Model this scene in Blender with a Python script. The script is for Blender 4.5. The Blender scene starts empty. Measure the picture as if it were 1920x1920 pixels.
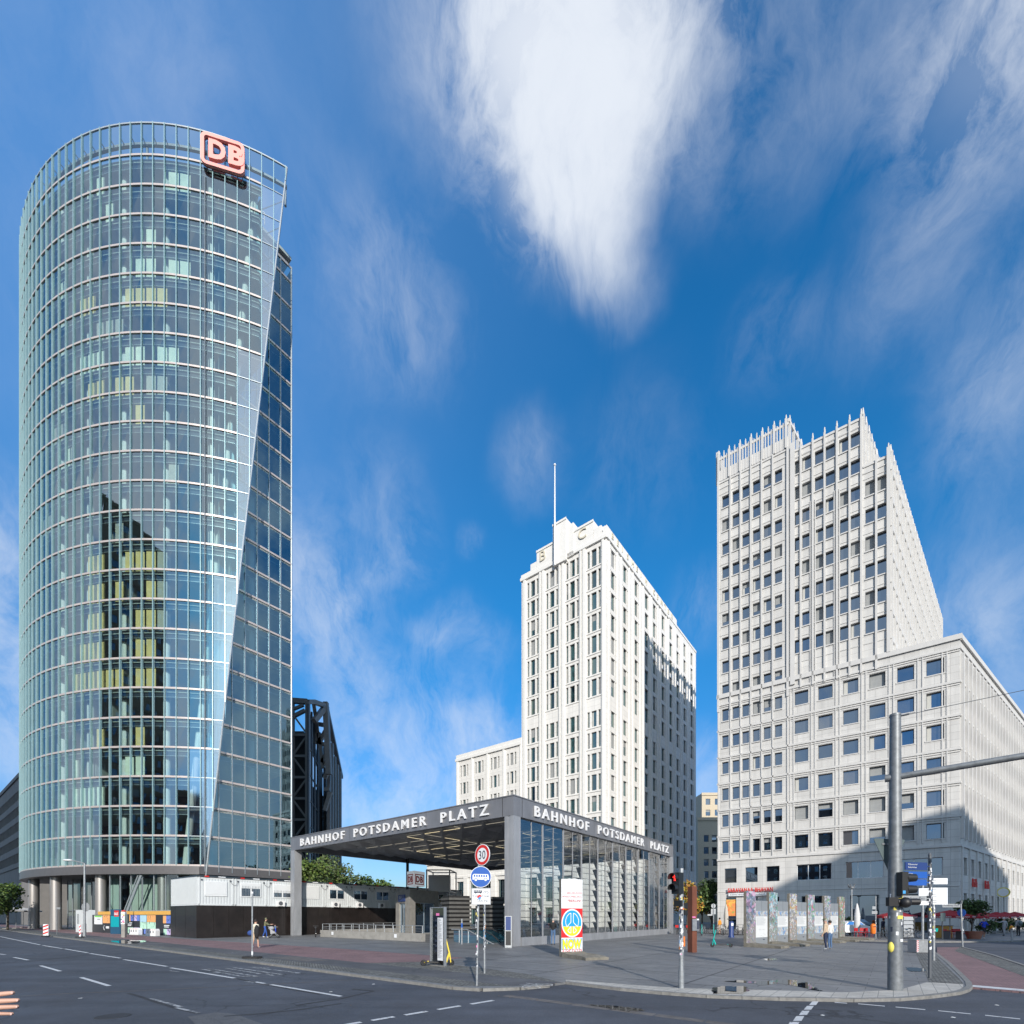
import bpy, math, random
from mathutils import Vector, Matrix
R = math.radians
SC = bpy.context.scene
COL = SC.collection
random.seed(7)

# ---------------------------------------------------------------- camera
CAMZ = 2.0
cd = bpy.data.cameras.new('camera'); cam = bpy.data.objects.new('camera', cd); COL.objects.link(cam)
cam.location = (0, 0, CAMZ); cam.rotation_euler = (R(90), 0, 0)
cd.sensor_fit = 'HORIZONTAL'; cd.sensor_width = 36; cd.lens = 915/1920*36
cd.shift_y = (1716-960)/1920; cd.clip_start = 0.1; cd.clip_end = 6000
SC.camera = cam
SC.render.resolution_x = SC.render.resolution_y = 1024

# ---------------------------------------------------------------- light
SUN = Vector((-0.13, 1.0, -0.424)).normalized()          # direction the light travels
sd = bpy.data.lights.new('sun', 'SUN'); sd.energy = 4.6; sd.angle = R(0.55); sd.color = (1.0, 0.93, 0.84)
so = bpy.data.objects.new('sun', sd); COL.objects.link(so)
so.rotation_euler = SUN.to_track_quat('-Z', 'Y').to_euler(); so.location = (10, -60, 60)

W = bpy.data.worlds.new('World'); SC.world = W; W.use_nodes = True
def build_world():
    nt = W.node_tree; N = nt.nodes; L = nt.links; N.clear()
    out = N.new('ShaderNodeOutputWorld'); bg = N.new('ShaderNodeBackground'); L.new(bg.outputs[0], out.inputs[0])
    bg.inputs[1].default_value = 0.125
    sky = N.new('ShaderNodeTexSky'); sky.sky_type = 'NISHITA'; sky.sun_disc = False
    sky.sun_elevation = math.atan(0.424/1.0085); sky.sun_rotation = math.pi-math.atan(0.13)
    sky.altitude = 100; sky.air_density = 1.1; sky.dust_density = 0.7; sky.ozone_density = 2.4
    hs = N.new('ShaderNodeHueSaturation'); hs.inputs['Saturation'].default_value = 1.3; hs.inputs['Value'].default_value = 1.0
    hs.inputs['Hue'].default_value = 0.5
    L.new(sky.outputs[0], hs.inputs['Color'])
    tc = N.new('ShaderNodeTexCoord')
    nz = N.new('ShaderNodeVectorMath'); nz.operation = 'NORMALIZE'; L.new(tc.outputs['Generated'], nz.inputs[0])
    # clear autumn air: deeper blue overhead, paler towards the horizon
    se = N.new('ShaderNodeSeparateXYZ'); L.new(nz.outputs[0], se.inputs[0])
    el = N.new('ShaderNodeMapRange'); el.interpolation_type = 'SMOOTHSTEP'; el.inputs['From Min'].default_value = .02; el.inputs['From Max'].default_value = .62; L.new(se.outputs['Z'], el.inputs['Value'])
    gn = N.new('ShaderNodeMix'); gn.data_type = 'RGBA'; L.new(el.outputs[0], gn.inputs['Factor']); gn.inputs['A'].default_value = (.56,.74,1.10,1); gn.inputs['B'].default_value = (.50,1.42,1.62,1)
    gm = N.new('ShaderNodeMix'); gm.data_type = 'RGBA'; gm.blend_type = 'MULTIPLY'; gm.inputs['Factor'].default_value = 1; L.new(hs.outputs[0], gm.inputs['A']); L.new(gn.outputs['Result'], gm.inputs['B'])
    # warp the direction so cloud edges are ragged
    wn = N.new('ShaderNodeTexNoise'); wn.inputs['Scale'].default_value = 3.2; wn.inputs['Detail'].default_value = 5; wn.inputs['Roughness'].default_value = .6
    L.new(nz.outputs[0], wn.inputs['Vector'])
    ws = N.new('ShaderNodeVectorMath'); ws.operation = 'SUBTRACT'; ws.inputs[1].default_value = (.5, .5, .5); L.new(wn.outputs['Color'], ws.inputs[0])
    wm = N.new('ShaderNodeVectorMath'); wm.operation = 'SCALE'; wm.inputs['Scale'].default_value = .13; L.new(ws.outputs[0], wm.inputs[0])
    wa = N.new('ShaderNodeVectorMath'); wa.operation = 'ADD'; L.new(nz.outputs[0], wa.inputs[0]); L.new(wm.outputs[0], wa.inputs[1])
    # (azimuth deg from +Y towards +X, elevation deg, half width, half height, tilt, weight)
    def d(px, py):
        return Vector(((px-960)/915, 1, (1716-py)/915)).normalized()
    blobs = [(1020,-80,.16,1.0),(1060,30,.13,.95),(1170,60,.11,.8),(960,40,.06,.6),(1040,160,.105,.85),(1180,180,.10,.55),(1040,270,.10,.7),(1130,300,.08,.5),(1080,370,.075,.6),(1150,420,.06,.5),(1140,490,.05,.42),(1180,560,.05,.25),(970,200,.05,.25),
             (1330,100,.11,.15),(1300,300,.08,.08),(1450,130,.12,.12),(1600,150,.09,.06),(1560,60,.08,.08),(1900,-30,.12,.75),(1940,100,.09,.4),(1810,60,.06,.24),
             (700,510,.09,.15),(760,600,.09,.20),(820,670,.07,.15),(690,650,.08,.08),(1690,530,.10,.18),(1740,460,.07,.14),(1440,650,.06,.18),(1850,680,.08,.16),(1900,600,.08,.16),
             (1000,900,.06,.20),(1010,840,.05,.14),(600,990,.08,.20),(590,1150,.10,.46),(640,1240,.09,.36),(560,1080,.08,.36),(720,950,.08,.22),(760,1040,.06,.24),(700,1120,.07,.26),(860,1190,.07,.30),(930,1220,.05,.2),
             (760,1330,.12,.34),(900,1350,.10,.40),(660,1370,.10,.32),(820,1480,.15,.55),(660,1520,.13,.55),(950,1420,.09,.35),(0,1150,.14,.62),(10,1320,.14,.65),(0,1000,.09,.3),(700,1060,.035,.3),(820,1220,.04,.3),(780,1190,.03,.25),(880,1010,.03,.2),(640,1120,.04,.3),(330,150,.09,.10),(0,60,.42,.07),
             (1850,1100,.11,.26),(1880,1200,.11,.28),(1310,1130,.07,.22),(1320,1450,.10,.45),(1880,780,.11,.18),(1200,880,.11,.10),(1900,1400,.12,.3)]
    acc = None
    for (px, py, r, w) in blobs:
        v = d(px, py)
        ds = N.new('ShaderNodeVectorMath'); ds.operation = 'DISTANCE'; L.new(wa.outputs[0], ds.inputs[0]); ds.inputs[1].default_value = v
        mr = N.new('ShaderNodeMapRange'); mr.interpolation_type = 'SMOOTHERSTEP'; L.new(ds.outputs['Value'], mr.inputs['Value'])
        mr.inputs['From Min'].default_value = r*1.35; mr.inputs['From Max'].default_value = 0.0; mr.inputs['To Min'].default_value = 0; mr.inputs['To Max'].default_value = w*.62
        if acc is None: acc = mr.outputs[0]
        else:
            a = N.new('ShaderNodeMath'); a.operation = 'ADD'; L.new(acc, a.inputs[0]); L.new(mr.outputs[0], a.inputs[1]); acc = a.outputs[0]
    # scattered cloud for the part of the sky behind the camera
    sx = N.new('ShaderNodeSeparateXYZ'); L.new(nz.outputs[0], sx.inputs[0])
    bn = N.new('ShaderNodeTexNoise'); bn.inputs['Scale'].default_value = 2.4; bn.inputs['Detail'].default_value = 6; bn.inputs['Roughness'].default_value = .62; bn.inputs['Distortion'].default_value = .4
    L.new(nz.outputs[0], bn.inputs['Vector'])
    b2 = N.new('ShaderNodeMapRange'); b2.inputs['From Min'].default_value = .36; b2.inputs['From Max'].default_value = .62; b2.inputs['To Max'].default_value = 1.5; L.new(bn.outputs['Fac'], b2.inputs['Value'])
    b3 = N.new('ShaderNodeMapRange'); b3.inputs['From Min'].default_value = .1; b3.inputs['From Max'].default_value = -.25; L.new(sx.outputs['Y'], b3.inputs['Value'])
    b4 = N.new('ShaderNodeMath'); b4.operation = 'MULTIPLY'; L.new(b2.outputs[0], b4.inputs[0]); L.new(b3.outputs[0], b4.inputs[1])
    a = N.new('ShaderNodeMath'); a.operation = 'ADD'; L.new(acc, a.inputs[0]); L.new(b4.outputs[0], a.inputs[1]); acc = a.outputs[0]
    # wisp texture: fine noise, stretched so that fibres run down-right
    mp = N.new('ShaderNodeMapping'); mp.inputs['Rotation'].default_value = (0, R(-28), 0); mp.inputs['Scale'].default_value = (7.0, 4.8, 3.3)
    L.new(wa.outputs[0], mp.inputs['Vector'])
    n2 = N.new('ShaderNodeTexNoise'); n2.inputs['Scale'].default_value = 1.5; n2.inputs['Detail'].default_value = 9; n2.inputs['Roughness'].default_value = .66; n2.inputs['Distortion'].default_value = .35
    L.new(mp.outputs[0], n2.inputs['Vector'])
    m2 = N.new('ShaderNodeMapRange'); m2.inputs['From Min'].default_value = .38; m2.inputs['From Max'].default_value = .68; m2.inputs['To Min'].default_value = 0.05; m2.inputs['To Max'].default_value = 1.45; L.new(n2.outputs['Fac'], m2.inputs['Value'])
    # density = acc*(wisp mixed toward 1 where acc is large)
    mu = N.new('ShaderNodeMath'); mu.operation = 'MULTIPLY'; L.new(acc, mu.inputs[0]); L.new(m2.outputs[0], mu.inputs[1])
    pw = N.new('ShaderNodeMath'); pw.operation = 'POWER'; L.new(acc, pw.inputs[0]); pw.inputs[1].default_value = 2.0
    p2 = N.new('ShaderNodeMath'); p2.operation = 'MULTIPLY'; L.new(pw.outputs[0], p2.inputs[0]); p2.inputs[1].default_value = .30
    ad = N.new('ShaderNodeMath'); ad.operation = 'ADD'; L.new(mu.outputs[0], ad.inputs[0]); L.new(p2.outputs[0], ad.inputs[1])
    e1 = N.new('ShaderNodeMath'); e1.operation = 'MULTIPLY'; L.new(ad.outputs[0], e1.inputs[0]); e1.inputs[1].default_value = -1.15
    e2 = N.new('ShaderNodeMath'); e2.operation = 'EXPONENT'; L.new(e1.outputs[0], e2.inputs[0])
    cl = N.new('ShaderNodeMapRange'); cl.inputs['From Min'].default_value = 1; cl.inputs['From Max'].default_value = 0; cl.inputs['To Max'].default_value = .93; L.new(e2.outputs[0], cl.inputs['Value'])
    mx = N.new('ShaderNodeMix'); mx.data_type = 'RGBA'; L.new(cl.outputs[0], mx.inputs['Factor']); 
    vd = N.new('ShaderNodeVectorMath'); vd.operation = 'DISTANCE'; L.new(wa.outputs[0], vd.inputs[0]); vd.inputs[1].default_value = d(-150, -150)
    vr = N.new('ShaderNodeMapRange'); vr.interpolation_type = 'SMOOTHSTEP'; vr.inputs['From Min'].default_value = .75; vr.inputs['From Max'].default_value = .05; vr.inputs['To Max'].default_value = .5; L.new(vd.outputs['Value'], vr.inputs['Value'])
    vm = N.new('ShaderNodeMix'); vm.data_type = 'RGBA'; L.new(vr.outputs[0], vm.inputs['Factor']); L.new(gm.outputs['Result'], vm.inputs['A']); vm.inputs['B'].default_value = (1.5, 3.4, 7.2, 1)
    L.new(vm.outputs['Result'], mx.inputs['A'])
    mx.inputs['B'].default_value = (6.9, 7.3, 7.9, 1)
    L.new(mx.outputs['Result'], bg.inputs[0])
build_world()
SC.view_settings.view_transform = 'Standard'; SC.view_settings.look = 'None'
SC.view_settings.gamma = 1; SC.view_settings.exposure = 0.0
cy = SC.cycles
cy.use_denoising = True; cy.max_bounces = 6; cy.transparent_max_bounces = 14; cy.diffuse_bounces = 3; cy.glossy_bounces = 3
cy.caustics_reflective = False; cy.caustics_refractive = False; cy.sample_clamp_indirect = 4

# ---------------------------------------------------------------- materials
MATS = {}
def mat(name, col, rough=.8, metal=0.0, var=.12, scale=3.0, bump=0.0, bscale=None, emit=None, emits=0, spec=None, detail=5, stretch=None, coat=0):
    if name in MATS: return MATS[name]
    m = bpy.data.materials.new(name); m.use_nodes = True; MATS[name] = m
    nt = m.node_tree; N = nt.nodes; L = nt.links; b = N['Principled BSDF']
    b.inputs['Roughness'].default_value = rough; b.inputs['Metallic'].default_value = metal
    if spec is not None: b.inputs['Specular IOR Level'].default_value = spec
    if coat: b.inputs['Coat Weight'].default_value = coat
    c = tuple(col)+(1,)
    if var > 0 or bump > 0:
        tc = N.new('ShaderNodeTexCoord'); mp = N.new('ShaderNodeMapping')
        L.new(tc.outputs['Object'], mp.inputs['Vector'])
        if stretch: mp.inputs['Scale'].default_value = stretch
    if var > 0:
        n = N.new('ShaderNodeTexNoise'); n.inputs['Scale'].default_value = scale; n.inputs['Detail'].default_value = detail; n.inputs['Roughness'].default_value = .65
        L.new(mp.outputs[0], n.inputs['Vector'])
        mr = N.new('ShaderNodeMapRange'); mr.inputs['From Min'].default_value = .3; mr.inputs['From Max'].default_value = .7
        mr.inputs['To Min'].default_value = 1-var; mr.inputs['To Max'].default_value = 1+var; L.new(n.outputs['Fac'], mr.inputs['Value'])
        vm = N.new('ShaderNodeVectorMath'); vm.operation = 'SCALE'; vm.inputs[0].default_value = col; L.new(mr.outputs[0], vm.inputs['Scale'])
        L.new(vm.outputs[0], b.inputs['Base Color'])
    else: b.inputs['Base Color'].default_value = c
    if bump > 0:
        n = N.new('ShaderNodeTexNoise'); n.inputs['Scale'].default_value = bscale or scale*4; n.inputs['Detail'].default_value = 6; L.new(mp.outputs[0], n.inputs['Vector'])
        bp = N.new('ShaderNodeBump'); bp.inputs['Strength'].default_value = bump; bp.inputs['Distance'].default_value = .02; L.new(n.outputs['Fac'], bp.inputs['Height']); L.new(bp.outputs[0], b.inputs['Normal'])
    if emit: b.inputs['Emission Color'].default_value = tuple(emit)+(1,); b.inputs['Emission Strength'].default_value = emits
    return m

def glassmat(name, tint=(.72,.9,.86), refl=.14, rough=.0, gl=(1,1,1), wav=0.0, dark=None):
    """thin sheet: tinted see-through mixed with a mirror by angle"""
    m = bpy.data.materials.new(name); m.use_nodes = True; MATS[name] = m
    nt = m.node_tree; N = nt.nodes; L = nt.links; N.clear()
    out = N.new('ShaderNodeOutputMaterial'); mx = N.new('ShaderNodeMixShader'); L.new(mx.outputs[0], out.inputs[0])
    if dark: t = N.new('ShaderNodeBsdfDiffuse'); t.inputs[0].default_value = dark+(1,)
    else: t = N.new('ShaderNodeBsdfTransparent'); t.inputs[0].default_value = tint+(1,)
    g = N.new('ShaderNodeBsdfGlossy'); g.inputs[0].default_value = gl+(1,); g.inputs['Roughness'].default_value = rough
    fr = N.new('ShaderNodeFresnel'); fr.inputs[0].default_value = 1.5
    mr = N.new('ShaderNodeMapRange'); mr.inputs['From Min'].default_value = .04; mr.inputs['To Min'].default_value = refl; L.new(fr.outputs[0], mr.inputs['Value'])
    L.new(mr.outputs[0], mx.inputs[0]); L.new(t.outputs[0], mx.inputs[1]); L.new(g.outputs[0], mx.inputs[2])
    if wav > 0:
        tc = N.new('ShaderNodeNewGeometry'); n = N.new('ShaderNodeTexNoise'); n.inputs['Scale'].default_value = .42; n.inputs['Detail'].default_value = 2
        L.new(tc.outputs['Position'], n.inputs['Vector'])
        bp = N.new('ShaderNodeBump'); bp.inputs['Strength'].default_value = wav; bp.inputs['Distance'].default_value = .05; L.new(n.outputs['Fac'], bp.inputs['Height']); L.new(bp.outputs[0], g.inputs['Normal'])
    return m

def patterned(name, cols, kind='brick', scale=(1,1), rot=0.0, mortar=(.05,.05,.05), msize=.02, rough=.85, var=.15, coord='Object', offset=.5, vscale=.5, rvar=0, bump=.3, big=None):
    """paving: brick pattern in world metres, rotated about Z, over noise"""
    m = bpy.data.materials.new(name); m.use_nodes = True; MATS[name] = m
    nt = m.node_tree; N = nt.nodes; L = nt.links; b = N['Principled BSDF']; b.inputs['Roughness'].default_value = rough
    tc = N.new('ShaderNodeTexCoord'); mp = N.new('ShaderNodeMapping'); mp.inputs['Rotation'].default_value = (0, 0, rot); L.new(tc.outputs[coord], mp.inputs['Vector'])
    br = N.new('ShaderNodeTexBrick'); br.inputs['Scale'].default_value = 1.0; br.offset = offset
    br.inputs['Brick Width'].default_value = scale[0]; br.inputs['Row Height'].default_value = scale[1]; br.inputs['Mortar Size'].default_value = msize; br.inputs['Mortar Smooth'].default_value = .3
    br.inputs['Color1'].default_value = cols[0]+(1,); br.inputs['Color2'].default_value = cols[1]+(1,); br.inputs['Mortar'].default_value = mortar+(1,)
    L.new(mp.outputs[0], br.inputs['Vector'])
    src = br.outputs['Color']
    if big:
        b2 = N.new('ShaderNodeTexBrick'); b2.inputs['Scale'].default_value = 1; b2.offset = 0; b2.inputs['Brick Width'].default_value = big[0]; b2.inputs['Row Height'].default_value = big[1]; b2.inputs['Mortar Size'].default_value = big[2]
        b2.inputs['Color1'].default_value = (1,1,1,1); b2.inputs['Color2'].default_value = (.93,.93,.93,1); b2.inputs['Mortar'].default_value = (.35,.35,.36,1); L.new(mp.outputs[0], b2.inputs['Vector'])
        mm = N.new('ShaderNodeMix'); mm.data_type = 'RGBA'; mm.blend_type = 'MULTIPLY'; mm.inputs['Factor'].default_value = 1; L.new(src, mm.inputs['A']); L.new(b2.outputs['Color'], mm.inputs['B']); src = mm.outputs['Result']
    def nz(sc, lo, hi, dt):
        n = N.new('ShaderNodeTexNoise'); n.inputs['Scale'].default_value = sc; n.inputs['Detail'].default_value = dt; n.inputs['Roughness'].default_value = .65; L.new(tc.outputs[coord], n.inputs['Vector'])
        mr = N.new('ShaderNodeMapRange'); mr.inputs['From Min'].default_value = .3; mr.inputs['From Max'].default_value = .7; mr.inputs['To Min'].default_value = lo; mr.inputs['To Max'].default_value = hi; L.new(n.outputs['Fac'], mr.inputs['Value'])
        return mr.outputs[0]
    for (sc, k, dt) in ((vscale, 1, 4), (vscale*14, .8, 5)):
        vm = N.new('ShaderNodeVectorMath'); vm.operation = 'SCALE'; L.new(src, vm.inputs[0]); L.new(nz(sc, 1-var*k, 1+var*k, dt), vm.inputs['Scale']); src = vm.outputs[0]
    L.new(src, b.inputs['Base Color'])
    if rvar: L.new(nz(vscale*1.3, rough-rvar, rough+rvar*.3, 3), b.inputs['Roughness'])
    bp = N.new('ShaderNodeBump'); bp.inputs['Strength'].default_value = bump; bp.inputs['Distance'].default_value = .01; L.new(br.outputs['Fac'], bp.inputs['Height']); bp.invert = True; L.new(bp.outputs[0], b.inputs['Normal'])
    return m

# ---------------------------------------------------------------- mesh helpers (everything is written in world metres)
def nrm2(v):
    l = math.hypot(*v); return (v[0]/l, v[1]/l)
U = nrm2((-1.28, 1.0)); V = (-U[0]*0+U[1], -U[0])      # U: along the kerb to the left, V: away from it (square to U)
O = (0.0, 12.45)
def SN(s, n, z=None):
    x = O[0]+s*U[0]+n*V[0]; y = O[1]+s*U[1]+n*V[1]
    return (x, y) if z is None else (x, y, z)
def toSN(x, y):
    dx, dy = x-O[0], y-O[1]; return (dx*U[0]+dy*U[1], dx*V[0]+dy*V[1])
def G(px, py, z=0.0):
    """ground point whose direction was read off the photograph"""
    Y = 915*(CAMZ-z)/(py-1716); return ((px-960)/915*Y, Y)
def D(px, Y): return ((px-960)/915*Y, Y)
def ZZ(py, Y): return CAMZ+(1716-py)/915*Y

class MB:
    def __init__(s): s.v = []; s.f = []; s.m = []; s.sm = []
    def face(s, pts, m=0, smooth=False):
        b = len(s.v); s.v += [tuple(p) for p in pts]; s.f.append(tuple(range(b, b+len(pts)))); s.m.append(m); s.sm.append(smooth)
    def mesh(s, vs, fs, m=0, smooth=False):
        b = len(s.v); s.v += [tuple(p) for p in vs]
        for f in fs: s.f.append(tuple(b+i for i in f)); s.m.append(m); s.sm.append(smooth)
    def hexa(s, c, m=0):
        s.mesh(c, [(0,3,2,1),(4,5,6,7),(0,1,5,4),(1,2,6,5),(2,3,7,6),(3,0,4,7)], m)
    def box(s, x0, x1, y0, y1, z0, z1, m=0):
        s.hexa([(x0,y0,z0),(x1,y0,z0),(x1,y1,z0),(x0,y1,z0),(x0,y0,z1),(x1,y0,z1),(x1,y1,z1),(x0,y1,z1)], m)
    def obox(s, p, d, l0, l1, w0, w1, z0, z1, m=0):
        """box in a frame: origin p, unit direction d, width direction n = d turned 90 deg clockwise (towards the viewer's side when d runs left to right)"""
        n = (d[1], -d[0])
        q = lambda l, w, z: (p[0]+d[0]*l+n[0]*w, p[1]+d[1]*l+n[1]*w, z)
        s.hexa([q(l0,w1,z0),q(l1,w1,z0),q(l1,w0,z0),q(l0,w0,z0),q(l0,w1,z1),q(l1,w1,z1),q(l1,w0,z1),q(l0,w0,z1)], m)
    def prism(s, poly, z0, z1, m=0, mtop=None):
        n = len(poly); a = sum(poly[i][0]*poly[(i+1)%n][1]-poly[(i+1)%n][0]*poly[i][1] for i in range(n))
        if a < 0: poly = poly[::-1]
        b = [(p[0],p[1],z0) for p in poly]; t = [(p[0],p[1],z1) for p in poly]
        s.mesh(b+t, [tuple(range(n-1,-1,-1))]+[(i,(i+1)%n,n+(i+1)%n,n+i) for i in range(n)], m)
        s.mesh(t, [tuple(range(n))], m if mtop is None else mtop)
    def tube(s, a, b, r0, r1=None, n=8, m=0, caps=True, smooth=True):
        a = Vector(a); b = Vector(b); r1 = r0 if r1 is None else r1
        d = (b-a).normalized(); u = d.orthogonal().normalized(); w = d.cross(u)
        vs = []
        for (c, r) in ((a, r0), (b, r1)):
            for i in range(n):
                t = 2*math.pi*i/n; vs.append(c+u*(r*math.cos(t))+w*(r*math.sin(t)))
        s.mesh(vs, [(i,(i+1)%n,n+(i+1)%n,n+i) for i in range(n)], m, smooth)
        if caps: s.mesh(vs, [tuple(range(n-1,-1,-1)), tuple(range(n,2*n))], m)
    def path(s, pts, r, n=6, m=0):
        for i in range(len(pts)-1): s.tube(pts[i], pts[i+1], r, r, n, m)
    def beam(s, a, b, w, h, m=0):
        a = Vector(a); b = Vector(b); d = (b-a).normalized(); up = Vector((0,0,1)) if abs(d.z) < .95 else Vector((0,1,0))
        x = d.cross(up).normalized()*(w/2); y = x.cross(d).normalized()*(h/2)
        s.hexa([a-x-y, a+x-y, b+x-y, b-x-y, a-x+y, a+x+y, b+x+y, b-x+y], m)
    def lathe(s, c, prof, n=16, m=0, smooth=True):
        vs = []
        for (r, z) in prof:
            for i in range(n):
                t = 2*math.pi*i/n; vs.append((c[0]+r*math.cos(t), c[1]+r*math.sin(t), c[2]+z))
        k = len(prof)
        s.mesh(vs, [(j*n+i, j*n+(i+1)%n, (j+1)*n+(i+1)%n, (j+1)*n+i) for j in range(k-1) for i in range(n)], m, smooth)
        s.mesh(vs, [tuple(range(n-1,-1,-1)), tuple(range((k-1)*n, k*n))], m)
    def ball(s, c, r, m=0, sx=1, sy=1, sz=1, n=10):
        k = n//2+1; vs = []; c = Vector(c)
        for j in range(k+1):
            a = math.pi*j/k
            for i in range(n):
                t = 2*math.pi*i/n; vs.append((c.x+r*sx*math.sin(a)*math.cos(t), c.y+r*sy*math.sin(a)*math.sin(t), c.z-r*sz*math.cos(a)))
        s.mesh(vs, [(j*n+i, j*n+(i+1)%n, (j+1)*n+(i+1)%n, (j+1)*n+i) for j in range(k) for i in range(n)], m, True)
    def wheel(s, c, axis, R0, w, m=0, mr=None, n=18, spokes=0):
        """tyre ring around axis, with a hub and spokes"""
        ax = Vector(axis).normalized(); u = ax.orthogonal().normalized(); q = ax.cross(u); c = Vector(c)
        prev = None; K = 6
        for i in range(n+1):
            t = 2*math.pi*i/n; d = u*math.cos(t)+q*math.sin(t)
            ring = [c+d*(R0-w/2+w/2*math.cos(2*math.pi*j/K))+ax*(w/2*math.sin(2*math.pi*j/K)) for j in range(K)]
            if prev: s.mesh(prev+ring, [(j,(j+1)%K,K+(j+1)%K,K+j) for j in range(K)], m, True)
            prev = ring
        s.tube(c-ax*w*.7, c+ax*w*.7, R0*.12, n=8, m=m if mr is None else mr)
        for i in range(spokes):
            t = 2*math.pi*i/spokes; d = u*math.cos(t)+q*math.sin(t); s.tube(c, c+d*(R0-w), max(.004, w*.09), n=4, m=m if mr is None else mr)
    def text(s, body, origin, right, up, width=None, height=None, depth=.02, m=0, bold=0.0, center=False):
        vs, fs, w, h = text_geo(body, bold)
        r = Vector(right).normalized(); u = Vector(up).normalized(); n = r.cross(u)
        sy = (height or 1)/h if height else None; sx = width/w if width else sy
        if sy is None: sy = sx
        o = Vector(origin)
        if center: o = o-r*(w*sx/2)-u*(h*sy/2)
        s.mesh([o+r*(x*sx)+u*(y*sy)+n*(z*depth) for (x, y, z) in vs], fs, m)
    def build(s, name, mats, parent=None, label=None, kind=None):
        me = bpy.data.meshes.new(name)
        inv = Matrix.Identity(4)
        if parent is not None: inv = WM[parent.name].inverted()
        me.from_pydata([inv @ Vector(p) for p in s.v] if parent is not None else s.v, [], s.f)
        if not isinstance(mats, (list, tuple)): mats = [mats]
        for mt in mats: me.materials.append(MATS[mt] if isinstance(mt, str) else mt)
        me.polygons.foreach_set('material_index', s.m); me.polygons.foreach_set('use_smooth', s.sm); me.update()
        o = bpy.data.objects.new(name, me); COL.objects.link(o)
        if parent is not None: o.parent = parent; WM[o.name] = WM[parent.name].copy()
        else: WM[o.name] = Matrix.Identity(4)
        if label: o['label'] = label
        if kind: o['kind'] = kind
        return o
WM = {}
TXT = {}
def stone(name, col, ang, pw=1.45, ph=.9, joint=.05, tone=.07, streak=.10, rough=.84):
    """stone cladding in real panels: joints, a slight tone change from panel to panel, rain streaks and grime"""
    m = bpy.data.materials.new(name); m.use_nodes = True; MATS[name] = m; nt = m.node_tree; N = nt.nodes; L = nt.links; b = N['Principled BSDF']; b.inputs['Roughness'].default_value = rough
    ge = N.new('ShaderNodeNewGeometry'); mp = N.new('ShaderNodeMapping'); mp.inputs['Rotation'].default_value = (0,0,-ang); L.new(ge.outputs['Position'], mp.inputs['Vector'])
    sp = N.new('ShaderNodeSeparateXYZ'); L.new(mp.outputs[0], sp.inputs[0]); ad = N.new('ShaderNodeMath'); ad.operation = 'ADD'; L.new(sp.outputs['X'], ad.inputs[0]); L.new(sp.outputs['Y'], ad.inputs[1])
    cb = N.new('ShaderNodeCombineXYZ'); L.new(ad.outputs[0], cb.inputs['X']); L.new(sp.outputs['Z'], cb.inputs['Y'])
    br = N.new('ShaderNodeTexBrick'); br.offset = 0; br.inputs['Scale'].default_value = 1; br.inputs['Brick Width'].default_value = pw; br.inputs['Row Height'].default_value = ph; br.inputs['Mortar Size'].default_value = joint*.4; br.inputs['Mortar Smooth'].default_value = .2
    k = lambda t: tuple(c*t for c in col)+(1,)
    br.inputs['Color1'].default_value = k(1+tone*.6); br.inputs['Color2'].default_value = k(1-tone); br.inputs['Mortar'].default_value = k(.70); L.new(cb.outputs[0], br.inputs['Vector']); src = br.outputs['Color']
    for sc, st, a in ((.35, (1,1,1), tone), (1.6, (1,1,.09), streak), (9, (1,1,1), .04)):
        m2 = N.new('ShaderNodeMapping'); m2.inputs['Scale'].default_value = st; L.new(ge.outputs['Position'], m2.inputs['Vector'])
        n = N.new('ShaderNodeTexNoise'); n.inputs['Scale'].default_value = sc; n.inputs['Detail'].default_value = 7; n.inputs['Roughness'].default_value = .65; L.new(m2.outputs[0], n.inputs['Vector'])
        mr = N.new('ShaderNodeMapRange'); mr.inputs['From Min'].default_value = .32; mr.inputs['From Max'].default_value = .68; mr.inputs['To Min'].default_value = 1-a; mr.inputs['To Max'].default_value = 1+a*.5; L.new(n.outputs['Fac'], mr.inputs['Value'])
        vm = N.new('ShaderNodeVectorMath'); vm.operation = 'SCALE'; L.new(src, vm.inputs[0]); L.new(mr.outputs[0], vm.inputs['Scale']); src = vm.outputs[0]
    L.new(src, b.inputs['Base Color'])
    return m
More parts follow.
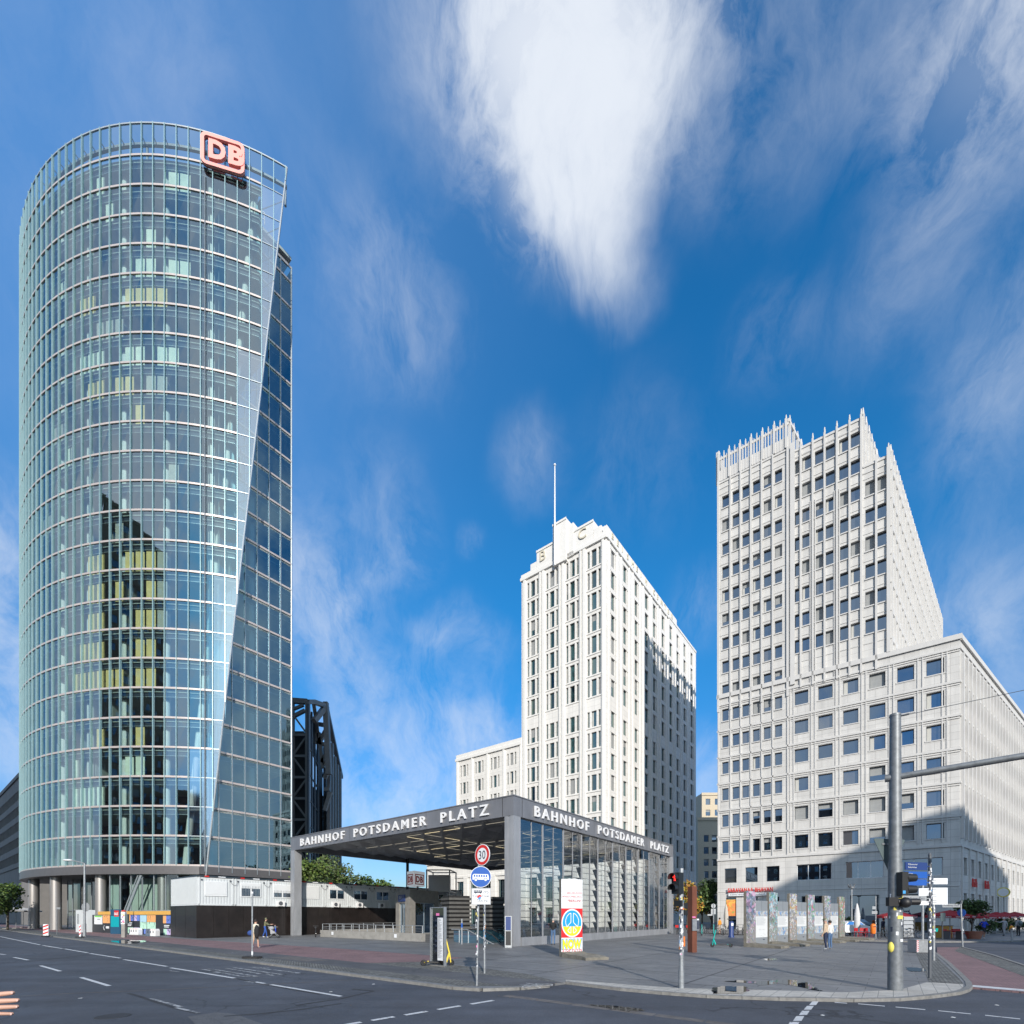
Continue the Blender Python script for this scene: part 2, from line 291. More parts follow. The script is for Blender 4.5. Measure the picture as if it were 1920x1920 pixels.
def road_mat(name, col, wear=None, under=(.07,.076,.088), wear_at=.50, sc=1.0):
    """worn asphalt (patches, cracks, stains, aggregate) or, with wear, road paint rubbed through to the asphalt"""
    m = bpy.data.materials.new(name); m.use_nodes = True; MATS[name] = m; nt = m.node_tree; N = nt.nodes; L = nt.links; b = N['Principled BSDF']; b.inputs['Roughness'].default_value = .82
    ge = N.new('ShaderNodeNewGeometry'); P = ge.outputs['Position']
    def noise(s, d=6, r=.6, dist=0, st=None, rot=0):
        v = P
        if st: q = N.new('ShaderNodeMapping'); q.inputs['Rotation'].default_value = (0,0,-rot); q.inputs['Scale'].default_value = st; L.new(P, q.inputs['Vector']); v = q.outputs[0]
        n = N.new('ShaderNodeTexNoise'); n.inputs['Scale'].default_value = s; n.inputs['Detail'].default_value = d; n.inputs['Roughness'].default_value = r; n.inputs['Distortion'].default_value = dist; L.new(v, n.inputs['Vector']); return n.outputs['Fac']
    def mr(v, a, c, lo, hi):
        q = N.new('ShaderNodeMapRange'); q.inputs['From Min'].default_value = a; q.inputs['From Max'].default_value = c; q.inputs['To Min'].default_value = lo; q.inputs['To Max'].default_value = hi; L.new(v, q.inputs['Value']); return q.outputs[0]
    rgb = N.new('ShaderNodeRGB'); rgb.outputs[0].default_value = tuple(under if wear else col)+(1,); src = rgb.outputs[0]
    def scale(v):
        nonlocal src
        q = N.new('ShaderNodeVectorMath'); q.operation = 'SCALE'; L.new(src, q.inputs[0]); L.new(v, q.inputs['Scale']); src = q.outputs[0]
    scale(mr(noise(.16*sc, 3), .38, .62, .84, 1.16)); scale(mr(noise(.9*sc, 8, .7), .3, .7, .84, 1.16)); scale(mr(noise(38, 3, .8), .25, .75, .62, 1.38))
    scale(mr(noise(.5, 5, .6, 0, (.12,1.6,1), math.atan2(U[1], U[0])), .42, .66, 1.1, .80))       # tyre-darkened tracks along the lanes
    vo = N.new('ShaderNodeTexVoronoi'); vo.feature = 'DISTANCE_TO_EDGE'; vo.inputs['Scale'].default_value = .33; wv = N.new('ShaderNodeVectorMath'); wv.operation = 'ADD'
    wn = N.new('ShaderNodeTexNoise'); wn.inputs['Scale'].default_value = 1.1; wn.inputs['Detail'].default_value = 6; L.new(P, wn.inputs['Vector']); L.new(P, wv.inputs[0]); L.new(wn.outputs['Color'], wv.inputs[1]); L.new(wv.outputs[0], vo.inputs['Vector'])
    crack = mr(vo.outputs['Distance'], .004, .012, .45, 1.0); mk = mr(noise(.22, 2), .50, .58, 0, 1)
    cm = N.new('ShaderNodeMix'); cm.data_type = 'FLOAT'; L.new(mk, cm.inputs['Factor']); cm.inputs[2].default_value = 1.0; L.new(crack, cm.inputs[3]); scale(cm.outputs[0])
    if wear:
        mx = N.new('ShaderNodeMix'); mx.data_type = 'RGBA'; L.new(mr(noise(7, 9, .78), wear_at-.04, wear_at+.05, 0, 1), mx.inputs['Factor']); mx.inputs['A'].default_value = tuple(col)+(1,); L.new(src, mx.inputs['B']); src = mx.outputs['Result']
    L.new(src, b.inputs['Base Color']); L.new(mr(noise(.5, 4), .35, .65, .70, .92), b.inputs['Roughness'])
    bp = N.new('ShaderNodeBump'); bp.inputs['Strength'].default_value = .5; bp.inputs['Distance'].default_value = .01; L.new(noise(70, 3, .7), bp.inputs['Height']); L.new(bp.outputs[0], b.inputs['Normal'])
def text_geo(body, bold, sp=None):
    k = (body, bold, sp)
    if k in TXT: return TXT[k]
    c = bpy.data.curves.new('t', 'FONT'); c.body = body; c.extrude = .5; c.offset = bold; c.resolution_u = 3; c.space_character = sp or (1.05 if bold < .02 else 1.12)
    o = bpy.data.objects.new('t', c); COL.objects.link(o)
    dg = bpy.context.evaluated_depsgraph_get(); dg.update()
    me = bpy.data.meshes.new_from_object(o.evaluated_get(dg))
    vs = [tuple(v.co) for v in me.vertices]; fs = [tuple(p.vertices) for p in me.polygons]
    bpy.data.objects.remove(o); bpy.data.curves.remove(c); bpy.data.meshes.remove(me)
    x0 = min(v[0] for v in vs); x1 = max(v[0] for v in vs); y0 = min(v[1] for v in vs); y1 = max(v[1] for v in vs)
    vs = [(v[0]-x0, v[1]-y0, v[2]+.5) for v in vs]
    TXT[k] = (vs, fs, x1-x0, y1-y0); return TXT[k]

def thing(name, label, cat, loc=(0,0,0), rz=0.0, group=None):
    o = bpy.data.objects.new(name, None); COL.objects.link(o); o.empty_display_size = .3
    loc = (loc[0], loc[1], loc[2] if len(loc) > 2 else 0)
    o.location = loc; o.rotation_euler = (0, 0, rz); o['label'] = label; o['category'] = cat
    if group: o['group'] = group
    WM[o.name] = Matrix.Translation(loc) @ Matrix.Rotation(rz, 4, 'Z')
    return o
def tag(o, label, cat, group=None, kind=None):
    o['label'] = label; o['category'] = cat
    if group: o['group'] = group
    if kind: o['kind'] = kind
    return o
def struct(o): o['kind'] = 'structure'; return o
def dup(root, loc, rz, label, group=None):
    """copy a thing with its parts and their sub-parts"""
    r = root.copy(); COL.objects.link(r); loc = (loc[0], loc[1], loc[2] if len(loc) > 2 else 0)
    r.location = loc; r.rotation_euler = (0, 0, rz); r['label'] = label
    if group: r['group'] = group
    def rec(src, dst):
        for ch in list(src.children):
            c = ch.copy(); COL.objects.link(c); c.parent = dst; rec(ch, c)
    rec(root, r)
    return r
def sub(ob, me_name, parent, loc, rz, source):
    """place a copy of mesh object 'source' as part of 'parent' at world loc / rotation"""
    c = source.copy(); COL.objects.link(c); c.parent = parent
    M = WM[parent.name].inverted() @ (Matrix.Translation(loc) @ Matrix.Rotation(rz, 4, 'Z'))
    c.matrix_local = M
    return c

def letters(parent, body, origin, right, up, m, width=None, height=None, depth=.02, bold=0.0, name='letter', sp=None):
    """lettering fixed to 'parent', one part per character"""
    vs, fs, w, h = text_geo(body, bold, sp)
    r = Vector(right).normalized(); u = Vector(up).normalized(); n = r.cross(u)
    sy = height/h if height else None; sx = width/w if width else sy
    if sy is None: sy = sx
    o = Vector(origin); P = [o+r*(x*sx)+u*(y*sy)+n*(z*depth) for (x, y, z) in vs]
    # union faces into islands, then merge islands that overlap along the line
    par = list(range(len(vs)))
    def find(a):
        while par[a] != a: par[a] = par[par[a]]; a = par[a]
        return a
    for f in fs:
        for i in f[1:]: par[find(i)] = find(f[0])
    isl = {}
    for i in range(len(vs)): isl.setdefault(find(i), []).append(i)
    iv = sorted([min(vs[i][0] for i in g), max(vs[i][0] for i in g), k] for k, g in isl.items() if len(g) > 2)
    groups = []
    for a, c, k in iv:
        if groups and a < groups[-1][1]-.01: groups[-1][1] = max(c, groups[-1][1]); groups[-1][2].append(k)
        else: groups.append([a, c, [k]])
    for a, c, ks in groups:
        ids = [i for k in ks for i in isl[k]]; mp = {i: j for j, i in enumerate(ids)}; s_ = set(ids)
        b = MB(); b.mesh([P[i] for i in ids], [tuple(mp[i] for i in f) for f in fs if f[0] in s_], 0); b.build(name, [m], parent)
# ================================================================ materials used by the setting
UANG = math.atan2(U[1], U[0])
road_mat('asphalt', (.068,.075,.092))
road_mat('asphalt_lane', (.095,.097,.104), sc=1.6)
mat('asphalt_cut', (.13,.12,.115), .9, var=.35, scale=4)
mat('asphalt_patch', (.034,.036,.042), .85, var=.3, scale=1.2, bump=.3, bscale=60)
patterned('plaza_slabs', ((.205,.206,.208),(.172,.174,.178)), scale=(1.2,.6), rot=-UANG, mortar=(.07,.07,.075), msize=.01, rough=.6, rvar=.16, var=.17, vscale=.35, big=(4.8,2.4,.04), bump=.15)
patterned('red_brick_paving', ((.26,.155,.155),(.21,.13,.135)), scale=(.2,.1), rot=-UANG, mortar=(.09,.075,.075), msize=.006, var=.18, vscale=.6)
patterned('cobbles', ((.24,.235,.22),(.11,.11,.105)), scale=(.11,.1), rot=-UANG+.5, mortar=(.05,.052,.045), msize=.012, var=.22, vscale=.8, bump=.8)
patterned('pale_pavers', ((.50,.475,.43),(.44,.415,.375)), scale=(.3,.3), rot=-UANG, mortar=(.2,.2,.19), msize=.008, var=.15, vscale=1.0, offset=0)
mat('kerb_granite', (.215,.21,.20), .8, var=.28, scale=6, bump=.3)
road_mat('paint', (.60,.61,.62), wear=1, wear_at=.60)
road_mat('worn_paint', (.42,.43,.44), wear=1, wear_at=.50)
mat('puddle_water', (.02,.022,.025), .015, var=0, spec=.9)
mat('leaf_litter', (.45,.24,.05), .9, var=.3)
mat('litter', (.7,.7,.68), .8, var=.1)

# ================================================================ ground
def flat(poly, z, m, name, kind='structure', parent=None):
    b = MB()
    a = sum(poly[i][0]*poly[(i+1)%len(poly)][1]-poly[(i+1)%len(poly)][0]*poly[i][1] for i in range(len(poly)))
    if a < 0: poly = poly[::-1]
    b.face([(x, y, z) for (x, y) in poly]); o = b.build(name, m, parent)
    if kind: o['kind'] = kind
    return o
flat([(-2500,-2500),(2500,-2500),(2500,3500),(-2500,3500)], -.07, 'asphalt', 'road')

# raised paved square: front edge follows the kerb line, then the curved corner, then the side street
corner = [G(1061,1841), G(1162,1853), G(1240,1860), G(1324,1866), G(1460,1871), G(1600,1873.5), G(1686,1872), G(1740,1867.5), G(1775,1863.5), G(1800,1860), G(1816,1855), G(1822,1850)]
island_r = [G(1820,1842), G(1806,1828), G(1782,1806), G(1757,1787)]
# everything inside: plaza sheet as a prism with a kerb face
plaza = [SN(140,0), SN(2.0,0), SN(1.2,.25), SN(.55,1.0), SN(.2,1.9)] + corner + island_r + [G(1745,1775), D(1600,36.2), D(1480,43), D(1300,55), D(1150,300), (-200,300), SN(140,60)]
b = MB(); b.prism(plaza, -.4, 0.0, 0); struct(b.build('plaza', ['plaza_slabs']))
# right-hand pavement beside the side street and ground under the buildings
rp = [G(1822,1849), G(1920,1857), G(2100,1876), G(2100,1850), G(1920,1810), G(1860,1790), G(1800,1774), G(1760,1773.5)]
b = MB(); b.prism([G(1822,1849.5), G(1920,1858), G(2150,1880), G(2150,1862), G(1920,1811), G(1860,1791), G(1800,1775), G(1757,1775), G(1757,1787), G(1806,1828)], -.4, -.03); struct(b.build('cycle_path', ['red_brick_paving']))
cob = [G(1800,1775), G(1860,1791), G(1920,1811), G(2150,1862), G(2150,1880), G(1960,1836), G(1920,1829), G(1850,1803), G(1790,1782)]
flat(cob, -.024, 'cobbles', 'cobble_strip')
# far pavement in front of the right-hand building
far = [D(1250,62), D(1300,58), D(1480,45), D(1600,39), D(1740,36.8), D(1890,37.5), D(1960,41), D(2600,75), (300,200), (300,300), D(1250,300)]
b = MB(); b.prism(far, -.4, .012); struct(b.build('pavement', ['plaza_slabs']))
b = MB()
for i in range(2, 8):
    p, q = far[i-1], far[i]; dd = nrm2((q[0]-p[0], q[1]-p[1])); l = math.hypot(q[0]-p[0], q[1]-p[1])
    b.obox(p, dd, 0, l, -.02, .16, -.3, .03)
struct(b.build('far_kerb', ['kerb_granite']))

# strips of paving along the main road (s = along, n = from the kerb)
z1, z2 = .004, .008
flat([SN(140,0.16), SN(2.0,0.16), SN(.8,1.05), SN(140,1.05)], z1, 'cobbles', 'cobble_strip')
flat([SN(140,1.05), SN(.8,1.05), SN(.3,1.85), SN(.1,2.5), SN(140,2.5)], z1, 'asphalt_lane', 'cycle_path')
flat([SN(140,2.5), SN(9.6,2.5), SN(8.1,4.6), SN(8.2,6.8), SN(18,6.8), SN(43,5.4), SN(58,5.4), SN(140,5.4)], z1, 'red_brick_paving', 'footpath')
flat([SN(.05,2.5), SN(9.6,2.5), SN(8.1,4.5), SN(5.9,4.2), SN(2.2,3.6)], z1, 'cobbles', 'cobble_strip')
flat([SN(15.6,1.25), SN(12.2,1.25), SN(12.0,2.2), SN(15.2,2.3)], z2, 'asphalt_cut', 'paving_patch')
# pale paver band round the corner
inner = [G(1061,1837), G(1162,1845), G(1277,1853), G(1420,1856), G(1580,1861), G(1686,1856), G(1739,1841.5), G(1742,1842), G(1806,1845.6)]
flat([G(1061,1840.5), G(1162,1852), G(1240,1859), G(1324,1864.6), G(1460,1869.3), G(1600,1871.6), G(1686,1870), G(1740,1865.5), G(1775,1861.5), G(1797,1857), G(1806,1851)] + inner[::-1], z1, 'pale_pavers', 'footpath')
flat([G(1742,1841.5), G(1806,1845), G(1800,1836), G(1762,1800), G(1746,1784), G(1716,1785), G(1722,1798)], z1, 'cobbles', 'cobble_strip')
# kerb stones
def kerbline(pts, w, name, z0=-.3, zt=.012, m='kerb_granite'):
    b = MB()
    for i in range(len(pts)-1):
        p, q = pts[i], pts[i+1]; dd = nrm2((q[0]-p[0], q[1]-p[1])); l = math.hypot(q[0]-p[0], q[1]-p[1]); n = max(1, int(round(l/1.0)))
        for k in range(n):
            if l/n > 12: continue
            b.obox(p, dd, k*l/n+.006, (k+1)*l/n-.006, -w*.15, w*.85, z0, zt+random.uniform(-.003,.003))
    return struct(b.build(name, [m]))
kerbline([SN(.2,1.9), SN(.55,1.0), SN(1.2,.2), SN(2.0,-.02), SN(75,-.02)][::-1], .16, 'kerb')
kerbline((corner+island_r)[::-1], .14, 'kerb', zt=.012)
kerbline([G(2150,1862,-.03), G(1920,1811,-.03), G(1860,1791,-.03), G(1800,1775,-.03)], .14, 'kerb', zt=-.012)
# gutter seam that carries straight on across the junction
b = MB()
for k in range(9): b.obox(SN(-k*1.0+.2, 0), (-U[0], -U[1]), 0, .95, -.12, .12, -.2, -.066)
struct(b.build('gutter_stones', ['asphalt_cut']))

# ---- painted markings and repairs on the road
def quadpx(pts, z, m, name):
    return flat([G(x, y, z) for (x, y) in pts], z, m, name)
zr = -.064
def dash(b, s0, s1, n, w, z=zr):
    p = SN(s0, n); b.face([(*SN(s0,n-w/2),z),(*SN(s1,n-w/2),z),(*SN(s1,n+w/2),z),(*SN(s0,n+w/2),z)])
def sn_px(x, y): return toSN(*G(x, y, zr))
b = MB()
for (x0,y0,x1,y1,w) in ((0,1756,75,1771.5,.13),(80,1772.5,117,1778.5,.13),(121,1779,165,1786.5,.13),(168,1787.5,226,1796.5,.13),(232,1799,313,1812,.13),(320,1814.5,440,1834,.13),(478,1841,497,1844,.12),(508,1846,640,1868,.12),
                      (26,1795,53,1800,.12),(76,1810.5,113,1821,.12),(152,1832.5,205,1848.5,.12),(-30,1785,10,1790,.12)):
    s0, n0 = sn_px(x0, y0); s1, n1 = sn_px(x1, y1); n = (n0+n1)/2
    b.face([(*SN(s0,n0-w/2),zr),(*SN(s1,n1-w/2),zr),(*SN(s1,n1+w/2),zr),(*SN(s0,n0+w/2),zr)][::-1])
struct(b.build('lane_markings', ['paint']))
b = MB()     # the dashed line across the junction, bottom centre
for k in range(7):
    x0 = 925-k*62; y0 = 1875.6+k*10.2
    s = [G(x0,y0,zr), G(x0-42,y0+7,zr)]; 
    dd = nrm2((s[1][0]-s[0][0], s[1][1]-s[0][1])); l = math.hypot(s[1][0]-s[0][0], s[1][1]-s[0][1]); n = (-dd[1]*.065, dd[0]*.065)
    b.face([(s[0][0]+n[0],s[0][1]+n[1],zr),(s[1][0]+n[0],s[1][1]+n[1],zr),(s[1][0]-n[0],s[1][1]-n[1],zr),(s[0][0]-n[0],s[0][1]-n[1],zr)])
for (x0,y0,x1,y1) in ((1565,1879.5,1588,1881),(1609,1882,1659,1886.5),(1679,1888,1735,1893),(1759,1895,1820,1901),(1847,1903.5,1913,1910.5),(1935,1912,1990,1919)):
    s = [G(x0,y0,zr), G(x1,y1,zr)]; dd = nrm2((s[1][0]-s[0][0], s[1][1]-s[0][1])); n = (-dd[1]*.05, dd[0]*.05)
    b.face([(s[0][0]+n[0],s[0][1]+n[1],zr),(s[0][0]-n[0],s[0][1]-n[1],zr),(s[1][0]-n[0],s[1][1]-n[1],zr),(s[1][0]+n[0],s[1][1]+n[1],zr)])
for (xa, xb, y0, y1) in ((1519,1535,1877.5,1884.5),(1509,1526,1886,1893),(1500,1518,1895,1903),(1489,1508,1905,1914),(1477,1499,1916,1926)):
    b.face([(*G(xa-2,y1,zr),zr),(*G(xb-5,y1,zr),zr),(*G(xb,y0,zr),zr),(*G(xa+4,y0,zr),zr)])
struct(b.build('junction_markings', ['paint']))
quadpx([(1822,1850),(1920,1858.5),(1920,1855),(1824,1846.8)], -.024, 'paint', 'path_end_line')
# worn lettering in the bus lane
b = MB()
def stroke(b, pts, w=.07, z=zr):
    for i in range(len(pts)-1):
        a, c = SN(*pts[i]), SN(*pts[i+1]); dd = nrm2((c[0]-a[0], c[1]-a[1])); n = (-dd[1]*w, dd[0]*w)
        q = [(a[0]+n[0],a[1]+n[1],z),(c[0]+n[0],c[1]+n[1],z),(c[0]-n[0],c[1]-n[1],z),(a[0]-n[0],a[1]-n[1],z)]; b.face(q[::-1])
for (x0,y0,x1,y1) in ((378,1817,456,1831),(398,1817,484,1831),(422,1815,490,1826),(438,1814,528,1827),(466,1813,570,1825),(378,1817,400,1817),(400,1824,420,1824),(456,1831,484,1831),(500,1826,512,1829),(470,1813,505,1815),(545,1824,570,1825)):
    stroke(b, [sn_px(x0,y0), sn_px(x1,y1)], .055)
struct(b.build('worn_lane_letters', ['worn_paint']))
b = MB()     # ghost markings
for (x0,y0,x1,y1) in ((283,1872,340,1888),(330,1889,372,1899),(100,1777,96,1778),(318,1820,336,1822),(460,1840,478,1842),(85,1774,96,1776)):
    stroke(b, [sn_px(x0,y0), sn_px(x1,y1)], .045)
struct(b.build('faded_markings', ['worn_paint']))
# saw-cut repair line right across the lanes, tar seams, patch
b = MB()
pts = [(38,1867.5),(140,1862),(260,1857.5),(380,1851.5),(520,1844.5),(640,1838),(700,1836)]
for i in range(len(pts)-1): stroke(b, [sn_px(*pts[i]), sn_px(*pts[i+1])], .035, -.0655)
struct(b.build('repair_seam', ['asphalt_cut']))
b = MB()
for pl in ([(240,1862),(262,1868),(290,1878),(330,1890),(372,1900)],[(640,1881),(560,1893),(480,1901),(420,1905)],[(0,1806),(50,1803),(100,1798),(165,1790)],[(430,1832),(470,1840),(520,1850),(600,1864)],[(560,1884),(640,1872),(700,1858),(660,1854)]):
    stroke(b, [sn_px(*q) for q in pl], .05, -.0663)
struct(b.build('tar_seams', ['asphalt_patch']))
quadpx([(352,1906),(404,1898),(440,1901),(520,1930),(380,1934)], -.0672, 'asphalt_lane', 'road_patch')
b = MB()
for (x, y, r_) in ((212,1905,.30),):
    q = G(x, y, zr); b.tube((*q,-.1), (*q,-.0635), r_, n=24, smooth=False)
struct(b.build('manhole_covers', ['asphalt_patch']))
# asphalt apron of the crossing, between the gutter seam and the square
# bicycle symbol on the cycle path
b = MB()
cx, cn = toSN(*G(1003,1847.5, z2))
def ring(b, s, n, rs, rn, w, z):
    K = 20
    for i in range(K):
        t0, t1 = 2*math.pi*i/K, 2*math.pi*(i+1)/K
        q = [(*SN(s+rs*math.cos(t0), n+rn*math.sin(t0)),z),(*SN(s+rs*math.cos(t1), n+rn*math.sin(t1)),z),(*SN(s+(rs-w)*math.cos(t1), n+(rn-w)*math.sin(t1)),z),(*SN(s+(rs-w)*math.cos(t0), n+(rn-w)*math.sin(t0)),z)]
        b.face(q[::-1])
def bike_symbol(b, s, n, k, z):
    ring(b, s-.02*k, n-.42*k, .38*k, .26*k, .035*k, z); ring(b, s-.02*k, n+.42*k, .38*k, .26*k, .035*k, z)
    for l in ([(s,n-.42*k),(s+.5*k,n-.2*k),(s+.5*k,n+.25*k),(s,n+.42*k)],[(s+.5*k,n-.2*k),(s,n+.05*k),(s+.5*k,n+.25*k)],[(s+.5*k,n-.2*k),(s+.68*k,n-.22*k)],[(s+.5*k,n+.25*k),(s+.75*k,n+.3*k)]): stroke(b, l, .018*k, z)
bike_symbol(b, cx-.1, cn-.02, .75, z2+.003)
struct(b.build('bicycle_symbol', ['paint']))
b = MB(); q = toSN(*G(430,1787,z2)); bike_symbol(b, q[0], 1.75, .8, z2+.003); struct(b.build('bicycle_symbol', ['worn_paint']))

# puddles
def puddle(pts, z=.0065, name='puddle'):
    c = Vector((sum(p[0] for p in pts)/len(pts), sum(p[1] for p in pts)/len(pts)))
    out = []
    n = len(pts)
    ph = [random.random()*6.28 for _ in range(5)]
    P_ = [Vector(q) for q in pts]
    for i in range(n):
        p0, p1, p2, p3 = P_[i-1], P_[i], P_[(i+1)%n], P_[(i+2)%n]
        for k in range(8):
            t = k/8; p = .5*((2*p1)+(p2-p0)*t+(2*p0-5*p1+4*p2-p3)*t*t+(3*p1-p0-3*p2+p3)*t**3); d = p-c; u_ = (i+t)/n*6.283
            out.append(tuple(c+d*(1+.09*math.sin(3*u_+ph[0])+.07*math.sin(7*u_+ph[1])+.05*math.sin(13*u_+ph[2])+.035*math.sin(23*u_+ph[3]))))
    o = flat(out, z, 'puddle_water', name); return o
puddle([G(x,y) for (x,y) in ((1340,1853),(1362,1849.5),(1396,1850.5),(1399,1859),(1388,1864),(1342,1862),(1333,1857))], .012)
puddle([G(x,y) for (x,y) in ((1370,1841),(1386,1838),(1412,1840),(1460,1837),(1500,1839),(1512,1845),(1540,1855),(1534,1858),(1500,1851),(1460,1845),(1428,1848),(1405,1844))])
puddle([G(x,y) for (x,y) in ((1433,1798),(1455,1797),(1452,1800.5),(1436,1800.5))])
puddle([G(x,y) for (x,y) in ((206,1764.2),(236,1763.2),(272,1763.6),(268,1766.5),(246,1770),(214,1766.5))], .012)
puddle([G(x,y) for (x,y) in ((1700,1814.5),(1730,1815.5),(1731,1822),(1705,1820.5))])
puddle([G(x,y,zr) for (x,y) in ((1105,1884.5),(1160,1886.5),(1204,1893),(1180,1897),(1140,1890.5))], -.060)
# bits of litter and fallen leaves
b = MB()
for k in range(60):
    s, n = random.uniform(-1, 46), random.uniform(-.42, .0)+(random.random() < .35)*random.uniform(-4, 7)
    z = zr+.004 if n < -.02 else .014; x, y = SN(s, n); r = random.uniform(.02,.045); t = random.random()*3; 
    b.face([(x+r*math.cos(t+a), y+r*.7*math.sin(t+a), z+.004*(a > 3)) for a in (0,1.6,3.1,4.7)])
struct(b.build('fallen_leaves', ['leaf_litter']))['kind'] = 'stuff'
b = MB()
for (x,y) in ((1246,1756),(1256,1766),(1592,1784),(1870,1885),(1788,1908),(1543,1904),(1705,1780),(150,1872),(620,1860),(700,1846)):
    p = G(x,y,0 if y < 1850 else zr); z = .012 if y < 1850 else zr+.004
    b.face([(p[0]+.05,p[1],z),(p[0]+.02,p[1]+.05,z+.005),(p[0]-.05,p[1]+.02,z),(p[0]-.02,p[1]-.05,z)])
o = b.build('paper_scraps', ['litter']); o['kind'] = 'stuff'
# ================================================================ building materials
stone('white_stone', (.81,.79,.755), math.atan2(U[1], U[0]), 1.37, .89, tone=.04, streak=.06)
mat('white_stone_trim', (.80,.785,.755), .8, var=.05, scale=2)
stone('grey_stone', (.62,.61,.59), math.atan2(-.5969, .8023), 1.3, .8, tone=.055, streak=.11)
mat('grey_stone_trim', (.59,.58,.565), .8, var=.06, scale=2, stretch=(1,1,.3))
mat('stone_recess', (.40,.39,.37), .85, var=.08)
mat('frame_dark', (.10,.11,.125), .5, var=0)
mat('frame_steel', (.42,.47,.50), .38, metal=.6, var=.05)
mat('frame_white', (.75,.76,.77), .5, var=0)
mat('roof_grey', (.25,.25,.26), .9)
mat('gold', (.74,.68,.54), .5, metal=.1, var=0)
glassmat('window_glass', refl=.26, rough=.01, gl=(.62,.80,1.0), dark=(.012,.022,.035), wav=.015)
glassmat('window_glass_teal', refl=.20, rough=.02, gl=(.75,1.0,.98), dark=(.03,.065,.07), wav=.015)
mat('blind_grey', (.30,.31,.31), .7, var=.1)
mat('dark_room', (.02,.02,.024), .9, var=0)

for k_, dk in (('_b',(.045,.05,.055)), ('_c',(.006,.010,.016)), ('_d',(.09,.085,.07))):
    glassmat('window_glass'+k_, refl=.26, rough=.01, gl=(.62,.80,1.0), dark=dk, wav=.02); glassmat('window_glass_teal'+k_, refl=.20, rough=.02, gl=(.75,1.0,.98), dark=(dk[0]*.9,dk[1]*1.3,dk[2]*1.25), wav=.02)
mat('curtain_white', (.50,.50,.47), .8, var=.15, scale=6, stretch=(6,6,.2))
def add_windows(root, wins, name, gl, frm, blind=None, cap=100, mull=0, sill=True):
    """wins: (x, y, z, rz, w, h) with x,y,z the lower-left corner of the opening at pane depth; the 100 that show largest become parts"""
    def size(t):
        dx, dy = t[0], t[1]; dd = math.hypot(dx, dy); nx, ny = math.sin(t[3]), -math.cos(t[3])
        return t[4]*t[5]*max(.02, -(dx*nx+dy*ny)/dd)/(dd*dd)
    wins = sorted(wins, key=size, reverse=True)
    cache = {}
    def geo(b, M, w, h, part, k=0, gv=0, cu=0):
        T = lambda q: [M @ Vector(p) for p in q]
        def bx(x0,x1,y0,y1,z0,z1,m):
            b.hexa(T([(x0,y0,z0),(x1,y0,z0),(x1,y1,z0),(x0,y1,z0),(x0,y0,z1),(x1,y0,z1),(x1,y1,z1),(x0,y1,z1)]), m)
        f = .045 if w < 1.2 else .06
        if part != 'pane':
            bx(0,f,-.05,.04,0,h,0); bx(w-f,w,-.05,.04,0,h,0); bx(f,w-f,-.05,.04,0,f,0); bx(f,w-f,-.05,.04,h-f,h,0)
            for i in range(mull): x = w*(i+1)/(mull+1); bx(x-.04,x+.04,-.05,.04,f,h-f,0)
            if sill: bx(-.03,w+.03,-.16,-.052,-.07,0.0,0)
        if part != 'frame':
            b.face(T([(f,0,f),(w-f,0,f),(w-f,0,h-f),(f,0,h-f)]), (1,3,4,5)[gv])
            if cu: q_ = f+(w-2*f)*.28; b.face(T([(f,-.011,f),(q_,-.011,f),(q_,-.011,h-f),(f,-.011,h-f)]), 6)
            if k > .01: b.face(T([(f,-.012,h-f-(h-2*f)*k),(w-f,-.012,h-f-(h-2*f)*k),(w-f,-.012,h-f),(f,-.012,h-f)]), 2)
    VR = [gl]+([gl+'_b', gl+'_c', gl+'_d'] if gl.startswith('window_glass') else [gl]*3); rest = MB(); mats = [frm, gl, blind or 'blind_grey', VR[1], VR[2], VR[3], 'curtain_white']
    for i, t in enumerate(wins):
        M = Matrix.Translation(t[:3]) @ Matrix.Rotation(t[3], 4, 'Z'); r = random.random()
        k = 0 if (not blind or r > .22) else random.choice((.35, .6, .98, .98)); gv = random.choices((0,1,2,3), (5,3,3,1))[0]; cu = 1 if blind and random.random() < .12 else 0
        if i < cap:
            key = (round(t[4],2), round(t[5],2), k, gv, cu)
            if key not in cache:
                fm = MB(); geo(fm, Matrix.Identity(4), t[4], t[5], 'frame'); fo = fm.build(name, [frm])
                pm = MB(); geo(pm, Matrix.Identity(4), t[4], t[5], 'pane', k, gv, cu); po = pm.build('pane', mats)
                cache[key] = (fo.data, po.data); bpy.data.objects.remove(fo); bpy.data.objects.remove(po)
            fo = bpy.data.objects.new(name, cache[key][0]); COL.objects.link(fo); fo.parent = root; fo.matrix_local = WM[root.name].inverted() @ M
            po = bpy.data.objects.new('pane', cache[key][1]); COL.objects.link(po); po.parent = fo
        else: geo(rest, M, t[4], t[5], 'all', k, gv, cu)
    if rest.v: rest.build(name, mats, root, kind='stuff')

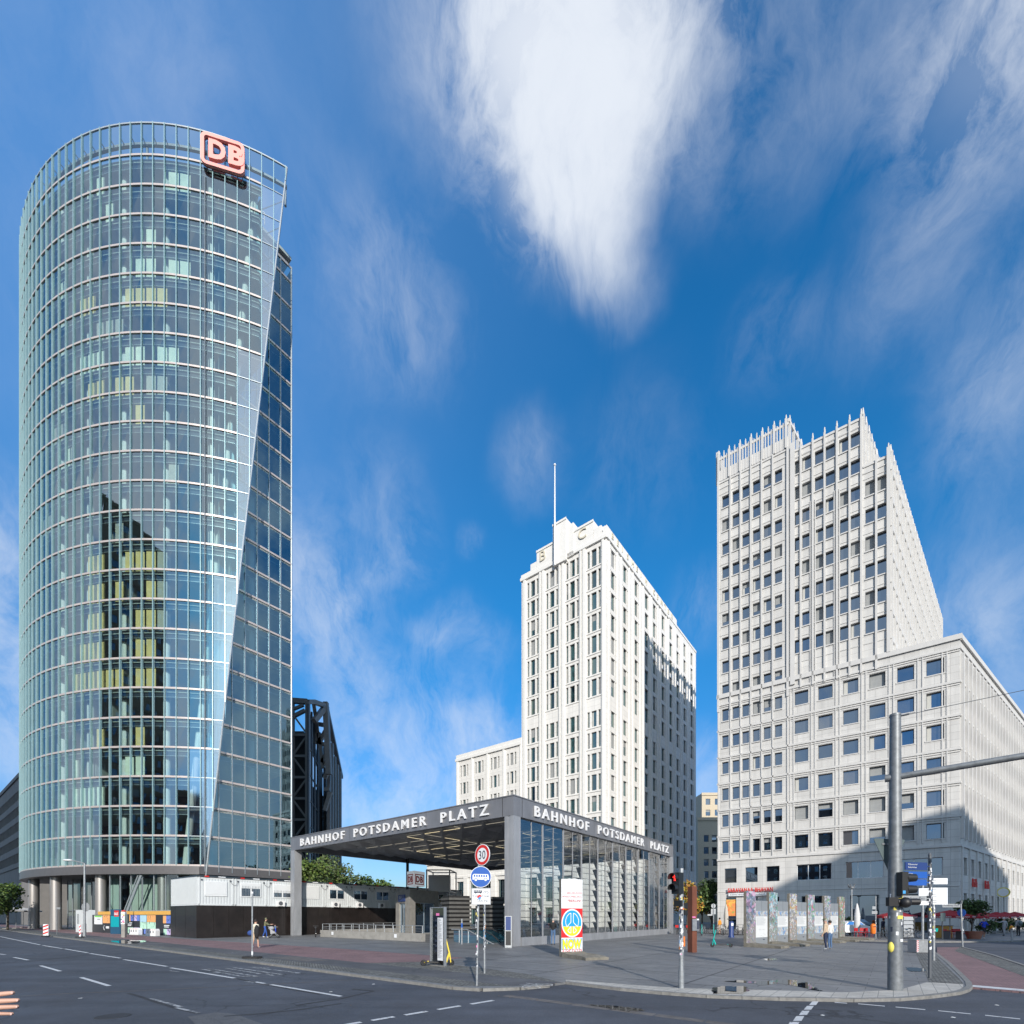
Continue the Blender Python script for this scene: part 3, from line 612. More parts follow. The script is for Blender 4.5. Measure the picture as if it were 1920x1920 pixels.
def facade(b, P, d, W, zs, cols, rows, depth, wins, m=0, mrev=None, hole=None, z_inset=0.0, open_win=True, L0=0.0, mask=None):
    """wall from P along d (left to right as seen from outside) with real openings; cols=[(x0,x1)], rows=[(z0,z1)]"""
    n = (d[1], -d[0]); rz = math.atan2(d[1], d[0]); mrev = m if mrev is None else mrev
    xs = sorted(set([L0, W]+[v for c in cols for v in c])); zz = sorted(set(list(zs)+[v for r in rows for v in r]))
    pt = lambda l, z, o=0.0: (P[0]+d[0]*l-n[0]*o, P[1]+d[1]*l-n[1]*o, z)
    cset = {c: i for i, c in enumerate(cols)}; rset = {r: j for j, r in enumerate(rows)}
    for i in range(len(xs)-1):
        z_run = None
        for j in range(len(zz)-1):
            x0, x1, z0, z1 = xs[i], xs[i+1], zz[j], zz[j+1]
            if x1-x0 < 1e-6 or z1-z0 < 1e-6: continue
            if mask and not mask(x0, x1, z0, z1): continue
            ci = cset.get((x0, x1)); ri = rset.get((z0, z1))
            if ci is not None and ri is not None and (hole is None or hole(ci, ri)):
                b.face([pt(x0,z0),pt(x0,z1),pt(x0,z1,depth),pt(x0,z0,depth)][::-1], mrev)
                b.face([pt(x1,z0),pt(x1,z1),pt(x1,z1,depth),pt(x1,z0,depth)], mrev)
                b.face([pt(x0,z0),pt(x1,z0),pt(x1,z0,depth),pt(x0,z0,depth)], mrev)
                b.face([pt(x0,z1),pt(x1,z1),pt(x1,z1,depth),pt(x0,z1,depth)][::-1], mrev)
                q = pt(x0,z0,depth-.05); wins.append((q[0],q[1],q[2],rz,x1-x0,z1-z0))
            else:
                b.face([pt(x0,z0),pt(x1,z0),pt(x1,z1),pt(x0,z1)], m)

# ================================================================ hotel tower (white stone, stepped crown), centre
def hotel_tower():
    C = (15.28, 79.0); dL = (-U[0], -U[1])           # left to right along the left face is -U
    WL, WR, WW = 17.15, 45.5, 16.6
    A = (C[0]+U[0]*WL, C[1]+U[1]*WL)                   # left edge of the tower
    B = (C[0]+U[0]*(WL+WW), C[1]+U[1]*(WL+WW))         # left end of the low wing
    root = thing('hotel_tower', 'tall white stone tower with stepped crown, vertical window bands and flagpole', 'building', (C[0], C[1], 0))
    b = MB(); wins = []
    # rows of windows (three narrow lights per bay)
    rows = []
    z = 62.3
    for k in range(7): rows.append((z-2.8, z)); z -= 3.56
    z -= 1.7
    for k in range(7): rows.append((z-2.6, z)); z -= 3.5
    rows = rows[::-1]
    ztop = 64.0
    cols = []
    for k in range(4):
        x = .95+k*4.12
        cols += [(round(x+.35,3), round(x+.78,3)), (round(x+1.1,3), round(x+2.05,3)), (round(x+2.37,3), round(x+2.8,3))]
    facade(b, A, dL, WL, (0, ztop), cols, rows, .35, wins)
    wl = list(wins); wins = []
    cr = []; nar = []
    bays = [2.5, 7.1, 11.8, 16.4, 20.3, 24.8, 29.1, 33.3, 37.7, 42.5]
    for i, x in enumerate(bays):
        if i in (3, 6): cr.append((round(x-.8,3), round(x+.8,3)))
        else: cr += [(round(x-1.3,3), round(x-.98,3)), (round(x-.78,3), round(x+.62,3)), (round(x+.82,3), round(x+1.14,3))]
    facade(b, C, V, WR, (0, ztop), cr, rows, .35, wins, mask=lambda x0,x1,z0,z1: True)
    wr = list(wins); wins = []
    # rear walls and roofs
    E = (C[0]+V[0]*WR, C[1]+V[1]*WR); F = (A[0]+V[0]*WR, A[1]+V[1]*WR)
    def wall(p, q, z0, z1): b.face([(p[0],p[1],z0),(q[0],q[1],z0),(q[0],q[1],z1),(p[0],p[1],z1)])
    wall(E, F, 0, ztop); wall(F, A, 0, ztop)
    b.face([(C[0],C[1],ztop-.01),(E[0],E[1],ztop-.01),(F[0],F[1],ztop-.01),(A[0],A[1],ztop-.01)])
    # low wing on the left
    cw = []
    nb = 4
    for k in range(nb):
        x = .55+k*4.05
        cw += [(round(x+.45,3), round(x+.85,3)), (round(x+1.15,3), round(x+1.95,3)), (round(x+2.25,3), round(x+2.65,3))]
    zw = 34.3; rw = []
    z = 32.3
    for k in range(6): rw.append((z-2.3, z)); z -= 3.5
    rw = rw[::-1]
    facade(b, B, dL, WW, (0, zw), cw, rw, .35, wins)
    ww = wins
    B2 = (B[0]+V[0]*20, B[1]+V[1]*20); A2 = (A[0]+V[0]*20, A[1]+V[1]*20)
    wall(B2, B, 0, zw); b.face([(B[0],B[1],zw-.01),(A[0],A[1],zw-.01),(A2[0],A2[1],zw-.01),(B2[0],B2[1],zw-.01)])
    b.build('wall', ['white_stone'], root)
    # pilasters and string courses
    t = MB()
    for k in range(4):
        x = .95+k*4.12
        t.obox(A, dL, x-.42, x+.06, 0, .28, 3, ztop-1.0, 0); t.obox(A, dL, x+3.12, x+3.45, 0, .28, 3, ztop-1.0, 0)
        for (z0, z1) in rows: t.obox(A, dL, x+.2, x+2.95, 0, .10, z0-.28, z0-.08, 0)
    for i, x in enumerate(bays):
        t.obox(C, V, x-1.85, x-1.5, 0, .16, 3, ztop-1.0); t.obox(C, V, x+1.35, x+1.6, 0, .14, 3, ztop-1.0)
    t.obox(A, dL, -.12, WL+.12, 0, .3, ztop-.9, ztop-.35, 0); t.obox(A, dL, -.05, WL+.05, -.6, .12, ztop-.351, ztop+.25, 0)
    t.obox(C, V, -.12, 27.5, 0, .24, ztop-.9, ztop-.35); t.obox(C, V, -.05, 32.3, -.6, .1, ztop-.351, ztop+1.15)
    t.obox(C, V, 32.3, WR, -.6, .1, ztop-.351, ztop+.1)
    for x in (0.0, 11.8): t.obox(A, dL, -.1, WL+.3, 0, .16, 9.2+x*0, 9.7) if x == 0 else None
    t.obox(C, V, -.1, WR, 0, .14, 9.2, 9.7)
    for k in range(nb+1): t.obox(B, dL, .1+k*4.05, .5+k*4.05 if k < nb else .35+k*4.05, 0, .22, 3, zw-1)
    t.obox(B, dL, -.15, WW-.02, 0, .3, zw-1.0, zw-.5); t.obox(B, dL, -.05, WW-.02, -.5, .12, zw-.501, zw+.3)
    # base projecting pavilion seen through the glass hall
    t.build('pilasters', ['white_stone_trim'], root)
    # crown: B panel, taller centre, C panel
    c = MB(); lx = lambda tt: WL-tt      # measured from the corner
    c.obox(A, dL, lx(15.1), lx(13.75), -3.2, .05, ztop-.2, 65.4); c.obox(A, dL, lx(13.7), lx(10.0), -4, .10, ztop-.3, 67.1)
    c.obox(A, dL, lx(9.95), lx(7.3), -4.6, .55, 62.6, 69.7); c.obox(A, dL, lx(7.25), lx(6.0), -4, .3, 63.0, 68.4); c.obox(A, dL, lx(5.95), lx(2.35), -4, .10, ztop-.3, 67.1); c.obox(A, dL, lx(2.3), lx(.9), -3.2, .05, ztop-.2, 65.6)
    for (a0, a1, zt) in ((13.75,9.95,67.1),(10.0,7.25,69.7),(6.0,2.3,67.1)): c.obox(A, dL, lx(a0), lx(a1), .1, .22 if zt < 69 else .66, zt-.3, zt+.06) if zt < 69 else c.obox(A, dL, lx(a0), lx(a1), .55, .66, zt-.3, zt+.06)
    c.build('crown', ['white_stone_trim'], root)
    for (ch, tt) in (('B', 12.9), ('C', 5.1)):
        p = (A[0]+dL[0]*lx(tt)-V[0]*.16, A[1]+dL[1]*lx(tt)-V[1]*.16, 64.9)
        letters(root, ch, p, (dL[0],dL[1],0), (0,0,1), 'gold', height=1.7, depth=.12, name='crown_letter')
    for k, ch in enumerate('BEISHEIM CENTER'):
        if ch == ' ': continue
        p = (C[0]+V[0]*(1.6+k*1.95)-U[0]*.13, C[1]+V[1]*(1.6+k*1.95)-U[1]*.13, ztop-.05)
        letters(root, ch, p, (V[0],V[1],0), (0,0,1), 'gold', height=.95, depth=.1, name='crown_letter')
    f = MB(); p = (A[0]+dL[0]*lx(9.3)-V[0]*.95, A[1]+dL[1]*lx(9.3)-V[1]*.95)
    f.tube((p[0],p[1],62.2), (p[0],p[1],79.4), .19, .10, 10); f.ball((p[0],p[1],79.5), .22)
    for z in (62.9, 66.5): f.beam((p[0],p[1],z), (p[0]+V[0]*.6,p[1]+V[1]*.6,z), .15, .15)
    f.build('flagpole', ['frame_white'], root)
    add_windows(root, wl+wr+ww, 'window', 'window_glass_teal', 'frame_dark', 'blind_grey')
    # podium: big openings and hotel lettering
    m = MB(); wp = []
    P0 = (C[0]-V[0]*4.2+U[0]*2, C[1]-V[1]*4.2+U[1]*2); Wd = 36.0
    PL = (P0[0]+U[0]*Wd, P0[1]+U[1]*Wd)
    prow = [(.3, 3.3), (4.3, 8.4)]; pc = [(round(1.6+k*3.4,2), round(3.4+k*3.4,2)) for k in range(10)]
    facade(m, PL, dL, Wd, (0, 12.4), pc, prow, .5, wp)
    Q0 = P0; facade(m, Q0, V, 4.2, (0, 12.4), [], [], .4, wp)
    e = PL; m.face([(e[0]+V[0]*4.2,e[1]+V[1]*4.2,0),(e[0],e[1],0),(e[0],e[1],12.4),(e[0]+V[0]*4.2,e[1]+V[1]*4.2,12.4)])
    m.face([(P0[0],P0[1],12.4),(P0[0]+V[0]*4.2,P0[1]+V[1]*4.2,12.4),(e[0]+V[0]*4.2,e[1]+V[1]*4.2,12.4),(e[0],e[1],12.4)])
    m.obox(PL, dL, -.1, Wd+.1, 0, .2, 9.1, 9.5); m.obox(PL, dL, -.1, Wd+.1, 0, .25, 12.0, 12.6)
    for k in range(11): m.obox(PL, dL, .2+k*3.4, 1.2+k*3.4, 0, .25, 0, 9.1)
    m.build('podium', ['white_stone'], root)
    q = (PL[0]+dL[0]*20.5-V[0]*.02, PL[1]+dL[1]*20.5-V[1]*.02, 9.9)
    letters(root, 'THE RITZ-CARLTON', q, (dL[0],dL[1],0), (0,0,1), 'gold', height=.8, depth=.1, name='podium_letter')
    add_windows(root, wp, 'podium_window', 'window_glass_teal', 'frame_dark', None, mull=1)
hotel_tower()

# ================================================================ office tower with pinnacled crown and lower wing, right
def office_tower():
    A0 = (28.05, 66.6); C0 = (47.7, 52.0); L = math.hypot(C0[0]-A0[0], C0[1]-A0[1]); F = nrm2((C0[0]-A0[0], C0[1]-A0[1]))
    wpx = lambda px: ((px-960)/915*A0[1]-A0[0])/(F[0]-(px-960)/915*F[1])      # metres from the left edge
    cdir = nrm2((1.065, 1)); edir = nrm2((1.363, 1)); bdir = V
    root = thing('office_tower', 'grey-white stone office tower with pinnacled roofline rising above its lower corner wing', 'building', (C0[0], C0[1], 0))
    at = lambda l, o=0.0: (A0[0]+F[0]*l-F[1]*-1*0+(F[1])*o, A0[1]+F[1]*l-F[0]*o)
    b = MB(); W = []
    top9 = [58.8-3.2*k for k in range(9)]          # upper storeys, window tops
    low6 = [29.9-3.58*k for k in range(6)]
    wX = wpx(1479)       # seam between narrow left part and the middle
    wM = wpx(1617.5); wS = wpx(1669)
    # -------- left part: six narrow windows
    lc = [wpx(x) for x in (1360, 1379.5, 1398, 1418, 1438.5, 1459.5)]
    colsL = [(round(x-.42,3), round(x+.42,3)) for x in lc]
    rowsL = sorted([(t-1.62, t) for t in top9]+[(t-1.62, t) for t in low6])
    rowsL = [(round(a,3), round(c,3)) for a, c in rowsL]
    facade(b, A0, F, wX, (9.6, 61.0), colsL, rowsL, .38, W)
    # -------- middle: pairs above, single wide windows in the six lower storeys
    zsplit = 31.9
    cm = [wpx(x) for x in (1491, 1512, 1536, 1556.5, 1582, 1604)]; cs = [wpx(x) for x in (1632.5, 1653.5)]
    colsM = [(round(x-.46,3), round(x+.46,3)) for x in cm]; colsS = [(round(x-.50,3), round(x+.50,3)) for x in cs]
    rowsU = sorted([(round(t-1.68,3), round(t,3)) for t in top9])
    facade(b, A0, F, wM, (zsplit, 60.3), colsM, rowsU, .38, W, L0=wX)
    facade(b, A0, F, wS, (zsplit, 54.5), colsS, [r for r in rowsU if r[1] < 53], .38, W, L0=wM)
    cw = [wpx(x) for x in (1502.5, 1547.5, 1595, 1645, 1698, 1753.5)]
    colsW = [(round(x-.74,3), round(x+.74,3)) for x in cw]
    rowsW = sorted([(round(t-1.66,3), round(t,3)) for t in low6])
    facade(b, A0, F, L, (9.6, zsplit), colsW, rowsW, .4, W, L0=wX)
    # -------- base: first floor strip windows, ground floor openings
    WB = []
    colB1 = [(round(wpx(a),3), round(wpx(c),3)) for a, c in ((1358.5,1381),(1397.5,1420.5),(1437,1461.5),(1494,1559),(1585.5,1657),(1688,1768))]
    colB0 = [(round(wpx(a),3), round(wpx(c),3)) for a, c in ((1361,1380.5),(1401,1421),(1441,1461),(1503,1545),(1594,1648.5),(1694,1740))]
    facade(b, A0, F, L, (5.2, 9.6), colB1, [(6.35, 8.3)], .35, WB)
    facade(b, A0, F, L, (0, 5.2), colB0, [(.05, 4.35)], .6, WB)
    # -------- right face of the wing
    WE = []; LE = 62.0
    ec = [(round(.9+k*1.75,3), round(1.95+k*1.75,3)) for k in range(34)]
    facade(b, C0, edir, LE, (9.6, 31.9), ec, rowsW, .55, WE)
    e1 = [(round(1.7+k*3.3,3), round(3.1+k*3.3,3)) for k in range(18)]
    facade(b, C0, edir, LE, (5.2, 9.6), e1, [(6.35, 8.3)], .4, WE); facade(b, C0, edir, LE, (0, 5.2), e1, [(.4, 4.4)], .5, WE)
    # -------- side faces of the tower: middle block and step block
    Ms = at(wM); S = at(wS); WS_ = []
    sc = [(round(1.1+k*1.9,3), round(1.75+k*1.9,3)) for k in range(24)]
    facade(b, S, cdir, 46.5, (zsplit, 54.5), sc, [r for r in rowsU if r[1] < 53], .5, WS_)
    facade(b, Ms, cdir, 38.0, (54.5, 60.3), [(round(.7+k*1.5,3), round(1.35+k*1.5,3)) for k in range(24)], [(55.2, 56.9), (58.1, 59.5)], .5, WS_)
    # hidden left face, rear, roofs
    def wall(p, q, z0, z1): b.face([(p[0],p[1],z0),(q[0],q[1],z0),(q[0],q[1],z1),(p[0],p[1],z1)])
    AB = (A0[0]+bdir[0]*30.5, A0[1]+bdir[1]*30.5); SB = (S[0]+cdir[0]*46.5, S[1]+cdir[1]*46.5); MBk = (Ms[0]+cdir[0]*38, Ms[1]+cdir[1]*38)
    wall(AB, A0, 0, 61.0); wall(SB, AB, 0, 54.4); CE = (C0[0]+edir[0]*LE, C0[1]+edir[1]*LE)
    X = at(wX); XB = (X[0]+bdir[0]*30.5, X[1]+bdir[1]*30.5)
    b.face([(*p, 61.0) for p in (A0, X, XB, AB)]); b.face([(*p, 60.29) for p in (X, Ms, MBk, XB)]); b.face([(*p, 54.49) for p in (Ms, S, SB, MBk)])
    SE = (S[0]+edir[0]*LE, S[1]+edir[1]*LE); b.face([(*p, 31.89) for p in (S, C0, CE, SE)]); wall(CE, SE, 0, 31.9); wall(XB, X, 60.3, 61.0)
    b.build('wall', ['grey_stone'], root)
    # -------- crown screen of the left block
    c = MB()
    nfin = 25; Lw = wX
    for k in range(nfin):
        x = .15+k*(Lw-.45)/(nfin-1); big = k % 4 == 0
        c.obox(A0, F, x-(.13 if big else .065), x+(.13 if big else .065), -.2, .2 if big else .06, 61.0, 64.7 if big else (64.75 if k % 2 == 0 else 64.2))
        tip = at(x, 0); 
        zt = 64.7 if big else (64.75 if k % 2 == 0 else 64.2)
        c.tube((tip[0],tip[1],zt), (tip[0],tip[1],zt+(.55 if big else .2)), .13 if big else .065, .05, 8)
    c.obox(A0, F, 0, Lw, -.12, .04, 63.9, 64.2); c.obox(A0, F, 0, Lw, -.12, .04, 61.0, 62.4)
    for k in range(20):
        y = .4+k*1.5
        p = (X[0]+bdir[0]*0+cdir[0]*y, X[1]+cdir[1]*y)
        if k < 17: c.obox(p, cdir, -.1, .1, -.2, .12, 60.3, 64.8); c.tube((p[0],p[1],64.8), (p[0],p[1],65.3), .1, .05, 8)
        p = (A0[0]+bdir[0]*y, A0[1]+bdir[1]*y); c.obox(p, bdir, -.2, .2, -.25, .2, 61.0, 65.4)
    c.obox(X, cdir, 0, 25, -.14, .06, 64.3, 64.7); c.obox(A0, bdir, 0, 30.5, -.14, .06, 63.9, 64.7)
    c.obox(AB, (F[0],F[1]), 0, Lw, -.2, .2, 61, 64.8)
    c.build('crown_screen', ['grey_stone_trim'], root)
    # -------- pilasters / pinnacles / string courses
    t = MB(); P = lambda x, z0, z1, w=.28, o=.2, m=0: t.obox(A0, F, x-w/2, x+w/2, 0, o, z0, z1, m)
    for k in range(7):
        x = .12 if k == 0 else (wX-.12 if k == 6 else (lc[k-1]+lc[k])/2)
        P(x, 29.6, 61.0, .26 if k in (0,6) else .18, .2); P(x, 9.6, 29.6, .15, .11)
    P(wX+.42, zsplit-1, 61.2, .5, .22)
    edges = [(cm[0]+cm[1])/2, (cm[1]+cm[2])/2, (cm[2]+cm[3])/2, (cm[3]+cm[4])/2, (cm[4]+cm[5])/2]
    for i, x in enumerate(edges+[wM-.14]):
        P(x, zsplit-1.6, 60.5, .2, .2); q = at(x, .08); t.tube((q[0],q[1],60.5), (q[0],q[1],61.15), .12, .06, 8)
        if i in (1, 3): P(x-.27, zsplit-1.6, 53.0, .1, .1); P(x+.27, zsplit-1.6, 53.0, .1, .1)
    P((cs[0]+cs[1])/2, zsplit-1.6, 55.0, .22, .2); P(wS-.15, zsplit, 55.2, .34, .24)
    for x in ((cs[0]+cs[1])/2, wS-.15): q = at(x, .08); t.tube((q[0],q[1],55.0), (q[0],q[1],55.7), .12, .06, 8)
    for (x0, x1, zt) in ((.2, wX-.2, 61.0), (wX+.7, wM-.3, 60.3), (wM+.05, wS-.3, 54.5)):
        t.obox(A0, F, x0, x1, 0, .09, zt-.35, zt-.12); t.obox(A0, F, x0, x1, 0, .07, zt-1.1, zt-.95)
    for tt in top9:       # panel shadow gaps above and below windows
        t.obox(A0, F, .1, wX-.1, 0, .05, tt+.30, tt+.36)
        if tt < 60: t.obox(A0, F, wX+.6, wM-.1, 0, .05, tt+.32, tt+.38)
        if tt < 53: t.obox(A0, F, wM+.1, wS-.1, 0, .05, tt+.32, tt+.38)
    for tt in top9+low6:  # sills
        for x in lc: t.obox(A0, F, x-.46, x+.46, 0, .11, tt-1.76, tt-1.63)
    for tt in top9:
        for x in cm: t.obox(A0, F, x-.5, x+.5, 0, .11, tt-1.82, tt-1.69)
        if tt < 53:
            for x in cs: t.obox(A0, F, x-.54, x+.54, 0, .11, tt-1.82, tt-1.69)
    for tt in low6:
        t.obox(A0, F, -.06, L+.11, 0, .11, tt+.52, tt+.76); t.obox(A0, F, .05, L+.05, 0, .09, tt+.28, tt+.34)
        t.obox(C0, edir, .114, LE, 0, .11, tt+.52, tt+.76)
        for x in cw: t.obox(A0, F, x-.86, x+.86, 0, .06, tt-1.78, tt-1.67); t.obox(A0, F, x-1.1, x+.9, 0, .035, tt+.05, tt+.17)
    wid = [(cw[i]+cw[i+1])/2 for i in range(5)]
    for x in wid+[wX+.35, L-1.2]:
        for dx in (-.2, .2): P(x+dx, 9.9, 30.6, .12, .07)
    t.obox(A0, F, -.08, L+.2, 0, .2, 31.4, 31.95); t.obox(C0, edir, .204, LE, 0, .2, 31.4, 31.95)
    t.obox(A0, F, -.06, L+.14, 0, .14, 9.35, 9.62); t.obox(C0, edir, .144, LE, 0, .14, 9.35, 9.62)
    t.obox(A0, F, -.06, L+.06, 0, .06, 5.1, 5.2)
    for k in range(35): t.obox(C0, edir, .32+k*1.75, .62+k*1.75, 0, .30, 10.2, 30.0)
    for k in range(19): t.obox(C0, edir, .5+k*3.3, .85+k*3.3, 0, .16, 0, 9.35)
    for k in range(25):
        p = (S[0]+cdir[0]*(.3+k*1.9), S[1]+cdir[1]*(.3+k*1.9)); t.obox(p, cdir, -.14, .14, 0, .22, zsplit, 54.9); t.tube((p[0],p[1],54.9), (p[0],p[1],55.7), .14, .06, 8)
        p = (Ms[0]+cdir[0]*(.2+k*1.5), Ms[1]+cdir[1]*(.2+k*1.5)); t.obox(p, cdir, -.12, .12, 0, .16, 54.5, 60.6); t.tube((p[0],p[1],60.6), (p[0],p[1],61.4), .14, .06, 8)
    for tt in top9:
        if tt < 53: t.obox(S, cdir, 0, 46.5, 0, .12, tt+.3, tt+1.0)
    t.build('pilasters', ['grey_stone_trim'], root)
    add_windows(root, W, 'window', 'window_glass', 'frame_dark', 'blind_grey')
    add_windows(root, WE+WS_, 'side_window', 'window_glass', 'frame_dark', 'blind_grey')
    add_windows(root, [w for w in WB if w[4] > 3 and w[2] > 5], 'strip_window', 'window_glass', 'frame_white', None, mull=2, sill=False)
    add_windows(root, [w for w in WB if not (w[4] > 3 and w[2] > 5)], 'shop_window', 'window_glass', 'frame_dark', None, mull=0, sill=False)
    return A0, F, C0, edir, wpx, at
OT = office_tower()
# ================================================================ round glass tower, left
glassmat('curtain_glass', tint=(.78,.93,.91), refl=.30, rough=.0, gl=(.85,.96,1.0), wav=.012)
glassmat('flat_glass', tint=(.55,.78,.82), refl=.26, rough=.0, gl=(.55,.86,1.0), wav=.012)
glassmat('free_screen_glass', tint=(.84,.90,.90), refl=.50, rough=.06, gl=(.92,.97,1.0), wav=.01)
glassmat('screen_glass', tint=(.80,.88,.88), refl=.14, rough=.02, gl=(.9,.97,1.0), wav=.01)
mat('base_metal', (.15,.145,.15), .45, metal=.4, var=.08)
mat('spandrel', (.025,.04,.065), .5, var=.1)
mat('fin_teal', (.36,.54,.57), .3, metal=.3, var=.05)
mat('floor_band', (.54,.48,.46), .4, metal=.3, var=.08, scale=.6)
mat('steel_light', (.50,.54,.56), .35, metal=.5, var=.06)
mat('tower_ceiling', (.42,.46,.45), .8, var=.1)
mat('tower_floor', (.16,.17,.17), .8, var=.1)
mat('core_wall', (.075,.085,.09), .85, var=.3, scale=.3)
mat('column_white', (.80,.83,.81), .6, var=.05)
mat('blind_beige', (.88,.68,.30), .7, var=.12, scale=.8)
mat('blind_pale', (.86,.92,.80), .7, var=.1, scale=.8)
mat('blind_grey2', (.50,.50,.46), .7, var=.1)
mat('pillar_metal', (.40,.385,.375), .42, metal=.55, var=.06, scale=1.5, stretch=(1,1,.2))
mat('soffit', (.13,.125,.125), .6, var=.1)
mat('sign_red', (.95,.38,.33), .45, var=.03)
mat('neon_back', (.25,.08,.07), .6, var=0)
CX, CY, RR = -46.9, 100.4, 38.2
def arc(deg, r=RR, z=None):
    a = R(deg); p = (CX+r*math.sin(a), CY-r*math.cos(a)); return p if z is None else (*p, z)
def phi_at(px, r=RR):
    """bearing on the arc seen along image column px"""
    k = (px-960)/915; lo, hi = -50, 60
    for _ in range(50):
        m = (lo+hi)/2; p = arc(m, r)
        if p[0]/p[1] < k: lo = m
        else: hi = m
    return lo
def glass_tower():
    E0 = (-39.6, 62.85); E1 = (-32.5, 71.9); n_fl = 24; z0 = 8.4; fh = (98.9-8.4)/24
    root = thing('glass_tower', 'tall round-fronted glass office tower with slanted glass edge on open ground-floor columns', 'building', (-46, 66, 0))
    step = 2.14; phiL = -60.0
    zs = [z0+fh*k for k in range(n_fl+1)]
    def edge(z):      # slanted free edge of the glass screen: straight line in elevation
        t = (z-3)/(103-3); return 10.6+t*(25.6-10.6)
    def bandend(k):   # storeys stop short of the free edge, in steps
        return {0:11.0}.get(k, 0) or (phi_at(489) if k >= 18 else phi_at(444) if k >= 10 else phi_at(397) if k >= 4 else phi_at(352))
    mull = [25.3-step*i for i in range(41) if 25.3-step*i > phiL]
    NF = lambda a, c: max(2, int(abs(c-a)/1.07)+1)
    sideL = math.hypot(E1[0]-E0[0], E1[1]-E0[1]); sd_ = nrm2((E1[0]-E0[0], E1[1]-E0[1]))
    side = lambda s: (E0[0]+sd_[0]*s, E0[1]+sd_[1]*s)
    B1 = (E1[0]+U[0]*38, E1[1]+U[1]*38); B2 = arc(phiL)
    def outline(pe, r=RR):
        m = NF(phiL, pe); pts = [arc(phiL+(pe-phiL)*i/m, r) for i in range(m+1)]
        s0 = max(0.0, (arc(pe)[0]-E0[0])*sd_[0]+(arc(pe)[1]-E0[1])*sd_[1])
        return pts+[side(min(s0+.3, sideL-.2)), E1, B1]
    # glass: one part per storey
    for k in range(n_fl+1):
        za = zs[k]; zb = zs[k+1] if k < n_fl else 103.0
        b = MB()
        pr = None
        ms = sorted(mull)
        for i in range(len(ms)-1):
            a, c = ms[i], ms[i+1]
            ea, eb = edge(za), edge(zb)
            if a >= eb: continue
            j1, j2 = random.gauss(0,.10), random.gauss(0,.10)      # each pane sits very slightly out of true
            A_, B_ = arc(a, RR+j1*.03), arc(c, RR+j2*.03)
            if c <= ea: b.face([(*A_,za),(*B_,za),(*arc(c,RR+j1*.03),zb),(*arc(a,RR+j2*.03),zb)], 1 if k < n_fl and (a+c)/2 > bandend(k) else 0)
            else:
                c0 = min(max(ea, a), c); c1 = min(c, eb)
                q = [(*arc(a),za)]
                if c0 > a: q.append((*arc(c0),za))
                q += [(*arc(c1),zb),(*arc(a),zb)]
                b.face(q, 1)
        b.build('glass_storey' if k < n_fl else 'parapet_glass', ['curtain_glass' if k < n_fl else 'screen_glass', 'free_screen_glass' if k < n_fl else 'screen_glass'], root)
    # floor bands
    for k in range(n_fl+1):
        b = MB(); pe = bandend(k); m = NF(phiL, pe); z = zs[k]
        for i in range(m):
            a, c = phiL+(pe-phiL)*i/m, phiL+(pe-phiL)*(i+1)/m
            for (r0, r1, zz0, zz1) in ((RR-.05, RR+.09, z-.12, z+.12),):
                b.hexa([arc(a,r1,zz0),arc(c,r1,zz0),arc(c,r0,zz0),arc(a,r0,zz0),arc(a,r1,zz1),arc(c,r1,zz1),arc(c,r0,zz1),arc(a,r0,zz1)])
        b.build('floor_band', ['floor_band'], root)
    b = MB(); 
    for k in range(n_fl+1):      # thin rails: window transoms and the light lines on the free screen
        z = zs[k]; pe = bandend(k); ee = edge(z)
        m = NF(phiL, pe)
        if k < n_fl:
            for i in range(m): b.beam(arc(phiL+(pe-phiL)*i/m,RR-.5,z+fh-.95), arc(phiL+(pe-phiL)*(i+1)/m,RR-.5,z+fh-.95), .06, .07)
        if ee > pe+.5:
            for i in range(4): b.beam(arc(pe+(ee-pe)*i/4,RR+.02,z), arc(pe+(ee-pe)*(i+1)/4,RR+.02,z), .06, .09)
        if k >= 3 and ee-pe > .4 and k % 1 == 0: b.beam(arc(ee-.3,RR-.1,z-.7), (*side(max(.5,min(sideL-.4,(arc(pe)[0]-E0[0])*sd_[0]+(arc(pe)[1]-E0[1])*sd_[1]))),z-.7), .08, .08)
    b.build('transoms', ['frame_steel'], root)
    # vertical fins: the 41 full-height ones
    for a in mull:
        b = MB()
        zlo = z0
        if a > edge(z0): zlo = 3+100*(a-10.6)/15.0
        if zlo > 102: continue
        dr = (math.sin(R(a)), -math.cos(R(a))); tg = (math.cos(R(a)), math.sin(R(a))); p = arc(a)
        w = .04
        q = lambda o, s_, z: (p[0]+dr[0]*o+tg[0]*s_*w, p[1]+dr[1]*o+tg[1]*s_*w, z)
        b.hexa([q(.17,-1,zlo),q(.17,1,zlo),q(-.12,1,zlo),q(-.12,-1,zlo),q(.17,-1,103.0),q(.17,1,103.0),q(-.12,1,103.0),q(-.12,-1,103.0)])
        b.build('glazing_fin', ['fin_teal'], root)
    # free slanted edge bar, parapet rails, rail ties
    b = MB(); m = 14
    for i in range(m):
        za, zb = 6.5+(103-6.5)*i/m, 6.5+(103-6.5)*(i+1)/m; b.beam(arc(edge(za),RR,za), arc(edge(zb),RR,zb), .16, .16)
    for zz, w in ((103.0,.16),(101.3,.30)):
        K = 46
        for i in range(K): b.beam(arc(phiL+(edge(103)-phiL)*i/K,RR-(.02 if zz > 102 else .7),zz), arc(phiL+(edge(103)-phiL)*(i+1)/K,RR-(.02 if zz > 102 else .7),zz), w, w)
    for a in mull[::6]: b.tube(arc(a,RR-.9,98.9), arc(a,RR-.9,101.4), .16, n=8)
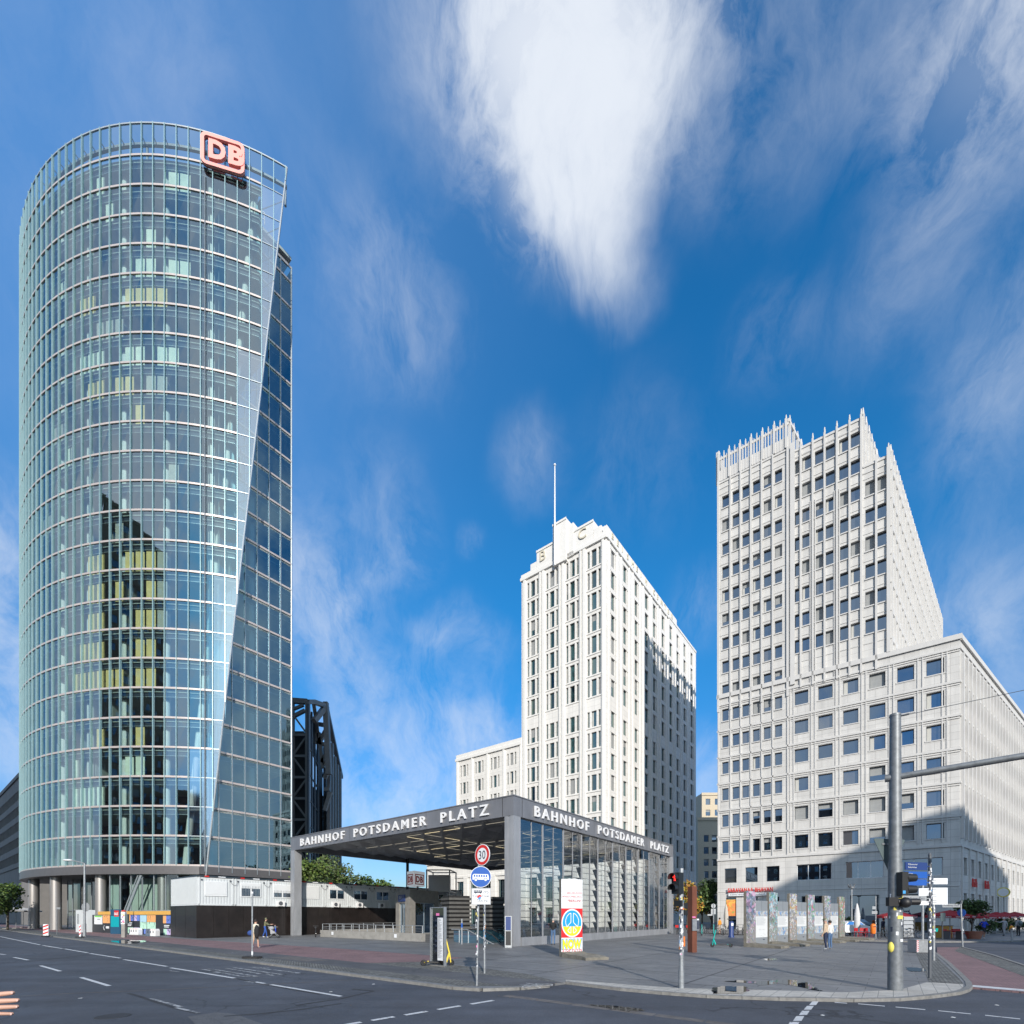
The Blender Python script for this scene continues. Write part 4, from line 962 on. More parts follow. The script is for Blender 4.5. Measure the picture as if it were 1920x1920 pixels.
    for a in mull[::1]: b.beam(arc(a,RR-.1,101.3), arc(a,RR-.75,101.3), .08, .08)
    b.build('screen_edge', ['steel_light'], root)
    # slabs, ceilings
    for k in range(n_fl+1):
        b = MB(); z = zs[k]; o = outline(bandend(k), RR-.35)
        b.prism(o, z-.42, z+.0, 0, 1); b.build('floor_slab', ['tower_ceiling', 'tower_floor'], root)
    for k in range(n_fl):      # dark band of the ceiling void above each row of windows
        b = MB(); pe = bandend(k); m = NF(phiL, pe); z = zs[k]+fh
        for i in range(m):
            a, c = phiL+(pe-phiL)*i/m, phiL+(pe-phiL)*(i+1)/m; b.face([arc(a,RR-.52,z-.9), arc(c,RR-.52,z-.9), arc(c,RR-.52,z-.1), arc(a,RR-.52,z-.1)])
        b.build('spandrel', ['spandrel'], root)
    # inner columns
    for i, a in enumerate([20-8.56*k for k in range(9)]):
        b = MB(); r0 = RR-1.5; p = arc(a, r0)
        if i == 0: b.tube(arc(6.5,r0,8.4), arc(19.5,r0,98.9), .42, n=12)
        else: b.tube((*p,z0), (*p,98.9), .42, n=12)
        b.build('inner_column', ['column_white'], root)
    for s_ in (1.6, 6.4):
        b = MB(); p = side(s_); p = (p[0]+U[0]*1.3, p[1]+U[1]*1.3); b.tube((*p,z0), (*p,96.5), .4, n=12); b.build('inner_column', ['column_white'], root)
    # core and office partitions
    b = MB(); core = [arc(phiL+3,RR-8), arc(-40,RR-8), arc(-25,RR-8), arc(-10,RR-8.5), arc(2,RR-9), arc(6,RR-11), (B1[0]+8,B1[1]-9), (B2[0]+8, B2[1]+6)]
    b.prism(core, .1, 100.5); b.build('core', ['core_wall'], root)
    b = MB()
    for k in range(n_fl):
        for j in range(9):
            if random.random() < .22:
                a = random.choice(mull[3:38]); z = zs[k]; b.beam(arc(a,RR-1.6,z+1.65), arc(a,RR-8,z+1.65), .08, 3.2)
    b.build('partitions', ['tower_ceiling'], root, kind='stuff')
    # blinds behind the glass (as in the photograph: yellow-beige lower down, pale above)
    bl = []
    def blinds(k, cols, kind, drop=1.0):
        for px in cols: bl.append((k, phi_at(px+10)-0.0, kind, drop))
    spec = [  # storey counted from the top
        (0,(308,330),'p'),(0,(165,),'p'),(3,(243,265,308,330,100),'p'),(1,(195,),'p'),(4,(139,153),'b'),(6,(139,153,165),'p'),(8,(243,),'b'),(4,(225,243,265,286),'b'),(5,(165,185,204),'g'),(6,(225,243,286,308),'p'),(7,(155,170,204,225),'b'),(7,(265,286),'g'),
        (13,(286,),'w'),(13,(153,170,225,243,265),'b'),(14,(153,170,204,265),'b'),(14,(286,),'w'),(15,(155,170,243,265),'b'),(15,(286,),'w'),(16,(139,153,170,243,265),'b'),
        (17,(125,139,153,170,188,204,243,265),'b'),(19,(170,243),'b'),(20,(125,225,243),'p'),(21,(125,139,153,170),'p'),(8,(80,100),'g'),(9,(112,),'p'),(2,(265,),'p'),(11,(60,75),'g'),(10,(300,),'g'),(12,(204,),'g')]
    for (ft, cols, kd) in spec: blinds(n_fl-1-ft, cols, kd)
    cnt = 0
    for (k, a, kd, drop) in bl:
        i = min(range(len(mull)-1), key=lambda q: abs((mull[q]+mull[q+1])/2-a))
        c, d_ = mull[i+1]+.12, mull[i]-.12; z = zs[k]+.2; zt = zs[k]+fh-1.0
        b = MB(); w0 = random.uniform(0,.12); b.face([arc(c,RR-.62,z),arc((c+d_)/2,RR-.62-w0,z),arc(d_,RR-.62,z),arc(d_,RR-.62,zt-random.uniform(0,.15)),arc(c,RR-.62,zt)])
        b.build('roller_blind', [{'b':'blind_beige','p':'blind_pale','g':'blind_grey2','w':'blind_grey2'}[kd]], root)
    # flat side wall
    for k in range(n_fl):
        za = zs[k]; zb = za+fh if k < n_fl-1 else 97.2
        b = MB(); s0 = max(0.0, (arc(bandend(k))[0]-E0[0])*sd_[0]+(arc(bandend(k))[1]-E0[1])*sd_[1])
        nx = 7; sw = sideL/nx
        for i in range(nx):
            if (i+1)*sw < s0: continue
            b.face([(*side(i*sw),za),(*side((i+1)*sw),za),(*side((i+1)*sw),zb),(*side(i*sw),zb)])
        if s0 > .3: b.face([(*arc(bandend(k)),za),(*side(s0),za),(*side(s0),zb),(*arc(bandend(k)),zb)])
        b.build('side_glass', ['flat_glass'], root)
    b = MB()
    for k in range(n_fl+1):
        b = MB(); s0 = max(0.0, (arc(bandend(k))[0]-E0[0])*sd_[0]+(arc(bandend(k))[1]-E0[1])*sd_[1]); z = zs[k] if k < n_fl else 97.2
        b.obox(E0, sd_, s0, sideL+.1, 0, .10, z-.13, z+.13); 
        if k < n_fl: b.obox(E0, sd_, s0, sideL, -.4, -.34, z+fh-.95, z+fh-.88)
        b.build('side_band', ['floor_band'], root)
    b = MB()
    for i in range(8): b.obox(E0, sd_, i*sideL/7-.035, i*sideL/7+.035, 0, .17, 7.6, 97.3)
    b.tube((*E1,7.6), (*E1,97.4), .13, n=8)
    b.build('side_fins', ['frame_steel'], root)
    b = MB()     # rear walls
    b.face([(*E1,z0),(*B1,z0),(*B1,97.2),(*E1,97.2)]); b.face([(*B1,z0),(*B2,z0),(*B2,98.8),(*B1,98.8)])
    b.build('rear_wall', ['flat_glass'], root)
    b = MB()      # plant room and roof ring behind the parapet
    b.prism([arc(-8,RR-7), arc(8,RR-6), (-37,78), (-50,80)], 98.9, 101.6); 
    for i in range(16):
        a = -2+i*1.5; b.tube(arc(a,RR-6.2,101.6), arc(a,RR-6.2,103.4), .06, n=6)
    for z in (102.4, 103.4):
        for i in range(15): b.beam(arc(-2+i*1.5,RR-6.2,z), arc(-.5+i*1.5,RR-6.2,z), .08, .08)
    b.build('roof_plant', ['steel_light'], root)
    # base: fascia ring, soffit, pillars, lobby glass
    b = MB(); m = 60
    for i in range(m):
        a, c = phiL+(10.8-phiL)*i/m, phiL+(10.8-phiL)*(i+1)/m
        b.hexa([arc(a,RR+.12,7.25),arc(c,RR+.12,7.25),arc(c,RR-.6,7.25),arc(a,RR-.6,7.25),arc(a,RR+.12,8.3),arc(c,RR+.12,8.3),arc(c,RR-.6,8.3),arc(a,RR-.6,8.3)])
    b.obox(E0, sd_, -.5, sideL+.05, -.6, .1, 7.25, 8.28)
    b.build('base_fascia', ['base_metal'], root)
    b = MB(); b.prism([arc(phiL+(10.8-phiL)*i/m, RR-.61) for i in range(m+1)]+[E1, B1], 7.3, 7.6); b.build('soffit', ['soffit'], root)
    for px in (62, 103, 188, 305):
        a = phi_at(px, RR-1.2); b = MB(); b.tube(arc(a,RR-1.3,0), arc(a,RR-1.3,7.3), .62, n=20); b.tube(arc(a,RR-1.3,0), arc(a,RR-1.3,.12), .7, n=20); b.build('pillar', ['pillar_metal'], root)
    for px in (75, 140, 345):
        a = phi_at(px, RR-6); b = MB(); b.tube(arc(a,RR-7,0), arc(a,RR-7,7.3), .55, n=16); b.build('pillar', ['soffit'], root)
    b = MB(); f = MB()      # lobby glazing, set back at the entrance and flush further right
    aL, aR = phi_at(200), 10.4
    K = 8
    for i in range(K):
        a, c = aL+(aR-aL)*i/K, aL+(aR-aL)*(i+1)/K
        b.face([arc(a,RR-.5,0),arc(c,RR-.5,0),arc(c,RR-.5,7.3),arc(a,RR-.5,7.3)])
        f.beam(arc(a,RR-.45,0.1), arc(a,RR-.45,7.2), .1, .1); f.beam(arc(a,RR-.45,2.6), arc(c,RR-.45,2.6), .09, .09)
    for w_, px0 in ((.22,222),(.1,216)): g_ = MB(); g_.beam(arc(phi_at(px0),RR-.3,0.3), arc(phi_at(px0+40),RR-.3,7.2), w_, w_*1.3); g_.build('brace', ['frame_steel'], root)
    g2 = MB()
    for i in range(6):
        a, c = -40+(aL+40)*i/6, -40+(aL+40)*(i+1)/6
        b.face([arc(a,RR-5,0),arc(c,RR-5,0),arc(c,RR-5,7.3),arc(a,RR-5,7.3)]); g2.beam(arc(a,RR-5,.1), arc(a,RR-5,7.2), .1, .14)
    b.face([(*arc(aL,RR-5),0),(*arc(aL,RR-.5),0),(*arc(aL,RR-.5),7.3),(*arc(aL,RR-5),7.3)])
    for i in range(7): b.face([(*side(i*sideL/7),0),(*side((i+1)*sideL/7),0),(*side((i+1)*sideL/7),7.3),(*side(i*sideL/7),7.3)])
    b.build('lobby_glass', ['screen_glass'], root); f.build('lobby_frame', ['frame_steel'], root); g2.build('entrance_mullions', ['frame_steel'], root)
    mat('lobby_panel', (.42,.52,.45), .6, var=.08, scale=.8); b = MB()
    for i in range(8): a, c = aL+1+(aR-aL-1)*i/8, aL+1+(aR-aL-1)*(i+1)/8; b.hexa([arc(a+.08,RR-2.6,0),arc(c-.08,RR-2.6,0),arc(c-.08,RR-2.8,0),arc(a+.08,RR-2.8,0),arc(a+.08,RR-2.6,6.9),arc(c-.08,RR-2.6,6.9),arc(c-.08,RR-2.8,6.9),arc(a+.08,RR-2.8,6.9)])
    b.build('lobby_wall', ['lobby_panel'], root)
    b = MB(); b.face([arc(-20,RR-4.9,3.1), arc(-14.5,RR-4.9,3.1), arc(-14.5,RR-4.9,4.9), arc(-20,RR-4.9,4.9)]); 
    # rooftop sign
    a0, a1 = phi_at(379.5), phi_at(461); p0 = Vector(arc(a0, RR+.35, 0)); p1 = Vector(arc(a1, RR+.5, 0)); r = (p1-p0); Wd = r.length; r.normalize()
    mid = (p0+p1)/2; s = thing('rooftop_sign', 'pale red rounded-frame logo sign reading DB on top of the glass tower', 'sign', (mid.x, mid.y, 98.0))
    H = 4.1; zb = 98.1; up = Vector((0,0,1)); nn = r.cross(up)
    P = lambda x, y, z=0: p0+r*x+up*(zb+y)+nn*z
    def rr(b, x0, x1, y0, y1, rad, t, z0_, z1_, m=0):
        o = []; i_ = []
        for (cx, cy, sa) in ((x1-rad,y1-rad,0),(x0+rad,y1-rad,90),(x0+rad,y0+rad,180),(x1-rad,y0+rad,270)):
            for q in range(5):
                an = R(sa+q*22.5); o.append((cx+rad*math.cos(an), cy+rad*math.sin(an))); i_.append((cx+(rad-t)*math.cos(an), cy+(rad-t)*math.sin(an)))
        n = len(o)
        for k in range(n):
            j = (k+1)%n; a, c, d2, e = o[k], o[j], i_[j], i_[k]
            b.hexa([P(*a,z0_),P(*c,z0_),P(*d2,z0_),P(*e,z0_),P(*a,z1_),P(*c,z1_),P(*d2,z1_),P(*e,z1_)], m)
    b = MB(); rr(b, 0, Wd, 0, H, .75, .42, 0, .28); b.build('frame', ['sign_red'], s)
    b = MB(); rr(b, .03, Wd-.03, .03, H-.03, .72, .42, -.12, -.01); b.build('frame_back', ['neon_back'], s)
    letters(s, 'D', P(.95,.85), r, up, 'sign_red', width=2.0, height=2.45, depth=.35, bold=.045)
    letters(s, 'B', P(3.25,.85), r, up, 'sign_red', width=1.85, height=2.45, depth=.35, bold=.045)
    b = MB()
    for x in (.6, 2.0, 3.6, 5.0): b.beam(P(min(x,Wd-.4),-.15,-.35), P(min(x,Wd-.4),H-.3,-.35), .06, .06); b.beam(P(min(x,Wd-.4),.4,-.1), P(min(x,Wd-.4),.4,-.8), .05, .05)
    b.build('brackets', ['frame_steel'], s)
glass_tower()

# ================================================================ steel-trussed glass hall behind the station entrance
mat('truss_steel', (.24,.235,.23), .55, metal=.3, var=.1)
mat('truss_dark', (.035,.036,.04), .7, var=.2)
glassmat('facet_glass', refl=.45, rough=.02, gl=(.75,.9,1.0), dark=(.02,.03,.05), wav=.02)
def truss_hall():
    root = thing('truss_hall', 'dark glass hall with exposed steel trusses standing behind the round glass tower', 'building', (*D(600,98), 0))
    b = MB()
    P = lambda px, Y, py: (*D(px, Y), ZZ(py, Y))
    Yf, Yb = 92.0, 112.0
    # open front bay: columns, floors and diagonals
    l, r = 520, 577
    for px in (523, 548, 577): b.beam(P(px,Yf,1316), (*D(px,Yf),0), .7, .7)
    for z in range(4, 39, 4):
        b.beam((*D(l,Yf),z), (*D(r,Yf),z), .35, .45); 
        b.beam((*D(548,Yf),z), (*D(r,Yf),z+4), .3, .3) if z % 8 == 0 else b.beam((*D(r,Yf),z), (*D(548,Yf),z+4), .3, .3)
        b.beam((*D(528,Yf+4),z+2), (*D(570,Yf+4),z+2), .3, .3)
    b.beam(P(523,Yf,1312), P(577,Yf,1316), .8, .9); b.beam(P(545,Yf,1332), P(569,Yf,1322), .5, .5); b.beam(P(545,Yf,1346), P(572,Yf,1332), .6, .6)
    # top frame to the peak and down the right-hand edge
    pk = P(611,Yf+6,1324)
    b.beam(P(577,Yf,1316), P(588,Yf+2,1316), .8, .8); b.beam(P(588,Yf+2,1316), pk, .8, .8); b.beam(pk, P(611,Yf+6,1317), .9, .9)
    b.beam(P(589,Yf+3,1352), pk, .9, .9); b.beam(P(588,Yf+2,1318), P(596,Yf+8,1374), .6, .6)
    b.beam(pk, P(617,Yf+6,1452), 1.0, 1.0); b.beam(pk, P(640,Yb+16,1457), .9, .9)
    for (x0,y0,x1,y1) in ((592,1357,611,1360),(599,1393,612,1397),(597,1395,611,1370),(592,1353,596,1395),(604,1430,616,1405),(606,1432,616,1430),(598,1374,606,1440),(609,1460,618,1440),(608,1480,619,1480),(609,1520,620,1485)):
        b.beam(P(x0,Yf+8,y0), P(x1,Yf+8,y1), .7, .7)
    for (x, y) in ((617,1452),(622,1400),(627,1425),(632,1440),(637,1452)):
        b.beam(P(x,Yf+10+(x-617)*.6,y-6), (*D(x,Yf+10+(x-617)*.6),0), .7, .7)
    b.build('truss', ['truss_steel'], root)
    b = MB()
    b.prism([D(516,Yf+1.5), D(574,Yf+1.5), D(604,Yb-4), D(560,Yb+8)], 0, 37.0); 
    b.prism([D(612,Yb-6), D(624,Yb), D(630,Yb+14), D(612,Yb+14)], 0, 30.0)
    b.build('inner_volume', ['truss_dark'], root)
    b = MB()   # leaning glass blade along the right side
    def quad(p, q, r_, s_): b.face([p, q, r_, s_])
    quad((*D(578,Yf),0), (*D(606,Yb),0), P(606,Yb,1395), P(578,Yf,1318)); quad((*D(606,Yb),0), (*D(636,Yb+14),0), P(636,Yb+14,1462), P(612,Yb,1420))
    b.build('glass_blade', ['facet_glass'], root)
    b = MB()
    for k in range(6):
        px = 578+k*6; Y = Yf+(Yb-Yf)*k/5; b.beam((*D(px,Y-.3),0), P(px,Y-.3,1320+k*15), .35, .35)
    for k in range(7):
        z = 4+k*5; b.beam((*D(578,Yf-.3),z), (*D(606,Yb-.3),z), .15, .15)
    for k in range(5):
        px = 610+k*6; Y = Yb+k*3; b.beam((*D(px,Y-.5),0), P(px,Y-.5,1425+k*9), .5, .5)
    b.build('blade_mullions', ['frame_dark'], root)
truss_hall()

# ================================================================ blocks further off
mat('slate_stone', (.20,.19,.18), .75, var=.12, scale=.5)
mat('sand_stone', (.56,.48,.36), .85, var=.1)
mat('brown_brick', (.20,.115,.085), .85, var=.12)
def plain_block(name, label, P, d, W, H, dep, wallm, colw, rowh, wm='window_glass', fr='frame_dark', gap=.5, base=4.5, wh=None, d2=None, W2=None, cap=60, mull=0, corn=True):
    """block with a real window grid on its front and on its right-hand side"""
    root = thing(name, label, 'building', (P[0], P[1], 0)); b = MB(); wins = []
    n = (-d[1], d[0])         # inward
    nc = int((W-.6)/colw); wd = colw*(1-gap); x0 = (W-nc*colw)/2
    cols = [(round(x0+k*colw+(colw-wd)/2,3), round(x0+k*colw+(colw+wd)/2,3)) for k in range(nc)]
    nr = int((H-base-.8)/rowh); h = wh or rowh*.55
    rows = [(round(base+k*rowh+(rowh-h)/2,3), round(base+k*rowh+(rowh+h)/2,3)) for k in range(nr)]
    facade(b, P, d, W, (0, H), cols, rows, .3, wins)
    Q = (P[0]+d[0]*W, P[1]+d[1]*W); dd = d2 or n; L2 = W2 or dep
    nc2 = int((L2-.6)/colw); cols2 = [(round(.5+k*colw+(colw-wd)/2,3), round(.5+k*colw+(colw+wd)/2,3)) for k in range(nc2)]
    facade(b, Q, dd, L2, (0, H), cols2, rows, .3, wins)
    Rr = (Q[0]+dd[0]*L2, Q[1]+dd[1]*L2); S = (P[0]+n[0]*dep, P[1]+n[1]*dep)
    for p, q in ((Rr, S), (S, P)): b.face([(*p,0),(*q,0),(*q,H),(*p,H)])
    b.face([(*P,H-.005),(*Q,H-.005),(*Rr,H-.005),(*S,H-.005)])
    b.build('wall', [wallm], root)
    if corn:
        t = MB(); t.obox(P, d, -.15, W+.15, 0, .25, H-.7, H+.15); t.obox(Q, dd, .26, L2, 0, .25, H-.7, H+.15); t.obox(P, d, -.1, W+.1, 0, .18, base-.5, base-.1); t.build('cornice', [wallm], root)
    add_windows(root, wins, 'window', wm, fr, 'blind_grey', cap=cap, mull=mull, sill=False)
    return root
# long dark-stone block at the far left
q = D(58, 100); p = (q[0]+U[0]*66, q[1]+U[1]*66)
plain_block('office_block', 'long grey stone office block with window strips at the far left behind the glass tower', p, (-U[0], -U[1]), 66, 33.4, 20, 'slate_stone', 1.9, 3.5, gap=.16, base=13.2, wh=2.1, fr='frame_steel', mull=0)
p = D(-12, 150); plain_block('office_block', 'light glass-fronted block in the gap at the left edge, beyond the grey stone block', p, (1, 0), 3.6, 34, 20, 'column_white', 1.7, 3.6, gap=.2, base=6, cap=20)
# pair seen in the gap between the white tower and the right-hand tower
p = D(1308, 138); plain_block('apartment_block', 'sand-coloured stone block with dark window bands in the gap between the two white towers', p, (1, 0), 9.5, 29.5, 18, 'sand_stone', 2.3, 3.4, gap=.4, base=5, wh=1.9, cap=40)
p = D(1316, 160); plain_block('apartment_block', 'taller cream stone block rising behind the sand-coloured one in the same gap', p, (1, 0), 22, 42, 20, 'sand_stone', 3.0, 3.6, base=5, cap=24)
# two towers behind the camera: one throws the shadow on the right-hand tower, the other is mirrored in the glass
b = MB()
plain_block('brick_tower', 'brown brick block behind the viewpoint whose shadow falls across the corner wing', (81,-31), nrm2((-25,1)), 25.02, 48.2, 34, 'brown_brick', 3.0, 3.6, d2=nrm2((-10.5,-10)), W2=15, cap=1)
plain_block('brick_tower', 'tall brown brick tower mirrored in the round glass front, left of the viewpoint', (-90,-30), nrm2((-.5,.86)), 56, 108, 26, 'brown_brick', 3.0, 3.6, cap=1)
plain_block('brick_block', 'lower brown brick block behind the viewpoint, mirrored near the foot of the round glass front', (-62,-66), nrm2((-.86,.5)), 32, 44, 24, 'brown_brick', 3.0, 3.6, cap=1)
# ================================================================ station entrance hall
mat('canopy_steel', (.23,.235,.255), .45, metal=.35, var=.16, scale=1.1, detail=9, stretch=(1,1,.35))
mat('canopy_post', (.38,.39,.41), .45, metal=.35, var=.16, scale=1.6, detail=9, stretch=(1,1,.3))
mat('ceiling_panel', (.42,.425,.44), .45, metal=.2, var=.12)
mat('ceiling_joint', (.02,.02,.022), .7, var=0)
mat('strip_light', (.8,.75,.6), .5, var=0, emit=(1,.9,.68), emits=.45)
mat('letter_white', (.80,.80,.81), .5, var=.02)
glassmat('hall_glass', tint=(.76,.81,.82), refl=.22, rough=.0, wav=.015)
mat('concrete', (.30,.29,.27), .88, var=.18, scale=2.2, bump=.3)
mat('dark_granite', (.10,.10,.098), .6, var=.2, scale=1.5)
mat('black', (.015,.015,.017), .5, var=0)
mat('rubber', (.022,.022,.024), .8, var=.1)
mat('galv', (.36,.38,.40), .45, metal=.55, var=.15, scale=8)
mat('white_panel', (.70,.72,.73), .55, var=.04)
mat('blue_sign', (.015,.10,.42), .45, var=0)
mat('dark_blue_sign', (.02,.05,.19), .45, var=0)
mat('red_paint', (.62,.03,.025), .5, var=.04)
mat('sign_white', (.80,.82,.85), .5, var=.02)
mat('text_dark', (.03,.04,.07), .6, var=0)
LU, LV = 27.8, 28.5; c0 = toSN(.1, 31.0); S0, N0 = c0
mU = (-U[0], -U[1])
def hall():
    root = thing('station_entrance', 'flat-roofed grey steel station entrance hall with glass side wall, white lettering on its fascia', 'station entrance', SN(S0, N0, 0))
    S1, N1 = S0+LU, N0+LV; zt, zf = 9.6, 8.36
    # four corner columns
    for (s, n) in ((S0, N0), (S1-.7, N0), (S0, N1-.7), (S1-.7, N1-.7)):
        b = MB(); p = SN(s, n); q = [SN(s, n), SN(s+.7, n), SN(s+.7, n+.7), SN(s, n+.7)]; b.prism(q, 0, zf-.004)
        for (a, c) in ((-.02,.25),(.45,.72)): b.prism([SN(s+a, n-.02), SN(s+c, n-.02), SN(s+c, n+.72), SN(s+a, n+.72)], .006, zf-.01)
        b.build('column', ['canopy_post'], root)
    # fascia beams
    for nm, q in (('f', [SN(S0,N0), SN(S1,N0), SN(S1,N0+.5), SN(S0,N0+.5)]), ('r', [SN(S0,N0+.502), SN(S0+.5,N0+.502), SN(S0+.5,N1), SN(S0,N1)]),
                  ('b', [SN(S0+.502,N1-.5), SN(S1,N1-.5), SN(S1,N1), SN(S0+.502,N1)]), ('l', [SN(S1-.5,N0+.502), SN(S1,N0+.502), SN(S1,N1-.502), SN(S1-.5,N1-.502)])):
        b = MB(); b.prism(q, zf, zt); b.build('fascia', ['canopy_steel'], root)
    b = MB(); b.prism([SN(S0-.04,N0-.04), SN(S1+.04,N0-.04), SN(S1+.04,N1+.04), SN(S0-.04,N1+.04)], zt+.003, zt+.07); b.build('roof', ['canopy_steel'], root)
    # seam lines of the corner casing
    b = MB(); b.prism([SN(S0-.012,N0-.012), SN(S0+.9,N0-.012), SN(S0+.9,N0+.9), SN(S0-.012,N0+.9)], zf-.03, zf-.004); b.prism([SN(S0+.89,N0-.012), SN(S0+.92,N0-.012), SN(S0+.92,N0+.01), SN(S0+.89,N0+.01)], zf, zt); b.prism([SN(S0-.012,N0+.89), SN(S0+.01,N0+.89), SN(S0+.01,N0+.92), SN(S0-.012,N0+.92)], zf, zt); 
    for k in range(1, 11): b.prism([SN(S0+.9+k*2.42,N0-.004), SN(S0+.912+k*2.42,N0-.004), SN(S0+.912+k*2.42,N0+.01), SN(S0+.9+k*2.42,N0+.01)], zf, zt); b.prism([SN(S0-.004,N0+.9+k*2.42), SN(S0+.01,N0+.9+k*2.42), SN(S0+.01,N0+.912+k*2.42), SN(S0-.004,N0+.912+k*2.42)], zf, zt)
    b.build('casing_joints', ['ceiling_joint'], root)
    # folded ceiling: triangular coffers
    b = MB(); j = MB(); m = 12; cw = (LU-1.0)/m; ch = (LV-1.0)/m
    for i in range(m):
        for k in range(m):
            s, n = S0+.5+i*cw, N0+.5+k*ch; zc, ze = 8.62, 9.0; g = .07
            c = [SN(s+g,n+g,ze), SN(s+cw-g,n+g,ze), SN(s+cw-g,n+ch-g,ze), SN(s+g,n+ch-g,ze)]; mid = SN(s+cw/2,n+ch/2,zc)
            q1, q2 = (SN(s+cw*.5,n+ch*.5,zc)), 0
            for a in range(4): b.face([c[a], c[(a+1)%4], mid][::-1] if a % 2 else [c[a], c[(a+1)%4], SN(s+cw/2,n+ch/2,zc+.001)][::-1])
    j.face([SN(S0,N0,9.05), SN(S1,N0,9.05), SN(S1,N1,9.05), SN(S0,N1,9.05)])
    b.build('ceiling_panels', ['ceiling_panel'], root); j.build('ceiling', ['ceiling_joint'], root)
    # zigzag light strips in the joints
    b = MB(); random.seed(11)
    def strip(i, k, along):
        s, n = S0+.5+i*cw, N0+.5+k*ch
        if along: a, c = (s+.25, n), (s+cw-.25, n)
        else: a, c = (s, n+.25), (s, n+ch-.25)
        b.beam(SN(*a, 8.93), SN(*c, 8.93), .09, .04)
    def seg(a, c):
        (s0_, n0_), (s1_, n1_) = [(S0+.5+q[0]*cw, N0+.5+q[1]*ch) for q in (a, c)]
        ax, ay = SN(s0_, n0_); bx_, by = SN(s1_, n1_)
        b.beam((ax+(bx_-ax)*.1, ay+(by-ay)*.1, 8.72), (ax+(bx_-ax)*.9, ay+(by-ay)*.9, 8.72), .05, .02)
    for (st, moves) in (((1,1),'AAAABBAAAABB'),((2,3),'BBAAABBAAAB'),((0,5),'AAABBAAABBAA'),((1,6),'BAAAABBAAAA'),((0,8),'AAABBBAAAA'),((1,3),'BBBBAAAA'),((5,2),'BBAAAABBA'),((2,10),'AAAABAAAA'),((0,3),'AABAAABBB'),((3,0),'BAAABAAAA'),((6,1),'BBBAAAB'),((0,10),'AAAAABAAA'),((7,4),'BBAAABB'),((4,7),'BBAAAABB')):
        i, k = st
        for mv in moves:
            q = (i+1, k) if mv == 'A' else (i, k+1)
            if q[0] > m-0.5 or q[1] > m-.5: break
            seg((i, k), q); i, k = q
    b.build('light_strips', ['strip_light'], root)
    # inner steel posts
    for (s, n) in ((S0+9, N0+20), (S0+20, N0+20), (S0+27, N0+14)):
        b = MB(); b.tube(SN(s,n,0), SN(s,n,8.9), .17, n=12); b.build('inner_post', ['black'], root)
    # glass side wall
    b = MB(); b.prism([SN(S0+.02,N0+.9), SN(S0+.6,N0+.9), SN(S0+.6,N1-.9), SN(S0+.02,N1-.9)], 0, .55); b.build('plinth', ['canopy_post'], root)
    nb = 10; bay = (LV-1.75)/nb
    for k in range(nb+1):
        n = N0+.87+k*bay; b = MB()
        if 0 < k < nb: b.prism([SN(S0+.16,n-.06), SN(S0+.34,n-.06), SN(S0+.34,n+.06), SN(S0+.16,n+.06)], .55, zf); 
        if 0 < k < nb:
            z = .6
            while z < 8.2:
                z2_ = min(z+.86, 8.3); b.mesh([SN(S0+.34,n-.035,z), SN(S0+.34,n-.035,z2_), SN(S0+.68,n-.035,z2_), SN(S0+.34,n+.035,z), SN(S0+.34,n+.035,z2_), SN(S0+.68,n+.035,z2_)], [(0,1,2),(3,5,4),(0,3,4,1),(1,4,5,2),(2,5,3,0)]); z += .86
            b.build('mullion', ['canopy_post'], root)
        if k < nb: b = MB(); b.prism([SN(S0+.17,n+bay/2-.02), SN(S0+.26,n+bay/2-.02), SN(S0+.26,n+bay/2+.02), SN(S0+.17,n+bay/2+.02)], .55, zf); b.build('mullion', ['canopy_post'], root)
        if k < nb:
            g = MB(); rows = 9; hh = (zf-.55)/rows
            for r_ in range(rows):
                z = .55+r_*hh; t = random.gauss(0,.004)
                g.face([SN(S0+.2,n+.07,z+.01), SN(S0+.2+t,n+bay-.07,z+.01), SN(S0+.2+random.gauss(0,.006),n+bay-.07,z+hh-.01), SN(S0+.2+t,n+.07,z+hh-.01)])
            g.build('glass_bay', ['hall_glass'], root)
    b = MB()
    for r_ in range(1, 18): z = .55+r_*(zf-.55)/18; b.beam(SN(S0+.24,N0+.9,z), SN(S0+.24,N1-.9,z), .04, .035)
    b.build('glazing_rails', ['canopy_post'], root)
    # fascia lettering, front and right side
    up = (0,0,1)
    fl = lambda d: SN(S1-d, N0-.03, 8.62)
    letters(root, 'BAHNHOF', fl(1.98), (*mU,0), up, 'letter_white', width=7.28, height=.72, depth=.10, bold=.012, sp=1.42)
    letters(root, 'POTSDAMER', fl(10.68), (*mU,0), up, 'letter_white', width=9.06, height=.72, depth=.10, bold=.012, sp=1.42)
    letters(root, 'PLATZ', fl(21.26), (*mU,0), up, 'letter_white', width=4.54, height=.72, depth=.10, bold=.012, sp=1.42)
    fr = lambda d: SN(S0-.03, N0+d, 8.62)
    letters(root, 'BAHNHOF', fr(2.22), (*V,0), up, 'letter_white', width=7.37, height=.72, depth=.10, bold=.012, sp=1.42)
    letters(root, 'POTSDAMER', fr(11.13), (*V,0), up, 'letter_white', width=9.26, height=.72, depth=.10, bold=.012, sp=1.42)
    letters(root, 'PLATZ', fr(22.04), (*V,0), up, 'letter_white', width=4.85, height=.72, depth=.10, bold=.012, sp=1.42)
hall()

